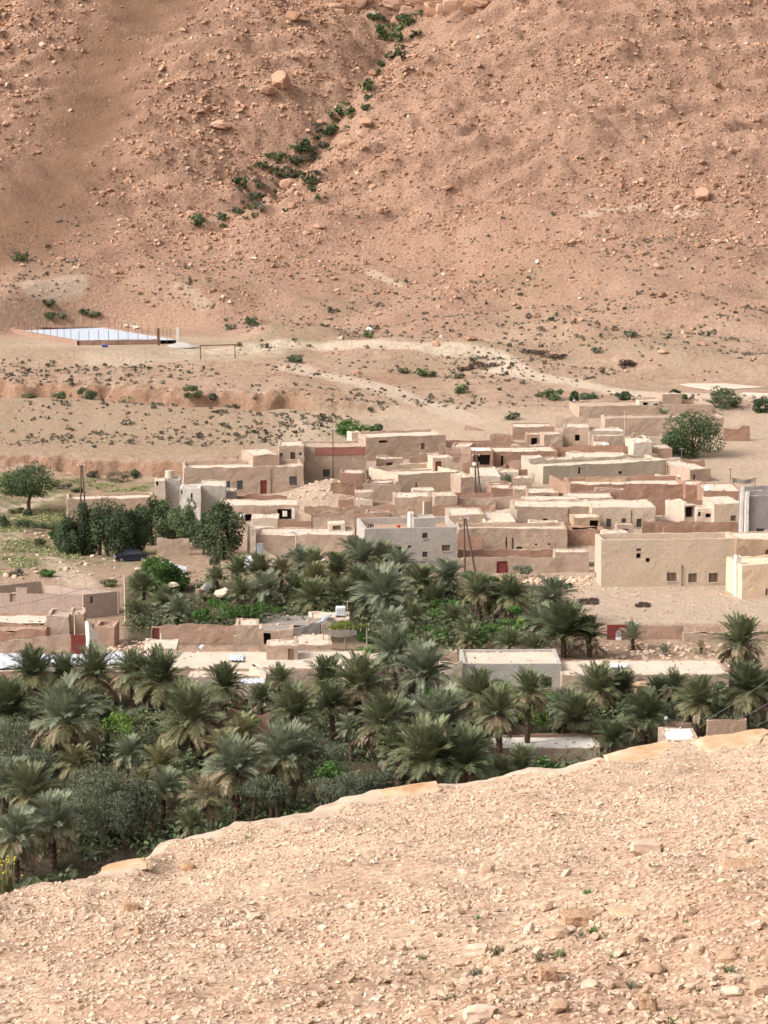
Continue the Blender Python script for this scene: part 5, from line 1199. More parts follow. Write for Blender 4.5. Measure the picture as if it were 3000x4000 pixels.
PAL = [
 # row in front of the long house
 (136, 2638, 90, 226, 'thick', 'thick-trunked palm before the arched dark openings', G1), (255, 2640, 76, 225, 'dark', 'slim palm between two bigger palms before the white sheet roofing', G1), (365, 2636, 92, 225, 'skirt', 'bushy palm in front of the whitewashed ruin pillar', G1),
 (511, 2640, 92, 223, 'skirt', 'palm with drooping olive skirt left of the widest palm of its row', G1), (622, 2668, 108, 221, 'dark', 'wide palm with hanging dead fronds right of a drooping palm', G1), (880, 2690, 95, 219, 'dark', 'dark spreading palm before the house step with the pale sheet', G1),
 (1099, 2660, 56, 222, 'skirt', 'narrow shaggy palm under the roof room with the tan door', G1), (1268, 2664, 80, 222, 'dark', 'spiky palm against the tan front of the bright-roofed house', G1), (1400, 2692, 112, 213, 'skirt', 'broad yellow-skirted palm with a dark stout trunk below the bright roof', G1),
 (1549, 2556, 92, 226, 'grey', 'tall grey-green palm overlapping the bright roof corner and vines', G1), (1653, 2646, 108, 215, 'grey', 'silvery broad palm left of the grey block house', G1),
 # near grove
 (36, 2792, 108, 207, 'lowdark', 'dark arching palm at the foot of the arched house', G2), (256, 2822, 124, 204, 'gskirt', 'big star-shaped palm with a tan skirt and grey-green heart', G2), (762, 2818, 118, 204, 'skirt', 'large palm with pale hanging fronds left of the red mud ruin', G2),
 (494, 2950, 62, 194, 'grey', 'small blue-grey palm below the bright green tree', G2), (621, 2992, 66, 192, 'olive', 'small yellowish palm between blue-grey palms', G2), (628, 3090, 76, 184, 'gskirt', 'blue-topped palm with a brown skirt right of the big tamarisk', G2),
 (924, 3020, 108, 187, 'gskirt', 'palm with yellow date stalks and long pale skirt, left of a twin', G2), (1099, 2965, 112, 190, 'gskirt', 'palm with yellow date stalks and long pale skirt beside grey tamarisk', G2), (784, 3112, 96, 182, 'dry', 'straw-coloured drooping palm near the slope brink', G2),
 (127, 3110, 92, 181, 'skirt', 'upright palm left of the big tamarisk, taller of the brink trio', G2), (200, 3232, 106, 174, 'gskirt', 'full-skirted palm at the brink below the tamarisk', G2), (52, 3276, 92, 171, 'gskirt', 'skirted palm at the brink beside yellow flowers', G2), (16, 3070, 82, 184, 'grey', 'grey palm left of the upright brink palm', G2),
 (741, 3225, 58, 177, 'low', 'trunkless little palm at the brink in the dark hollow', G2), (300, 2990, 72, 193, 'olive', 'yellow-green low palm below the big star-shaped palm', G2), (936, 2876, 74, 200, 'olive', 'olive arching palm in front of the red mud ruin', G2),
 (1141, 2790, 84, 208, 'low', 'bushy trunkless palm right of the red mud ruin', G2), (1370, 2842, 52, 204, 'grey', 'small bluish palm with two white hanging fronds', G2), (1494, 2838, 100, 203, 'skirt', 'palm with a curtain of yellow hanging fronds right of the bluish one', G2),
 (1596, 2815, 68, 206, 'grey', 'middle-sized palm with a yellow date cluster', G2), (1726, 2826, 112, 203, 'gskirt', 'big blue-green palm with light-coloured drooping tips in mid grove', G2), (1864, 2718, 88, 212, 'skirt', 'palm below the left part of the grey block house', G2),
 (1690, 2990, 140, 190, 'low', 'huge low fountain-like palm at the brink', G2), (1812, 2996, 112, 190, 'lowdark', 'low dark palm right of the fountain-like one at the brink', G2), (1843, 2945, 90, 196, 'low', 'low palm left of the slim-trunked palms', G2),
 (1300, 2760, 70, 210, 'lowdark', 'shaded trunkless palm under the broad yellow-skirted palm', G2), (1010, 2740, 60, 214, 'lowdark', 'dark little palm under the narrow shaggy palm', G2), (420, 2830, 70, 208, 'lowdark', 'dark little palm behind the bright green tree', G2),
 (1560, 2930, 80, 196, 'low', 'low green palm below the palm with the yellow curtain', G2), (860, 2930, 70, 197, 'olive', 'olive-coloured low palm left of the date-stalk palms', G2), (560, 3060, 60, 187, 'olive', 'olive small palm left of the blue-topped palm', G2),
 # right
 (2068, 2704, 76, 206, 'skirt', 'slim tall palm with a straight bare trunk by the near low house', G1), (1955, 2792, 86, 202, 'skirt', 'leaning slim-trunked palm left of the straight tall one', G1), (2335, 2704, 104, 221, 'skirt', 'big palm with a heavy ochre skirt before the long low house', G1),
 (2429, 2700, 80, 223, 'dark', 'dark palm touching the heavy-skirted one', G1), (2567, 2700, 64, 225, 'dark', 'dark feathery palm right of the tiny ochre hut', G1), (2640, 2696, 68, 224, 'dark', 'dark round-headed palm beside the feathery one', G1),
 (2198, 2766, 74, 213, 'grey', 'grey palm between the tall slim palm and the heavy-skirted one', G1), (2263, 2822, 80, 209, 'low', 'trunkless palm behind the near low house', G1), (2516, 2808, 90, 211, 'lowdark', 'dark low palm behind the ledge slab', G1),
 (2729, 2750, 80, 211, 'skirt', 'single-trunk palm beside the short terracotta wall', G1), (2892, 2522, 96, 238, 'skirt', 'large lone palm with a ball-shaped head above the long low house', G1), (2914, 2706, 106, 212, 'dark', 'tall palm at the end of the terracotta brink wall', G1), (2988, 2692, 62, 215, 'dark', 'part-hidden palm behind the tall one at the brink wall', G1),
 (2386, 2896, 72, 203, 'lowdark', 'drooping low palm against the ledge slab', G1), (2039, 2998, 66, 193, 'low', 'small low palm below the near low house', G1), (1960, 3020, 56, 191, 'low', 'tiny low palm at the brink under the leaning palm', G1), (2800, 2790, 50, 210, 'lowdark', 'stubby palm behind the terracotta brink wall', G1),
 # gardens / mid grove
 (1869, 2318, 76, 262, 'skirt', 'slim-trunked garden palm, leftmost of three in a row', G4), (1937, 2342, 62, 263, 'dark', 'middle palm of the three-in-a-row in the gardens', G4), (2003, 2332, 84, 261, 'dark', 'stout dark palm closing the three-in-a-row', G4), (2165, 2344, 86, 261, 'grey', 'feathery grey-green palm on the pale bank', G4),
 (2201, 2492, 128, 246, 'lowdark', 'massive dark palm clump below the feathery palm', G4), (2306, 2494, 84, 247, 'lowdark', 'dark palm clump left of the emblem gate', G4), (2110, 2440, 80, 251, 'grey', 'pale palm behind the massive dark clump', G4), (1981, 2524, 70, 244, 'low', 'low palm above the grey block house', G4), (2089, 2532, 58, 243, 'low', 'small bluish low palm beside the massive dark clump', G4), (1836, 2502, 60, 247, 'low', 'low palm among bright garden bushes', G4),
 (2473, 2494, 58, 252, 'tuft', 'upright grey palm tuft hiding the edge of the emblem gate', G4), (2596, 2545, 34, 249, 'tuft', 'small green palm tuft before the retaining wall', G4), (2740, 2530, 44, 250, 'dry', 'dry straw-like palm tuft at the stepped retaining wall', G4),
 (1491, 2340, 120, 265, 'grey', 'largest grey palm in the middle grove', G3), (1418, 2192, 92, 287, 'grey', 'spiky palm in front of the grey two-storey house', G3), (1509, 2186, 74, 286, 'low', 'palm by the doorway of the grey two-storey house', G3), (1370, 2156, 58, 290, 'dark', 'small palm against the corner of the grey two-storey house', G3),
 (1557, 2216, 76, 282, 'grey', 'palm below the doorway of the grey two-storey house', G3), (1635, 2290, 90, 274, 'low', 'broad palm below the plinth of the grey two-storey house', G3), (1744, 2262, 84, 276, 'grey', 'pale palm with stray white stalks below the grey house', G3),
 (1322, 2240, 84, 278, 'dark', 'dark palm below the white tarpaulin heap', G3), (1237, 2212, 70, 282, 'low', 'low palm below the lamp post', G3), (1165, 2202, 66, 284, 'grey', 'grey palm at the foot of the lamp post', G3), (1099, 2242, 70, 278, 'olive', 'olive palm with a pale dead stalk', G3), (1008, 2242, 74, 278, 'low', 'bushy palm left of the one with a dead stalk', G3), (936, 2244, 70, 278, 'low', 'bushy palm right of the grove boulders', G3),
 (1231, 2278, 76, 274, 'olive', 'brownish-olive palm in the middle grove', G3), (1033, 2304, 70, 271, 'grey', 'grey palm above the bright green hedge', G3), (1225, 2352, 80, 266, 'green', 'palm left of the largest grey palm', G3), (938, 2322, 58, 270, 'low', 'low palm by the grove boulders', G3), (651, 2358, 76, 266, 'low', 'bluish bushy palm left of the bright hedge', G3), (560, 2306, 74, 272, 'low', 'bushy palm under the round roadside bush', G3), (524, 2400, 58, 262, 'low', 'bushy palm next to the concrete pole', G3), (690, 2392, 70, 262, 'grey', 'grey bushy palm above the terracotta yard wall', G3),
 (1533, 2462, 84, 252, 'grey', 'grey palm behind the tall one by the vines', G3), (1822, 2470, 58, 250, 'low', 'low palm under the three-in-a-row', G3), (1665, 2528, 62, 244, 'low', 'low palm in the gardens right of the vines', G3), (1330, 2330, 60, 268, 'low', 'low palm behind the white cage tank', G3), (1410, 2290, 70, 274, 'lowdark', 'shaded palm behind the largest grey palm', G3), (1700, 2360, 70, 265, 'lowdark', 'shaded palm right of the largest grey palm', G3),
 (1150, 2300, 60, 271, 'lowdark', 'shaded palm between the brownish and the grey palm', G3), (1480, 2250, 60, 279, 'low', 'palm just under the spiky one of the grey house', G3), (850, 2265, 56, 276, 'low', 'palm behind the grove boulders', G3), (1610, 2420, 66, 256, 'low', 'low palm on the garden bank', G3), (1760, 2420, 60, 257, 'low', 'low palm left of the three-in-a-row trunks', G3),
 # village
 (1984, 1884, 38, 353, 'tuft', 'small bright palm growing beside a mud room in the village', 'palms inside the village'), (2590, 1632, 36, 415, 'tuft', 'palm head showing over the tall plain wall', 'palms inside the village')]
for a in PAL: palm(*a[:5], a[5], a[6])

# offshoots: low fans of fronds growing from the ground between the palms
def offshoots():
    rng = np.random.default_rng(31); protos = []
    for mat in ('frond_green', 'frond_grey', 'frond_dark', 'frond_olive'):
        for k in range(2):
            VV = []; FF = []; off = 0
            for i in range(15):
                me = FR['live', mat][int(rng.integers(0, 3))]; n = len(me.vertices); co = np.empty(n * 3, np.float32); me.vertices.foreach_get('co', co); co = co.reshape(-1, 3)
                az = i * 2.4 + rng.uniform(-.3, .3); el = R(rng.uniform(28, 88)); s = rng.uniform(.7, 1.1)
                M = np.array(Matrix.Rotation(az, 3, 'Z') @ Matrix.Rotation(-el, 3, 'Y')) * s
                VV.append(co @ M.T); FF.append(np.arange(n).reshape(-1, 3) + off); off += n
            me = npmesh('offshoot', np.concatenate(VV), np.concatenate(FF)); me.materials.append(MATS[mat]); protos.append(me)
    k = 0
    while k < 235:
        if rng.random() < 0.72: y = rng.uniform(166, 222); u = rng.uniform(-40, 3040)
        else: y = rng.uniform(259, 284); u = rng.uniform(480, 1780)
        x = (u - CU) / F * y
        if 199 < y < 212 and u > 1870: continue
        if y > 222 and (u < 760 and y > 272): continue
        o = obj('palm_offshoot', protos[rng.integers(0, 8)]); o.location = (x, y, g1(x, y) - .05); s = rng.uniform(1.0, 2.1) * (1 if y < 230 else .8); o.scale = (s, s, s); o.rotation_euler = (0, 0, rng.uniform(0, 6.28))
        tag(o, 'trunkless palm offshoot fanning up from the grove floor', 'palm', 'palm offshoots on the grove floor'); k += 1
offshoots()
# ================================================================== TREES AND SHRUBS
def leaf_cloud(name, rx, ry, rz, n, ls, lobes, rng, droop=0.0, flat=0.0, base=0.35):
    """leaf-clump quads spread through several lobes; centre at origin"""
    L = []
    for i in range(lobes):
        v = rng.normal(0, 1, 3); v /= np.linalg.norm(v); r = rng.uniform(0.5, 0.86)
        L.append(np.array([v[0] * rx * r, v[1] * ry * r, v[2] * rz * r]))
    L = np.array(L + [np.zeros(3)]); nl = len(L)
    lr = rng.uniform(0.26, 0.44, nl); lr[-1] = 0.72
    idx = rng.integers(0, nl, n)
    d = rng.normal(0, 1, (n, 3)); d /= np.linalg.norm(d, axis=1, keepdims=True)
    rad = lr[idx] * rng.uniform(0.35, 1.06, n) ** 0.4
    C = L[idx] + d * rad[:, None] * np.array([rx, ry, rz])
    if flat: C[:, 2] = np.maximum(C[:, 2], -rz * flat + rng.normal(0, 0.06, n) * rz)
    nrm = d + rng.normal(0, 0.55, (n, 3)); nrm[:, 2] += 0.25; nrm /= np.linalg.norm(nrm, axis=1, keepdims=True)
    t1 = np.cross(nrm, rng.normal(0, 1, (n, 3))); t1 /= np.linalg.norm(t1, axis=1, keepdims=True) + 1e-9; t2 = np.cross(nrm, t1)
    s = ls * 0.8 * rng.uniform(0.6, 1.4, n)[:, None]
    q = np.stack([C - t1 * s * 0.5 , C + t2 * s * 0.32 + nrm * s * 0.1, C + t1 * s * 0.55 - np.array([0, 0, droop]) * s, C - t2 * s * 0.32 + nrm * s * 0.08], 1)
    Fc = np.arange(n * 4).reshape(n, 4)
    return npmesh(name, q.reshape(-1, 3), Fc)
def tree(name, label, cat, u, v, rxp, rzp, y, mat, n=1800, ls=0.34, lobes=9, trunk=True, group=None, bark='bark', base_v=None, droop=0.1, stems=1, asp=0.9, flat=0.0):
    rng = np.random.default_rng(int(u * 3 + v * 5 + rxp))
    c = P(u, v, y); sc = y / F; rx, rz = rxp * sc, rzp * sc
    gz = g1(c.x, c.y)
    if c.z - rz * 0.9 < gz and not trunk: c.z = gz + rz * 0.75
    root = empty(name, (c.x, c.y, gz)); tag(root, label, cat, group)
    cr = obj('crown' if trunk else 'foliage', leaf_cloud('crown', rx, rx * asp, rz, int(n * 1.5), ls, lobes, rng, droop, flat), mat, root); cr.location = (0, 0, c.z - gz)
    mb = MB(); hb = c.z - gz
    for sidx in range(stems):
        ox = (sidx - (stems - 1) / 2) * rx * 0.5
        r0 = max(0.04, 0.055 * max(rx, rz)) if trunk else 0.03
        top = Vector((ox * 0.7 + rng.normal(0, .12) * rx, rng.normal(0, .1) * rx, hb - rz * 0.35)); st = Vector((ox, 0, -0.3))
        mb.tube([st, st.lerp(top, 0.5) + Vector((rng.normal(0, .05) * rx, 0, 0)), top], [r0 * 1.3, r0, r0 * 0.75], 7)
        for k in range(5):
            a = rng.uniform(0, 6.28); e = top + Vector((math.cos(a) * rx * 0.55, math.sin(a) * rx * 0.45, rz * rng.uniform(0.2, 0.8)))
            mb.tube([top - Vector((0, 0, r0)), top.lerp(e, 0.5) + Vector((0, 0, .1 * rz)), e], [r0 * 0.7, r0 * 0.45, r0 * 0.15], 5)
    obj('trunk' if trunk else 'stem', mb.mesh('trunk'), bark, root)
    return root
GT = 'dark roadside trees'
for a in [(270, 2100, 60, 92, 312, 'shortest, leftmost-shaded of the dark roadside trees, nearest the dry path'), (334, 2074, 64, 112, 313, 'dark roadside tree beside the shortest one'), (402, 2066, 68, 118, 312, 'dark roadside tree, middle of the row above the car'), (470, 2068, 70, 118, 311, 'dark roadside tree right over the dark car'), (532, 2072, 60, 112, 313, 'dark roadside tree at the tail end of the dark car')]:
    tree('roadside_tree', a[5], 'tree', *a[:5], 'tree_dark', 4600, 0.34, 30, True, GT, stems=2)
tree('roadside_tree', 'blackish tree behind the row over the car, tallest against the white house', 'tree', 592, 2030, 70, 106, 324, 'tree_deep', 3200, .34, 26, True, GT)
tree('roadside_tree', 'blackish tree behind the low tan wall', 'tree', 655, 2046, 62, 96, 322, 'tree_deep', 2800, .34, 24, True, GT)
tree('roadside_tree', 'mid-green tree between the blackish trees and the large pepper-like tree', 'tree', 724, 2040, 60, 96, 311, 'tree_mid', 2800, .32, 24, True, GT)
tree('roadside_tree', 'dark leaning tree left against the large pepper-like tree', 'tree', 792, 2090, 58, 92, 306, 'tree_dark', 2600, .32, 22, True, GT)
tree('roadside_tree', 'large full pepper-like tree with a forked trunk on the bare yard', 'tree', 870, 2062, 104, 122, 303, 'tree_mid', 5000, .38, 24, True, GT)
tree('olive_tree', 'small grey-green upright olive in front of the large pepper-like tree', 'tree', 836, 2172, 26, 46, 296, 'tree_grey', 500, .3, 6)
tree('acacia_tree', 'lone flat-topped acacia with a forked trunk on the dry path', 'tree', 110, 1886, 126, 74, 352, 'tree_deep', 4200, .36, 24, True, None, 'bark', flat=0.6)
tree('round_bush', 'big rounded green bush hiding a white car', 'bush', 622, 2246, 120, 80, 282, 'bush_green', 6500, .34, 26, False)
tree('broad_tree', 'round dark green tree standing right of the tall plain wall', 'tree', 2697, 1706, 116, 112, 391, 'tree_deep', 5200, .42, 22, True, None)
for a in [(2829, 1560, 66, 52, 436, 'tree_dark', 'dark ragged tree beside the white pad on the right'), (2983, 1590, 44, 44, 432, 'tree_dark', 'dark tree cut by the scene edge beyond the ragged one'), (2313, 1562, 56, 32, 446, 'tree_dark', 'wide dark tree behind the long rear compound'), (2243, 1606, 22, 30, 440, 'tree_dark', 'narrow dark tree at the left corner of the rear compound'),
          (2434, 1570, 32, 20, 444, 'tree_dark', 'small round dark tree over the rear compound roof'), (2635, 1535, 22, 14, 446, 'tree_dark', 'dark shrub peeking over the topmost room'), (2675, 1552, 13, 13, 444, 'tree_mid', 'tiny shrub right of the topmost room'), (1376, 1672, 76, 38, 428, 'bush_green', 'wide fresh green tree behind the rear tan house'), (1470, 1672, 26, 17, 432, 'tree_mid', 'small green shrub right of the wide fresh green tree')]:
    tree('shrub_tree', a[6], 'tree', *a[:4], hit(a[0], a[1] + a[3] * .9, 405 if a[0] < 1500 else 425).y if a[0] < 2100 else a[4], a[5], 1300, .42, 14, a[2] > 40, 'trees behind the village')
for a in [(342, 1556, 46, 30, 'tree_dark', 'dark round bush in the red-banked wash'), (235, 1562, 38, 17, 'tree_mid', 'low bush left of the dark round one in the wash'), (493, 1572, 48, 27, 'tree_mid', 'grey-green bush under the highest red bank'), (746, 1578, 48, 31, 'tree_mid', 'light green bush against the red bank'), (1015, 1636, 36, 25, 'tree_deep', 'compact dark bush at the wash bend'), (1153, 1408, 46, 16, 'tree_dark', 'wide low dark bush beside the goal ground'), (620, 1590, 30, 12, 'bush_grey', 'grey low bush under the red bank'), (905, 1600, 34, 16, 'bush_grey', 'grey bush where the red bank fades'), (1120, 1640, 30, 12, 'bush_olive', 'olive low bush right of the compact dark one'), (120, 1570, 30, 10, 'bush_olive', 'olive low bush at the start of the red bank'), (830, 1560, 26, 12, 'bush_grey', 'grey bush on top of the red bank'), (1190, 1660, 34, 12, 'tree_mid', 'green low bush near the wide fresh green tree')]:
    p = hit(a[0], a[1] + a[3] * 0.5, 436); tree('wash_bush', a[5], 'bush', a[0], a[1], a[2], a[3], p.y, a[4], 800, .36, 8, False, 'bushes in the wash')
def bush(u, v, rx, rz, mat, label, group, y=None, n=500, ls=.32, name='bush', lobes=7):
    if y is None: y = hit(u, v + rz * 0.8).y
    return tree(name, label, 'bush', u, v, rx, rz, y, mat, n, ls, lobes, False, group, 'bark_grey')
for a in [(6, 2032, 36, 30, 'tree_dark', 'dark bush at the bend of the dry path'), (110, 2046, 60, 22, 'tree_mid', 'low bush left of the grassy path verge'), (190, 2050, 46, 20, 'tree_mid', 'low bush below the acacia'), (212, 2086, 28, 26, 'bush_green', 'rounded green bush left of the roadside trees'), (150, 2118, 32, 22, 'bush_olive', 'olive cushion bush on the dry path verge'),
          (456, 1860, 62, 30, 'bush_grey', 'large grey-green bush before the red bank'), (530, 1848, 26, 18, 'tree_mid', 'green bush right of the large grey-green one'), (366, 1855, 30, 18, 'bush_grey', 'grey shrub left of the large grey-green one'), (110, 2000, 22, 18, 'tree_deep', 'dark weeds at the foot of the acacia'), (60, 1995, 34, 12, 'bush_olive', 'olive weeds left of the acacia foot'), (430, 2280, 40, 18, 'bush_olive', 'olive bush behind the pinkish block building'), (180, 2240, 40, 18, 'bush_green', 'green bush on the grassy bank above the block building'), (60, 2235, 30, 18, 'bush_grey', 'grey bush on the grassy bank above the block building'), (250, 1900, 40, 14, 'bush_grey', 'grey scrub right of the acacia crown'), (300, 1912, 30, 12, 'tree_mid', 'green scrub before the long low house'), (470, 2150, 26, 14, 'tree_deep', 'dark hedge clump in front of the car')]:
    bush(*a[:5], a[5], 'bushes on the dry river bank')
for a in [(868, 2384, 76, 44, 'bush_green', 'bright green hedge bush above the terracotta yard wall', 258), (1034, 2392, 80, 40, 'bush_green', 'bright green hedge bush right of a similar one', 258), (958, 2398, 56, 34, 'bush_green', 'darker hedge bush wedged between two bright ones', 257.5), (790, 2400, 40, 30, 'bush_green', 'small hedge bush at the left end of the hedge', 258), (1960, 2452, 90, 34, 'bush_green', 'long leafy garden bush under the three-in-a-row palms', 252), (2050, 2440, 56, 34, 'bush_bright', 'light green garden bush right of the long leafy one', 252), (1872, 2482, 70, 40, 'bush_green', 'leafy garden bush left of the long one', 250), (1730, 2374, 80, 44, 'bush_green', 'leafy garden bush right of the largest grey palm', 263), (1430, 2480, 70, 38, 'bush_green', 'green shrub spilling beside the pergola', 248),
          (1829, 2252, 42, 24, 'bush_green', 'dark green hedge clump at the foot of the twin pole', 282), (1908, 2266, 54, 20, 'bush_green', 'low hedge clump below the red door', 281), (1680, 2230, 52, 20, 'bush_green', 'olive hedge clump at the plinth of the grey house', 283), (2040, 2222, 36, 22, 'tree_grey', 'grey shrub beside the red door', 290), (2215, 2290, 32, 9, 'bush_green', 'low green weeds at the corner of the big beige house', 281), (1310, 2172, 28, 18, 'bush_green', 'dark bush left of the small corner palm', 294), (1160, 2170, 60, 18, 'tree_grey', 'grey bushes below the long tan house wall', 294),
          (1450, 2540, 60, 22, 'bush_bright', 'light green weeds below the pergola', 243), (1930, 2572, 60, 10, 'bush_bright', 'bright low weeds on the wall behind the grey block house', 239), (2010, 2380, 40, 20, 'bush_green', 'small bush behind the three-in-a-row trunks', 258), (1580, 2480, 60, 34, 'bush_green', 'garden bush behind the tall palm', 250), (1700, 2460, 70, 36, 'bush_green', 'garden bush below the pale bank', 252), (2390, 2590, 20, 10, 'brown_debris', 'brown weed heap beyond the long bright roof', 242),
          (464, 2846, 86, 66, 'bush_bright', 'bright green leafy tree amid the palms', 202), (990, 2812, 40, 22, 'bush_green', 'bright shrub on top of the red mud ruin', 205), (1970, 2690, 60, 30, 'bush_bright', 'light green shrubs below the grey block house', 222), (1700, 2720, 50, 34, 'bush_green', 'dark green shrub right of the silvery palm', 212), (2150, 2740, 60, 60, 'bush_green', 'green shrub between slim palm and heavy-skirted palm', 218), (2080, 2800, 60, 50, 'bush_bright', 'light green shrub behind the straight palm trunk', 210), (2140, 2980, 50, 24, 'bush_green', 'green shrub below the near low house wall', 200), (1290, 3010, 70, 40, 'bush_green', 'green shrub among grey tamarisks', 186), (350, 2960, 60, 30, 'bush_olive', 'olive weeds below the star-shaped palm', 195), (2640, 2770, 90, 40, 'tree_dark', 'dark shrub mass right of the low palm behind the ledge', 216), (2450, 2750, 60, 40, 'tree_dark', 'dark shrub under the heavy-skirted palm', 218), (2820, 2700, 40, 40, 'tree_dark', 'dark shrub between brink palms', 216), (2130, 2660, 22, 30, 'tree_dark', 'small climbing shrub on the grey block wall', 229)]:
    bush(a[0], a[1], a[2], a[3], a[4], a[5], 'garden shrubs in the oasis', a[6], 900, .24 if a[6] < 240 else .27)
for a in [(400, 3150, 200, 160, 180, 'biggest grey tamarisk, dark below, filling the hollow at the brink', 5200), (560, 3130, 90, 90, 181, 'grey tamarisk merging right of the biggest one', 2000), (1225, 2955, 180, 106, 191, 'wide silver-grey tamarisk right of the date-stalk palms', 4200), (1330, 3075, 120, 54, 184, 'low grey tamarisk at the brink', 2200), (24, 2900, 110, 118, 198, 'silver-grey tamarisk left of the star-shaped palm', 2400), (130, 2975, 84, 56, 194, 'lower grey tamarisk under the silver-grey one', 1800), (1040, 3080, 110, 50, 184, 'dark low tamarisk under the date-stalk palms', 1800), (1460, 3050, 90, 36, 187, 'low tamarisk left of the fountain-like palm', 1400)]:
    tree('tamarisk', a[5], 'tree', *a[:5], 'tree_grey', int(a[6] * 1.5), .21, 26, True, 'tamarisks of the near grove', 'bark_grey', droop=0.5, stems=3)
# tangled dead branches in the dark hollow
mb = MB(); rr = random.Random(4); c0 = P(400, 3290, 174)
for i in range(46):
    a = rr.uniform(0, 3.14); L = rr.uniform(.6, 1.8); q = Vector((rr.uniform(-1.5, 1.5), rr.uniform(-.6, .6), 0)); e = q + Vector((math.cos(a) * L, rr.uniform(-.5, .5), abs(math.sin(a)) * L * .9))
    mb.tube([q, q.lerp(e, .5) + Vector((0, 0, .2)), e], [.03, .02, .008], 4)
o = obj('dead_branches', mb.mesh('dead_branches'), 'bark_grey'); o.location = (c0.x, c0.y, g1(c0.x, c0.y)); tag(o, 'tangle of grey dead branches in the dark hollow under the biggest tamarisk', 'branches')

# gully bushes on the mountain
rng = np.random.default_rng(23)
GB = [(1140, 110, 46), (1060, 185, 62), (1180, 180, 26), (1050, 290, 28), (1100, 285, 30), (1005, 325, 26), (1100, 245, 24), (1005, 370, 24), (925, 440, 44), (935, 500, 26), (930, 545, 26), (860, 570, 34), (770, 575, 40), (780, 605, 18), (830, 530, 18), (755, 660, 40), (720, 690, 18), (680, 700, 24), (610, 745, 48), (575, 750, 30), (440, 780, 18), (480, 790, 28), (530, 790, 26), (590, 815, 36), (500, 810, 20), (410, 830, 28), (460, 860, 30), (520, 865, 20), (570, 885, 30), (640, 930, 28), (665, 950, 24), (640, 890, 26), (690, 910, 22), (680, 1000, 22), (305, 920, 38), (400, 935, 20), (380, 980, 22), (410, 990, 26), (360, 1040, 24), (300, 1070, 22), (530, 1050, 16), (380, 1085, 18), (205, 1090, 28), (110, 1118, 42), (215, 1135, 18), (970, 95, 30), (1200, 75, 20), (1010, 100, 22)]
gm = [leaf_cloud('gully_bush', 1, 1, 0.8, 150, 0.42, 6, rng) for _ in range(5)]; gs = MB(); gs.tube([(0, 0, -1.1), (0, 0, 0)], 0.05, 5); gsm = gs.mesh('stem'); gsm.materials.append(MATS['bark'])
gms = {}
for k, m in enumerate(('gully_green', 'gully_green', 'gully_grey')):
    for j, me in enumerate(gm):
        q = me.copy(); q.materials.clear(); q.materials.append(MATS[m]); gms[k, j] = q
def small_bush(p, r, k, j, label, group, name, cat='bush'):
    rt = obj(name, gms[k, j], None); rt.location = p + Vector((0, 0, r * 0.5)); rt.scale = (r, r, r * 0.9); rt.rotation_euler = (0, 0, random.uniform(0, 6.28)); tag(rt, label, cat, group)
    return rt
for i, (x, yv, w) in enumerate(GB):
    u, v = 700 + x / 1.276, yv / 1.276; p = hit(u, v + w / 4); small_bush(p, w / 1.276 * p.y / F * 1.3, i % 2, i % 5, 'dark green bush rooted in the rocky gully of the mountainside', 'bushes in the mountain gully', 'gully_bush')
for i in range(60):
    tq = rng.uniform(0, 1); u = np.interp(tq, [0, .6, 1], [1290, 1130, 900]) + rng.normal(0, 55); v = np.interp(tq, [0, .6, 1], [540, 680, 850]) + rng.normal(0, 30); p = hit(u, v); small_bush(p, rng.uniform(.8, 1.6), 2, i % 5, 'pale grey-green tuft on the widest patch of the gully', 'pale tufts in the mountain gully', 'gully_tuft')
for x, yv, w, k in [(80, 1020, 40, 0), (190, 1205, 36, 0), (330, 1235, 30, 1), (195, 1252, 34, 0), (240, 1246, 28, 2), (370, 1246, 30, 0), (2160, 1562, 56, 0), (2110, 1552, 30, 0), (1790, 1480, 30, 0), (1650, 1470, 40, 0), (1580, 1460, 30, 0), (1690, 1470, 26, 0), (1800, 1535, 44, 0), (2000, 1640, 40, 1), (2330, 1380, 30, 2), (2460, 1320, 36, 2), (1440, 1320, 30, 1), (900, 1290, 34, 2), (980, 1270, 40, 1)]:
    p = hit(x, yv); small_bush(p, w * p.y / F * 0.85, k, int(x) % 5, 'loose green shrub on the lower slope among dots of scrub', 'larger shrubs on the lower slope', 'hill_shrub')
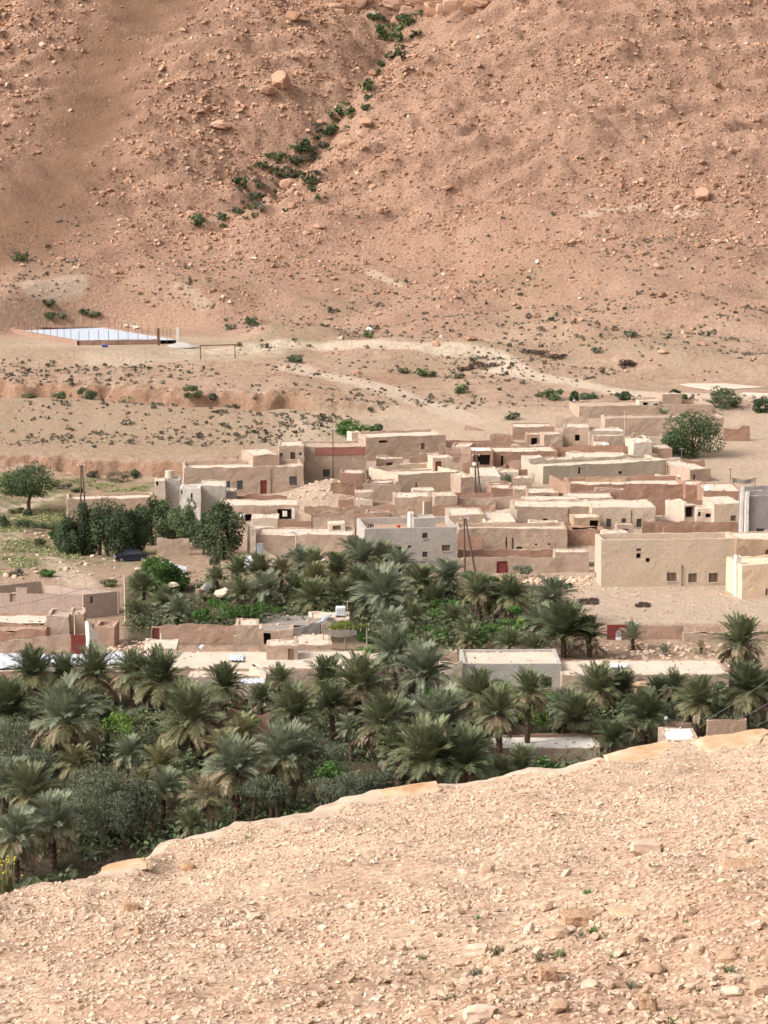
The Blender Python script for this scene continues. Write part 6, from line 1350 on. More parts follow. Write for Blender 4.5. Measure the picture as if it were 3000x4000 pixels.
# dotted scrub
def scrub():
    n = 26000; y = rng.uniform(392, 640, n); x = rng.uniform(-0.19, 0.19, n) * y
    cl = 0.42 + 1.3 * fbm(x / 22, y / 13, 3, 501)
    dens = np.clip(cl, 0.1, 1) * (0.55 * sst(395, 405, y) * (1 - sst(560, 630, y)))
    dens = dens * np.where((y < 470) & (x > -6) & (y < 432), 0.0, 1) * np.where((y < 440) & (x < -8), 2.0, 1)
    dens = dens * (np.hypot((x + 64) / 1.05, (y - 523) / 1.15) > 33) * (np.hypot(x + 36, y - 492) > 10) * (np.hypot((x - 66) / 24, (y - 462) / 12) > 1.1)
    keep = rng.uniform(0, 1, n) < dens; x, y = x[keep], y[keep]; n = len(x); z = G(x, y)
    r = np.clip(np.exp(rng.normal(math.log(0.26), 0.45, n)), 0.12, 1.0)
    order = np.argsort(-r / y); big, rest = order[:290], order[290:]
    sm = []
    for m in ('scrub', 'scrub_dark'):
        for j in range(4):
            me = leaf_cloud('scrub', 1, 1, 0.75, 60, 0.6, 4, rng); me.materials.append(MATS[m]); sm.append(me)
    for i in big:
        o = obj('scrub_bush', sm[rng.integers(8)]); o.location = (x[i], y[i], z[i] + r[i] * .4); o.scale = (r[i] * 1.15,) * 3; o.rotation_euler = (0, 0, rng.uniform(0, 6.28)); tag(o, 'small drab scrub bush dotted on the dry tan slope', 'bush', 'scrub bushes dotted over the slopes')
    m = 16; k = len(rest)
    d = rng.normal(0, 1, (k, m, 3)); d /= np.linalg.norm(d, axis=2, keepdims=True); d[..., 2] = np.abs(d[..., 2]) * 0.85
    C = np.stack([x, y, z], 1)[rest][:, None] + d * r[rest][:, None, None] * rng.uniform(.55, 1, (k, m, 1))
    t1 = np.cross(d, rng.normal(0, 1, (k, m, 3))); t1 /= np.linalg.norm(t1, axis=2, keepdims=True) + 1e-9; t2 = np.cross(d, t1); s = r[rest][:, None, None] * 0.6
    q = np.stack([C - t1 * s, C + t2 * s, C + t1 * s, C - t2 * s], 2).reshape(-1, 3)
    o = obj('scrub', npmesh('scrub', q, np.arange(len(q)).reshape(-1, 4)), 'scrub'); o['kind'] = 'stuff'; o['label'] = 'fine drab scrub dotting the dry tan slopes'; o['category'] = 'scrub'
scrub()
def carpet(name, label, cat, mat, X, Y, hmax, s0, zoff=0.0):
    n = len(X); Z = G(X, Y) + rng.uniform(0, 1, n) ** 1.5 * hmax + zoff
    C = np.stack([X, Y, Z], 1); d = rng.normal(0, .6, (n, 3)); d[:, 2] += 0.9; d /= np.linalg.norm(d, axis=1, keepdims=True)
    t1 = np.cross(d, rng.normal(0, 1, (n, 3))); t1 /= np.linalg.norm(t1, axis=1, keepdims=True) + 1e-9; t2 = np.cross(d, t1); s = s0 * rng.uniform(.5, 1.4, n)[:, None]
    q = np.stack([C - t1 * s, C + t2 * s * .5, C + t1 * s, C - t2 * s * .5], 1).reshape(-1, 3)
    o = obj(name, npmesh(name, q, np.arange(len(q)).reshape(-1, 4)), mat); o['kind'] = 'stuff'; o['label'] = label; o['category'] = cat
def undergrowth():
    n = 70000; y = rng.uniform(150, 226, n); x = rng.uniform(-.185, .185, n) * y
    k = (fbm(x / 6, y / 6, 3, 601) > -0.15); x, y = x[k], y[k]
    u = x / y * F + CU
    k = ~((u > 1880) & (u < 2390) & (y > 202.5) & (y < 210)) & ~((u > 2560) & (u < 2940) & (y > 200.5) & (y < 209)); x, y = x[k], y[k]
    n2 = 26000; y2 = rng.uniform(241, 288, n2); u2 = rng.uniform(470, 2200, n2); x2 = (u2 - CU) / F * y2
    k = (fbm(x2 / 5, y2 / 5, 3, 602) > -0.3) & ~((y2 < 258) & (u2 < 1500)) & ~((y2 > 272) & (u2 < 740)) & ~((y2 > 276) & (u2 > 1780)) & ~((y2 < 262) & (u2 > 2140))
    carpet('undergrowth', 'dark green herbs and shoots under the palms', 'undergrowth', 'undergrowth', np.concatenate([x, x2[k]]), np.concatenate([y, y2[k]]), 1.9, 0.24)
    n3 = 60000; y3 = rng.uniform(285, 384, n3); x3 = rng.uniform(-.185, -.06, n3) * y3
    k = (fbm(x3 / 7, y3 / 7, 3, 603) > 0.0) & (x3 / y3 * F + CU < 560)
    u3 = x3 / y3 * F + CU; k &= ~((u3 > 200) & (y3 < 330) & (fbm(x3 / 3, y3 / 3, 2, 604) < 0.25))
    carpet('river_bank_grass', 'pale green grass and weeds on the dry river bank', 'grass', 'herb', x3[k], y3[k], 0.35, 0.2)
    pass
undergrowth()
# ================================================================== SMALLER THINGS
def tubes(name, segs, rad, mat, label, cat, loc, group=None, n=6):
    mb = MB()
    for s in segs: mb.tube([Vector(p) - Vector(loc) for p in s], rad, n)
    o = obj(name, mb.mesh(name), mat); o.location = loc; tag(o, label, cat, group); return o
def ground_pt(u, v, y):
    p = P(u, v, y); return Vector((p.x, p.y, g1(p.x, p.y)))
# ---- twin wooden power poles
def twin_pole(u_t, v_t, feet, y, label, disc=None):
    t = P(u_t, v_t, y); root = empty('power_pole', ground_pt(feet[0][0], feet[0][1], y)); tag(root, label, 'pole', 'twin wooden power poles')
    for k, (u, v) in enumerate(feet):
        b = P(u, v, y); b.y = y + (0 if k == 0 else -0.25); b.z = min(b.z, g1(b.x, b.y)) - 0.3; tt = t + Vector((0.16 * k, 0, -0.05 * k))
        mb = MB(); mb.tube([b - root.location, b.lerp(tt, .5) - root.location, tt - root.location], [0.15, 0.13, 0.10], 8); obj('pole', mb.mesh('pole'), 'pole_wood', root)
    mb = MB(); q = t - root.location; mb.tube([q + Vector((-.5, 0, -.25)), q + Vector((.6, 0, -.2))], 0.05, 6); obj('cross_arm', mb.mesh('cross_arm'), 'pole_wood', root)
    for dx in (-.45, .05, .5):
        mb = MB(); mb.tube([q + Vector((dx, 0, -.22)), q + Vector((dx, 0, 0.08))], [0.045, 0.06], 6); obj('insulator', mb.mesh('insulator'), 'plastic_white', root)
    if disc:
        mb = MB(); d = P(*disc, y - 0.3) - root.location; mb.tube([d, d + Vector((0.02, .12, 0))], [0.3, 0.05], 12); obj('lamp', mb.mesh('lamp'), 'plastic_white', root)
    return t
T1 = twin_pole(1813, 2024, [(1816, 2232), (1862, 2246)], 290, 'twin wooden power pole before the grey-brown slit-windowed house')
T2 = twin_pole(1858, 1776, [(1855, 1902), (1880, 1902)], 349.5, 'twin wooden power pole with a white lamp, among the upper houses', (1852, 1812))
T3 = twin_pole(316, 1816, [(312, 1956), (338, 1956)], 340, 'twin rusty power pole on the long low house behind the roadside trees')
def pole(u, vt, vb, y, r, mat, label, extra=None, name='pole', z_foot=None):
    t = P(u, vt, y); b = ground_pt(u, vb, y)
    if z_foot is not None: b.z = z_foot
    root = empty(name, b); tag(root, label, 'pole')
    mb = MB(); mb.tube([(0, 0, -.4), (0, 0, t.z - b.z)], [r * 1.2, r * .85], 8); obj('shaft', mb.mesh('shaft'), mat, root)
    if extra == 'lamp':
        mb = MB(); mb.tube([(0, 0, t.z - b.z - .3), (-.25, 0, t.z - b.z), (-.6, -.1, t.z - b.z + .05)], .04, 6); obj('arm', mb.mesh('arm'), 'galvanised', root)
        mb = MB(); mb.tube([(-.5, -.1, t.z - b.z + .02), (-.85, -.1, t.z - b.z + .06)], [.13, .16], 8); obj('lamp_head', mb.mesh('lamp_head'), 'plastic_white', root)
    else:
        mb = MB(); mb.tube([(-.35, 0, t.z - b.z - .1), (.35, 0, t.z - b.z - .1)], .04, 6); obj('cross_arm', mb.mesh('cross_arm'), mat, root)
    return t
T4 = pole(1301, 1680, 1866, 366.5, .09, 'pole_wood', 'tall dark wooden pole in front of the red-banded house')
pole(1156, 2078, 2190, 296, .08, 'pole_concrete', 'cream lamp post with a white head before the long tan house wall', 'lamp', 'lamp_post')
T5 = pole(490, 2245, 2446, 262, .13, 'pole_concrete', 'square cream concrete pole right of the pinkish block building')
pole(1357, 2346, 2412, 258.5, .06, 'deadwood', 'bare stick-like post beside the white cage tank')
pole(2256, 1565, 1628, 423, .06, 'pole_concrete', 'cream post with a white lamp at the corner of the rear compound', 'lamp', 'lamp_post')
pole(2576, 1505, 1545, 430, .035, 'galvanised', 'thin antenna mast on the topmost room', z_foot=8.0, name='antenna')
pole(2440, 1605, 1690, 404, .07, 'pole_concrete', 'cream post with a rust-red box before the tall plain wall')
pole(2852, 1830, 1895, 352, .06, 'rust', 'rusty post beside the woven mat behind the grey concrete building')
pole(2662, 1750, 1800, 371, .03, 'galvanised', 'thin mast on the bright roof below the round tree', z_foot=3.0, name='antenna')
pole(1805, 2248, 2290, 283, .04, 'galvanised', 'short grey post with a white cap at the hedge by the twin pole', 'lamp', 'lamp_post')
pole(292, 2392, 2480, 256, .07, 'mud_cream', 'thin cream pillar before the broken terracotta house')
# ball lamp on short wall
mb = MB(); c = P(2601, 2812, 209.6); g = ground_pt(2601, 2830, 209.6); rt = empty('lamp_post', g); tag(rt, 'white ball lamp on a thin post at the short terracotta wall', 'lamp')
mb.tube([(0, 0, -.3), (0, 0, c.z - g.z)], .04, 6); obj('shaft', mb.mesh('shaft'), 'galvanised', rt)
import bmesh
bm = bmesh.new(); bmesh.ops.create_uvsphere(bm, u_segments=12, v_segments=8, radius=.2); me = bpy.data.meshes.new('globe'); bm.to_mesh(me); bm.free(); q = obj('globe', me, 'plastic_white', rt); q.location = (0, 0, c.z - g.z + .15)
# ---- wires
def wire(a, b, sag, mat, label, rad=0.018, group=None):
    pts = []
    for i in range(13):
        t = i / 12; p = a.lerp(b, t); p.z -= sag * 4 * t * (1 - t); pts.append(p)
    tubes('power_line', [pts], rad, mat, label, 'cable', tuple(a), group, 4)
wire(T2, T4, 1.2, 'black_wire', 'dark power line between the red-banded house pole and the upper twin pole')
wire(T1, T2, 1.5, 'black_wire', 'dark power line between the two village twin poles')
wire(T5, P(-200, 2395, 268), 0.8, 'black_wire', 'dark power line sagging across the pinkish block building')
wire(T4, P(900, 1810, 352), 0.6, 'black_wire', 'dark power line along the long two-storey house')
for k, (a, b) in enumerate([((2745, 2820, 200), (3150, 2545, 120)), ((2900, 2800, 200), (3150, 2640, 120)), ((2960, 2830, 200), (3150, 2710, 120))]):
    wire(P(*a), P(*b), 0.2, 'wire', 'pale overhead cable slanting past the palms at the brink wall', 0.022, 'overhead cables at the brink')
# ---- sports court
def court():
    y0 = POOL_Z
    def onz(u, v, z):
        kx, kz = ray(u, v); y = (z - H) / kz; return Vector((kx * y, y, z))
    pts = [onz(77, 1291, y0), onz(309, 1334, y0), onz(690, 1328, y0), onz(395, 1280, y0)]
    rt = empty('sports_court', pts[1] - Vector((0, 0, .6))); tag(rt, 'white-surfaced court inside a low stone kerb on the plain', 'court')
    off = rt.location
    mb = MB(); n = 16
    for i in range(n):
        for j in range(n):
            f = lambda a, b: tuple(pts[0].lerp(pts[1], a / n).lerp(pts[3].lerp(pts[2], a / n), b / n))
            mb.quad(f(i, j), f(i + 1, j), f(i + 1, j + 1), f(i, j + 1))
    obj('surface', mb.mesh('surface', off), 'court_white', rt)
    ring = [(pts[0] + (pts[0] - pts[1]) * 0.35, pts[1]), (pts[1], pts[1].lerp(pts[2], .83)), (pts[2], pts[3]), (pts[3], pts[0] + (pts[0] - pts[1]) * 0.35)]
    for a, b in ring:
        d = (b - a).normalized(); nn = Vector((d.y, -d.x, 0)); mb = MB(); m = max(2, int((b - a).length / 1.0))
        for k in range(m):
            p, q = a.lerp(b, k / m), a.lerp(b, (k + 1) / m)
            for (o0, z0, o1, z1) in ((0.5, -1.2, 0.5, .28), (.5, .28, 0, .28), (0, .28, 0, -.1)):
                P4 = [p + nn * o0 + Vector((0, 0, z0)), q + nn * o0 + Vector((0, 0, z0)), q + nn * o1 + Vector((0, 0, z1)), p + nn * o1 + Vector((0, 0, z1))]
                mb.quad(*[tuple(x) for x in P4])
        obj('kerb', mb.mesh('kerb', off, 0.09), 'stone_kerb', rt)
    k = 0
    pm = MB(); pm.tube([(0, 0, -.9), (0, 0, 2.4)], .06, 5); pme = pm.mesh('fence_post'); pme.materials.append(MATS['rust'])
    for a, b, m in ((pts[0], pts[1], 9), (pts[1], pts[2], 10), (pts[2], pts[3], 11), (pts[3], pts[0], 9)):
        d = (b - a).normalized(); nn = Vector((d.y, -d.x, 0)) * 0.25
        for i in range(m):
            o = obj('fence_post', pme); o.location = a.lerp(b, i / m) + nn; tag(o, 'thin metal fence post standing in the stone kerb of the white court', 'post', 'fence posts around the white court')
    for (u, vt, vb, w, mat, lab) in ((620, 1281, 1340, .22, 'rust', 'thick dark gate post at the court opening'), (694, 1279, 1334, .32, 'concrete_white', 'thick white gate post at the court opening')):
        p = onz(u, vb, y0 - .3); t = P(u, vt, p.y); mb = MB(); mb.box((-w, -w, -.5), (w, w, t.z - p.z)); o = obj('gate_post', mb.mesh('gate_post'), mat); o.location = p; tag(o, lab, 'post')
    for (u, v, wpx, hpx, lab) in ((710, 1352, 70, 20, 'low grey cement heap beside the court opening'),):
        p = hit(u, v, 480); s = p.y / F; mb = MB()
        for r in range(8):
            for k2 in range(14):
                fa = lambda r, k: ((r / 8) * wpx * s * math.cos(k * 2 * math.pi / 14), (r / 8) * wpx * s * .7 * math.sin(k * 2 * math.pi / 14), hpx * s * (1 - (r / 8) ** 1.3) - .15)
                mb.quad(fa(r, k2), fa(r + 1, k2), fa(r + 1, k2 + 1), fa(r, k2 + 1))
        o = obj('cement_heap', mb.mesh('heap', (0, 0, 0), .12), 'cement_heap'); o.location = p; tag(o, lab, 'heap')
    p = hit(410, 1357, 480); mb = MB(); mb.tube([(-.6, 0, .3), (.6, 0, .3)], .3, 10); o = obj('barrel', mb.mesh('barrel'), 'blue_plastic'); o.location = p; tag(o, 'blue plastic barrel lying in front of the court kerb', 'barrel')
    for (u, v, w) in ((494, 1281, 14), (532, 1284, 14), (515, 1280, 10)):
        p = hit(u, v, 480); o = obj('boulder', rock_proto('white_stone', np.random.default_rng(u)), 'white_wash'); s = w * p.y / F; o.location = p + Vector((0, 0, s * .3)); o.scale = (s, s * .7, s * .6); tag(o, 'whitish boulder behind the court kerb', 'boulder', 'whitish boulders by the court')
    p = hit(1442, 1292); o = obj('boulder', rock_proto('white_stone', np.random.default_rng(5)), 'white_wash'); o.location = p; o.scale = (1.0, .7, .8); tag(o, 'lone white block on the scrub slope right of the court', 'boulder')
court()
# ---- goal
def goal():
    a = hit(783, 1404, 470); d = P(918, 1398, a.y + 2.5); b = Vector((d.x, d.y, g1(d.x, d.y)))
    h = P(783, 1350, a.y).z - a.z; h = max(2.2, min(3.0, h))
    rt = empty('goal', a); tag(rt, 'bare football goal frame standing on the pale ground', 'goal'); b = b - a; b.z = b.z
    for nm, s in (('goal_post', [(0, 0, -.3), (0, 0, h)]), ('goal_post', [(b.x, b.y, b.z - .3), (b.x, b.y, h)]), ('crossbar', [(-.06, 0, h), (b.x + .06, b.y, h)])):
        mb = MB(); mb.tube(s, .11, 8); obj(nm, mb.mesh(nm), 'rust', rt)
goal()
# white pad on the right with a low kerb
def pad():
    z = 6.75
    def onz(u, v):
        kx, kz = ray(u, v); y = (z - H) / kz; return Vector((kx * y, y, z))
    for pts, lab in (([onz(2655, 1502), onz(2770, 1493), onz(2990, 1514), onz(2800, 1524)], 'flat whitish concrete pad on the rise above the ragged tree'), ([onz(2890, 1540), onz(2905, 1534), onz(3080, 1540), onz(3080, 1552)], 'smaller whitish slab right of the bigger pad')):
        c = sum(pts, Vector()) / 4; mb = MB(); n = len(pts)
        mb.quad(*[tuple(p - c + Vector((0, 0, .1))) for p in pts])
        for i in range(n):
            p, q = pts[i] - c, pts[(i + 1) % n] - c; mb.quad(tuple(p + Vector((0, 0, -1))), tuple(q + Vector((0, 0, -1))), tuple(q + Vector((0, 0, .1))), tuple(p + Vector((0, 0, .1))))
        o = obj('concrete_pad', mb.mesh('pad'), 'roof_lime'); o.location = c; tag(o, lab, 'slab')
pad()
# brushwood heaps on the lower slope
for u, v, w, hh, lab in [(1900, 1428, 70, 14, 'long dark brushwood heap beside the dirt track'), (1820, 1440, 40, 10, 'low dark brushwood heap left of the long one'), (2175, 1396, 50, 10, 'flat dark heap on a pale patch right of the track'), (2455, 1425, 40, 16, 'lumpy dark brush heap on the right slope'), (2090, 1378, 60, 8, 'thin dark brush line above the track'), (2510, 2364, 38, 7, 'low brown dung heap on the pale terrace'), (2300, 2350, 60, 5, 'thin grey litter strip on the pale terrace')]:
    p = hit(u, v + hh * .6); tree('brush_heap', lab, 'brushwood', u, v, w, hh, p.y, 'brown_debris', 420, .5, 9, False, 'brushwood heaps on the lower slope', 'bark')
# ---- cars
def car(p, rz, mat, label, L=4.4, W=1.75):
    rt = empty('car', p); rt.rotation_euler = (0, 0, rz); tag(rt, label, 'car')
    def prof(pts, w0, name, m, bev=0.0):
        mb = MB(); n = len(pts)
        for sgn in (-1, 1):
            i0 = len(mb.v); mb.v += [(x, sgn * w * 1.0, z) for x, z, w in pts]
            mb.f.append(list(range(i0, i0 + n)) if sgn > 0 else list(range(i0, i0 + n))[::-1])
        for k in range(n): mb.f.append([k, (k + 1) % n, (k + 1) % n + n, k + n])
        return obj(name, mb.mesh(name), m, rt)
    h = W / 2; b = L / 2
    prof([(-b, .35, h * .9), (-b + .05, .72, h * .92), (-b + .9, .92, h * .95), (b - .35, .98, h * .95), (b, .85, h * .92), (b, .35, h * .9), (b - .3, .22, h), (-b + .3, .22, h)], h, 'body', mat)
    prof([(-b + 1.0, .93, h * .88), (-b + 1.7, 1.42, h * .72), (-b + 2.1, 1.47, h * .72), (b - 1.1, 1.46, h * .72), (b - .35, .99, h * .86)], h, 'cabin', mat)
    for sgn in (-1, 1):
        mb = MB(); f = [(-b + 1.25, sgn * (h * .865), .99), (b - .65, sgn * h * .865, 1.02), (b - 1.2, sgn * (h * .745), 1.38), (-b + 1.78, sgn * h * .745, 1.36)]
        mb.quad(*f); obj('side_window', mb.mesh('side_window'), 'glass_dark', rt)
        for x in (-b + .85, b - .8):
            mb = MB(); mb.tube([(x, sgn * (h - .17), .32), (x, sgn * (h + .02), .32)], .32, 14); wq = obj('wheel', mb.mesh('wheel'), 'tyre', rt)
            mb = MB(); mb.tube([(x, sgn * (h + .01), .32), (x, sgn * (h + .035), .32)], .2, 12); obj('rim', mb.mesh('rim'), 'galvanised', wq)
        mb = MB(); mb.box((b - .03, sgn * h * .72 - .16, .66), (b + .02, sgn * h * .72 + .16, .86)); obj('tail_light', mb.mesh('tail_light'), 'lamp_red', rt)
        mb = MB(); mb.box((-b - .01, sgn * h * .68 - .18, .6), (-b + .06, sgn * h * .68 + .18, .74)); obj('headlight', mb.mesh('headlight'), 'plastic_white', rt)
    mb = MB(); mb.quad((-b + 1.06, -h * .8, .97), (-b + 1.06, h * .8, .97), (-b + 1.66, h * .68, 1.38), (-b + 1.66, -h * .68, 1.38)); obj('windscreen', mb.mesh('windscreen'), 'glass_dark', rt)
    mb = MB(); mb.quad((b - .42, h * .8, 1.03), (b - .42, -h * .8, 1.03), (b - 1.02, -h * .68, 1.41), (b - 1.02, h * .68, 1.41)); obj('rear_window', mb.mesh('rear_window'), 'glass_dark', rt)
c = ground_pt(512, 2180, 304); car(c, R(12), 'car_paint', 'dark blue car parked in the shade of the roadside trees')
c = ground_pt(662, 2205, 293); car(c, R(185), 'car_white', 'white car mostly hidden behind the big rounded bush')
c = ground_pt(975, 2178, 297); car(c, R(80), 'car_white', 'white car by the end pillar of the grove-edge house', 3.6)
# ---- cage tank
def tank(p, label):
    rt = empty('cage_tank', p); tag(rt, label, 'tank')
    for sx in (-.5, 0, .5):
        mb = MB(); mb.box((sx - .06, -.5, -.35), (sx + .06, .5, .14)); obj('support', mb.mesh('support'), 'tan_wood', rt)
    mb = MB(); mb.box((-.56, -.48, .16), (.56, .48, 1.14)); o = obj('tank_body', mb.mesh('tank_body'), 'plastic_white', rt)
    bv = o.modifiers.new('bev', 'BEVEL'); bv.width = .1; bv.segments = 3
    for i in range(7):
        x = -.57 + 1.14 * i / 6; mb = MB(); mb.tube([(x, -.51, .15), (x, -.51, 1.15)], .014, 5); mb.tube([(x, .51, .15), (x, .51, 1.15)], .014, 5); obj('cage_bar', mb.mesh('cage_bar'), 'galvanised', rt)
    for z in (.18, .5, .82, 1.14):
        mb = MB(); mb.tube([(-.58, -.51, z), (.58, -.51, z), (.58, .51, z), (-.58, .51, z), (-.58, -.51, z)], .014, 5); obj('cage_ring', mb.mesh('cage_ring'), 'galvanised', rt)
tp = P(1331, 2408, 257.5); tank(Vector((tp.x, tp.y, tp.z)), 'white plastic cage tank on blocks atop the little shelter')
# ---- vine pergola
def pergola():
    y0 = 246; c = P(1350, 2470, y0); g = g1(c.x, c.y)
    rt = empty('vine_pergola', (c.x, c.y, g)); tag(rt, 'yellow-green vine pergola with a straw fringe over a dark gap', 'pergola')
    ztop = P(1350, 2462, y0).z - g; x0 = P(1256, 2470, y0).x - c.x; x1 = P(1440, 2470, y0).x - c.x
    for x in (x0 + .2, (x0 + x1) / 2, x1 - .2):
        for yy in (0.1, 3.6):
            mb = MB(); mb.tube([(x, yy, -.3), (x, yy, ztop)], .07, 6); obj('post', mb.mesh('post'), 'deadwood', rt)
    for k in range(7):
        x = x0 + (x1 - x0) * k / 6; mb = MB(); mb.tube([(x, -.1, ztop), (x, 3.8, ztop)], .045, 5); obj('beam', mb.mesh('beam'), 'deadwood', rt)
    r2 = np.random.default_rng(9)
    me = leaf_cloud('leaves', (x1 - x0) / 2 * 1.02, 2.1, .42, 2600, .2, 14, r2, .2); o = obj('leaves', me, 'vine', rt); o.location = ((x0 + x1) / 2, 1.9, ztop + .12)
    mb = MB(); n = 60
    for k in range(n):
        x = x0 + (x1 - x0) * .75 * k / n; L = .75 * math.sin(math.pi * (.15 + .6 * k / n)) + r2.uniform(0, .12); mb.box((x, -.16, ztop - L + .1), (x + (x1 - x0) * .75 / n * .8, -.12, ztop + .05))
    obj('straw_fringe', mb.mesh('straw_fringe'), 'thatch_grey', rt)
pergola()
# ---- sheets, cloths, dishes and odds and ends
def sheet(poly, z, label, mat='tarp', name='roof_sheet', sag=0.05, ribs=True):
    def onz(u, v, zz):
        kx, kz = ray(u, v); y = (zz - H) / kz; return Vector((kx * y, y, zz))
    c = [onz(u, v, z) for u, v in poly]; o0 = sum(c, Vector()) / 4; n = 14; mb = MB(); th = .03
    gpt = lambda a, b: c[0].lerp(c[1], a / n).lerp(c[3].lerp(c[2], a / n), b / n) - o0
    for lay in (0, 1):
        for i in range(n):
            for j in range(n):
                f = lambda a, b: tuple(gpt(a, b) + Vector((0, 0, sag * math.sin(a * 1.9 + b * .7) + (.03 if a % 2 else 0) * ribs - lay * th)))
                q = [f(i, j), f(i + 1, j), f(i + 1, j + 1), f(i, j + 1)]; mb.quad(*(q if lay == 0 else q[::-1]))
    o = obj(name, mb.mesh(name), mat); o.location = o0; tag(o, label, 'sheet'); return o
zh = H + ray(200, 2622)[1] * 229.3
sheet([(-40, 2612), (180, 2606), (192, 2556), (-40, 2552)], zh + .12, 'wide bluish-white sheet roof at the left, beside the thick-trunked palm')
sheet([(196, 2600), (300, 2598), (306, 2556), (200, 2556)], zh + .12, 'bluish-white roof sheet between two palms')
sheet([(312, 2594), (402, 2594), (402, 2552), (312, 2554)], zh + .12, 'bluish-white roof sheet at the foot of the ruin pillar')
sheet([(408, 2596), (494, 2590), (486, 2546), (410, 2546)], zh + .12, 'bluish-white roof sheet right of the ruin pillar')
zr2 = H + ray(900, 2614)[1] * 229
sheet([(938, 2672), (1034, 2668), (1034, 2650), (944, 2652)], H + ray(990, 2646)[1] * 226 + .1, 'pale bluish sheet on the lower roof step of the bright-roofed house')
sheet([(892, 2580), (952, 2580), (950, 2556), (890, 2557)], zr2 + .15, 'small translucent white sheet lying on the bright roof')
sheet([(2385, 2606), (2415, 2608), (2412, 2592), (2386, 2592)], H + ray(2500, 2638)[1] * 229 + .12, 'white plastic bundle on the long low house roof, left one', 'plastic_white', 'plastic_bundle', .1)
sheet([(2420, 2608), (2455, 2608), (2452, 2594), (2422, 2592)], H + ray(2500, 2638)[1] * 229 + .12, 'white plastic bundle on the long low house roof, right one', 'plastic_white', 'plastic_bundle', .1)
sheet([(1236, 2436), (1262, 2430), (1296, 2402), (1276, 2402)], 1.75, 'white cloth trailing over the little shelter roof', 'plastic_white', 'cloth', .12)
def slanted(u0, u1, v0, v1, y, mat, name, label, cat, th=.08):
    a, b = P(u0, v1, y), P(u1, v0, y); c = Vector(((a.x + b.x) / 2, y, a.z)); mb = MB(); mb.box((-(b.x - a.x) / 2, -th, (min(0, g1(c.x, c.y) - a.z - .1) if cat == 'sheet' else 0)), ((b.x - a.x) / 2, th, b.z - a.z)); o = obj(name, mb.mesh(name), mat); o.location = c; bv = o.modifiers.new('bev', 'BEVEL'); bv.width = .03; tag(o, label, cat); return o
slanted(1004, 1028, 2122, 2190, 296.5, 'grey_blue_sheet', 'metal_sheet', 'upright blue-grey metal sheet at the grove edge', 'sheet')
def lumpy(u, v, wpx, hpx, y, mat, name, label, cat, seed=1, z=None):
    p = P(u, v, y); 
    if z is not None: p.z = z
    s = y / F; o = obj(name, rock_proto(name, np.random.default_rng(seed)), mat); o.location = p; o.scale = (wpx * s * .65, wpx * s * .4, hpx * s * .65); tag(o, label, cat); return o
for i, (u, v, w, hh) in enumerate([(1190, 2172, 24, 16), (1215, 2168, 26, 18), (1240, 2174, 30, 16), (1256, 2180, 22, 10)]): 
    lumpy(u, v + 8, w, hh, 293.5, 'plastic_white', 'tarpaulin', 'white crumpled tarpaulin heap at the foot of the long tan house wall', 'tarpaulin', 40 + i)['group'] = 'white tarpaulin heap'
for i, (u, v, w, hh, y, lab) in enumerate([(810, 2293, 50, 36, 274, 'dark grey boulder in the grove, left of a pale one'), (880, 2318, 70, 36, 271, 'broad pale pink boulder in the grove'), (776, 2312, 26, 36, 272, 'orange split boulder left of the dark grey one'), (680, 2282, 44, 20, 276, 'pale yellowish rock under the big rounded bush')]):
    lumpy(u, v, w, hh, y, ['concrete_dark', 'mud_cream', 'mud_terra', 'mud_cream'][i], 'boulder', lab, 'boulder', 60 + i)
def dish(u, v, y, r, label, zf=None):
    p = P(u, v, y); gz = zf if zf is not None else p.z - .5; rt = empty('satellite_dish', (p.x, p.y, gz)); tag(rt, label, 'dish', 'satellite dishes on the roofs')
    mb = MB(); mb.tube([(0, 0, -.2), (0, .05, p.z - gz)], .03, 6); obj('mast', mb.mesh('mast'), 'galvanised', rt)
    mb = MB(); n = 16; ax = Vector((-.3, -.85, .45)).normalized(); a = ax.orthogonal().normalized(); b = ax.cross(a)
    pr = lambda k, t: tuple(Vector((0, 0, p.z - gz)) + (a * math.cos(6.2832 * k / n) + b * math.sin(6.2832 * k / n)) * r * t + ax * (.28 * r * t * t))
    for k in range(n):
        for t0, t1 in ((0.001, .5), (.5, 1)): mb.quad(pr(k, t0), pr(k + 1, t0), pr(k + 1, t1), pr(k, t1))
    obj('reflector', mb.mesh('reflector'), 'plastic_white', rt)
    mb = MB(); mb.tube([Vector((0, 0, p.z - gz)) - b * r * .9, Vector((0, 0, p.z - gz)) + ax * r], .015, 4); obj('arm', mb.mesh('arm'), 'galvanised', rt)
dish(2760, 1907, 344, .42, 'white satellite dish at the corner of the reddish house by the grey concrete building')
dish(947, 2015, 326.4, .32, 'dark-rimmed dish on the front of the low shop house'); dish(2360, 1733, 384, .3, 'small dish over the brushwood on the yard wall'); dish(2495, 1722, 383, .3, 'small dish on the ruined cream house')
# curtain and poster in the shop house
slanted(1104, 1122, 1996, 2018, 326.3, 'white_wash', 'sign_board', 'white board hung in the big dark shop opening', 'board', .03)
slanted(1141, 1152, 1984, 2028, 326.4, 'white_wash', 'curtain', 'white curtain at the right edge of the big dark shop opening', 'curtain', .03)
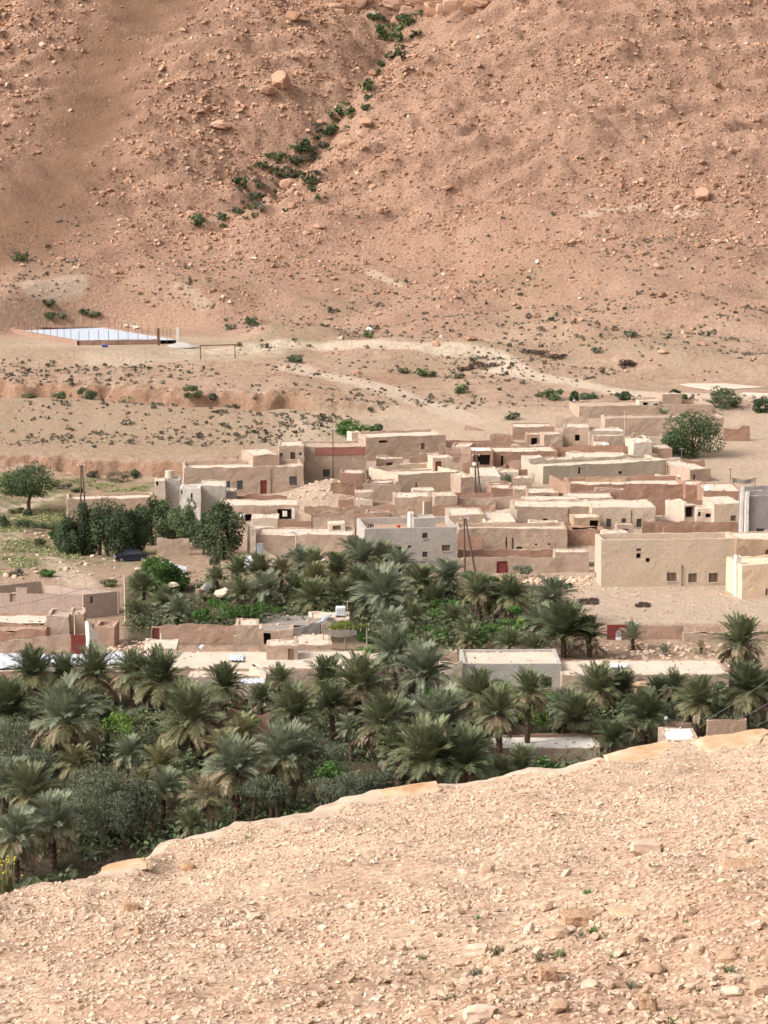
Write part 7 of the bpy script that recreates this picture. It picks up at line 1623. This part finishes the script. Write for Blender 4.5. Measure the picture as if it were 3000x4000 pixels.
# clothes and basin on the grey house terrace
for i, u in enumerate((1436, 1444, 1454)): slanted(u, u + 5 + i % 2 * 3, 2046, 2060, 294.6, 'cloth_dark', 'garment', 'dark garment hung on the terrace parapet of the grey two-storey house', 'clothes', .03)['group'] = 'garments on the terrace'
p = P(1556, 2063, 297.5); mb = MB(); mb.tube([(0, 0, 0), (0, 0, .35)], [.22, .32], 12); o = obj('basin', mb.mesh('basin'), 'orange_plastic'); o.location = (p.x, p.y, P(1556, 2066, 295.6).z - .15); tag(o, 'round orange basin on the terrace of the grey two-storey house', 'basin')
# seated bird-like lump / washing on the bright roof
for u, v, hh, mat, lab in ((1316, 2566, 26, 'cloth_blue', 'small bluish cloth bundle standing on the bright flat roof'), (1377, 2556, 26, 'bark_grey', 'dark wooden stub at the end of the bright flat roof'), (2637, 2612, 20, 'deadwood', 'small forked stick on the long low house roof')):
    kx, kz = ray(u, v); y = (zr2 - H) / kz; o = obj('roof_stub', rock_proto('roof_stub', np.random.default_rng(u)), mat); o.location = (kx * y, y, zr2 + .25); o.scale = (.12, .12, .36); tag(o, lab, 'stub')
# bed-frame lattice near the crumbling room
def lattice():
    rt = empty('wooden_lattice', ground_pt(955, 2520, 247)); tag(rt, 'leaning wooden lattice and mud pillar before the crumbling room', 'lattice'); z0 = P(955, 2522, 247).z - rt.location.z; z1 = P(955, 2480, 247).z - rt.location.z
    for k in range(6):
        x = -.5 + 1.0 * k / 5; mb = MB(); mb.tube([(x, 0, z0 - .8), (x + .05, .1, z1)], .035, 5); obj('bar', mb.mesh('bar'), 'deadwood', rt)
    for z in (z0, (z0 + z1) / 2, z1 - .05): mb = MB(); mb.tube([(-.6, -.02, z), (.6, -.02, z)], .035, 5); obj('rail', mb.mesh('rail'), 'deadwood', rt)
    mb = MB(); mb.box((-1.2, -.25, z0 - 1.4), (-.75, .2, z1 - .1)); obj('pillar', mb.mesh('pillar', (0, 0, 0), .05), 'mud_tan', rt)
lattice()
p = ground_pt(790, 2530, 243); lumpy(788, 2528, 22, 20, 243, 'plastic_white', 'bucket', 'white bucket tipped in the yard of the terracotta wall', 'bucket', 77)
# woven mat hung on the right
mb = MB(); a, b = P(2862, 1876, 350), P(2950, 1876, 350)
for k in range(10):
    f = lambda t, z: (a.x + (b.x - a.x) * t - a.x, .15 * math.sin(t * 9), z + .25 * math.sin(math.pi * t) * -1)
    mb.quad(f(k / 10, -.3), f((k + 1) / 10, -.3), f((k + 1) / 10, .35), f(k / 10, .35))
o = obj('woven_mat', mb.mesh('mat'), 'thatch_grey'); o.location = (a.x, 350, a.z); tag(o, 'brown woven mat sagging between posts behind the grey concrete building', 'mat')
for u in (2862, 2950): pole(u, 1866, 1895, 350.1, .05, 'rust', 'rusty post holding the %s end of the woven mat' % ('left' if u < 2900 else 'right'))
# rubble piles
def rubble(u0, u1, v0, v1, y0, y1, n, mat, label, smin=.1, smax=.4, seed=1):
    r2 = np.random.default_rng(seed); u = r2.uniform(u0, u1, n); y = r2.uniform(y0, y1, n); x = (u - CU) / F * y; z = G(x, y); s = r2.uniform(smin, smax, n)
    o = obj('rubble', rocks_mesh('rubble', x, y, z + .05, np.stack([s * 1.3, s, s * .6], -1), r2.uniform(.2, .8, n), r2), mat); o['kind'] = 'stuff'; o['label'] = label; o['category'] = 'rubble'
rubble(400, 640, 0, 0, 243, 254, 160, 'gravel', 'reddish rubble in the yard between the ruin stub and the brown door', seed=2)
rubble(2060, 2320, 0, 0, 284, 290, 160, 'gravel', 'stone rubble at the foot of the wall with the red door', seed=3)
rubble(2330, 2900, 0, 0, 243, 255, 220, 'gravel', 'stones and debris below the retaining wall', seed=4)
rubble(1130, 1440, 0, 0, 346, 358, 90, 'gravel', 'loose stones on the rubble mound', seed=6)
rubble(-100, 560, 0, 0, 288, 345, 170, 'gravel', 'pale stones along the dry river bank', .12, .5, 7)
rubble(2050, 3000, 0, 0, 262, 283, 120, 'gravel', 'loose stones on the pale terrace', .08, .25, 8)
rubble(1900, 2010, 0, 0, 318, 326, 60, 'white_wash', 'cream rubble on the low roof', .15, .4, 9)
# ---- plants of the near slope
def tuft(u, v, hpx, n, mat, label, cat, group=None, flowers=0, spread=.5, wd=.10, stalks=0, name='grass_tuft'):
    p = on_slope(u, v); s = p.y / F; hh = hpx * s; r2 = np.random.default_rng(int(u + v)); rt = empty(name, p); tag(rt, label, cat, group)
    V = []; Fc = []
    for i in range(n):
        a = r2.uniform(0, 6.283); b = np.array([r2.normal(0, .25) * hh * spread, r2.normal(0, .25) * hh * spread, -.01]); d = np.array([math.cos(a) * spread * r2.uniform(.2, 1), math.sin(a) * spread * r2.uniform(.2, 1), r2.uniform(.5, 1)]); L = hh * r2.uniform(.5, 1.05); wv = np.array([-math.sin(a), math.cos(a), 0]) * hh * wd * .5
        m = b + d * L * .55; t = b + d * L + np.array([0, 0, -.15 * L * spread]); k = len(V); V += [b - wv * .6, b + wv * .6, m + wv, t, m - wv]; Fc += [(k, k + 1, k + 2), (k, k + 2, k + 4), (k + 4, k + 2, k + 3)]
    obj('blades', npmesh('blades', V, Fc), mat, rt)
    for i in range(flowers):
        bm = bmesh.new(); bmesh.ops.create_icosphere(bm, subdivisions=1, radius=1); me = bpy.data.meshes.new('flower'); bm.to_mesh(me); bm.free(); me.materials.append(MATS['flower_yellow'])
        o = obj('flower', me, None, rt); f = max(.006, hh * .032); o.location = (r2.normal(0, .3) * hh * spread * 1.4, r2.normal(0, .2) * hh * spread, hh * r2.uniform(.45, 1.05)); o.scale = (f, f, f * .6)
        mb = MB(); mb.tube([(o.location.x * .6, o.location.y * .6, 0), tuple(o.location)], hh * .008, 3); obj('flower_stem', mb.mesh('flower_stem'), mat, rt)
    for i in range(stalks):
        mb = MB(); x = -.6 + i * .35; mb.tube([(0, 0, 0), (x * hh * .9, 0, hh * 1.3), (x * hh * 1.6, .02, hh * r2.uniform(2.0, 2.6))], hh * .018, 4); obj('dry_stalk', mb.mesh('dry_stalk'), 'dry_stalk', rt)
tuft(2225, 3580, 66, 46, 'bush_green', 'green spiky tuft with tall dry stalks beside the long flat slab', 'plant', spread=.6, wd=.14, stalks=4)
SG = 'sparse weeds on the gravel slope'
for i, (u, v, hh, fl, lab) in enumerate([(2318, 3645, 40, 0, 'grey-green weed right of the long flat slab'), (2265, 3660, 36, 0, 'pale weed below the long flat slab'), (2372, 3660, 30, 0, 'tiny weed right of the grey-green one'), (2185, 3740, 56, 3, 'spreading weed with yellow flowers below the flat orange stone'), (2110, 3750, 50, 0, 'spreading weed left of the flowering one'), (1950, 3728, 54, 0, 'dull weed beside the wedge-shaped stone'), (2050, 3708, 34, 0, 'sparse weed between two dull ones'), (1866, 3812, 56, 1, 'weed with one yellow flower on the lower slope'), (1760, 3910, 50, 1, 'weed with a pale yellow flower near the sandy-coloured stone'), (1690, 3920, 30, 0, 'low weed near the slope foot'), (2470, 3860, 50, 0, 'pale weed among coarse rubble'), (2630, 4000, 40, 0, 'green moss-like weed at the slope foot'), (2850, 3800, 46, 2, 'weed with small yellow flowers by the broad ochre stone'), (2930, 3290, 30, 0, 'dull weed on the upper right slope'), (2940, 3760, 34, 0, 'thin weed at the right of the rubble'), (970, 3278, 22, 0, 'small fresh green weed near the ledge'), (1252, 3820, 20, 0, 'tiny green weed under a leaning stone'), (1650, 3745, 30, 0, 'faint weed on the pale gravel'), (2296, 3490, 30, 0, 'dark small weed above the green spiky tuft'), (1580, 3990, 30, 0, 'low green weed at the very foot of the slope'), (1870, 3590, 24, 0, 'faint grey weed left of the green spiky tuft'), (2680, 3610, 26, 0, 'thin weed in a crack on the right slope'), (2890, 3405, 26, 0, 'green sprig at the whitish bedrock slab'), (2730, 3880, 40, 0, 'faint weed beside the dark rusty stone'), (2390, 3740, 36, 0, 'small weed right of the flowering weed')]):
    tuft(u, v, hh, 46, ['herb', 'bush_grey', 'bush_olive'][i % 3] if lab.find('green') < 0 else 'bush_green', lab, 'weed', SG, fl, 1.0, .12)
tuft(22, 3490, 150, 70, 'bush_olive', 'tall yellow-flowered plant rising at the left brink of the slope', 'plant', None, 34, .42, .06, name='flowering_plant')
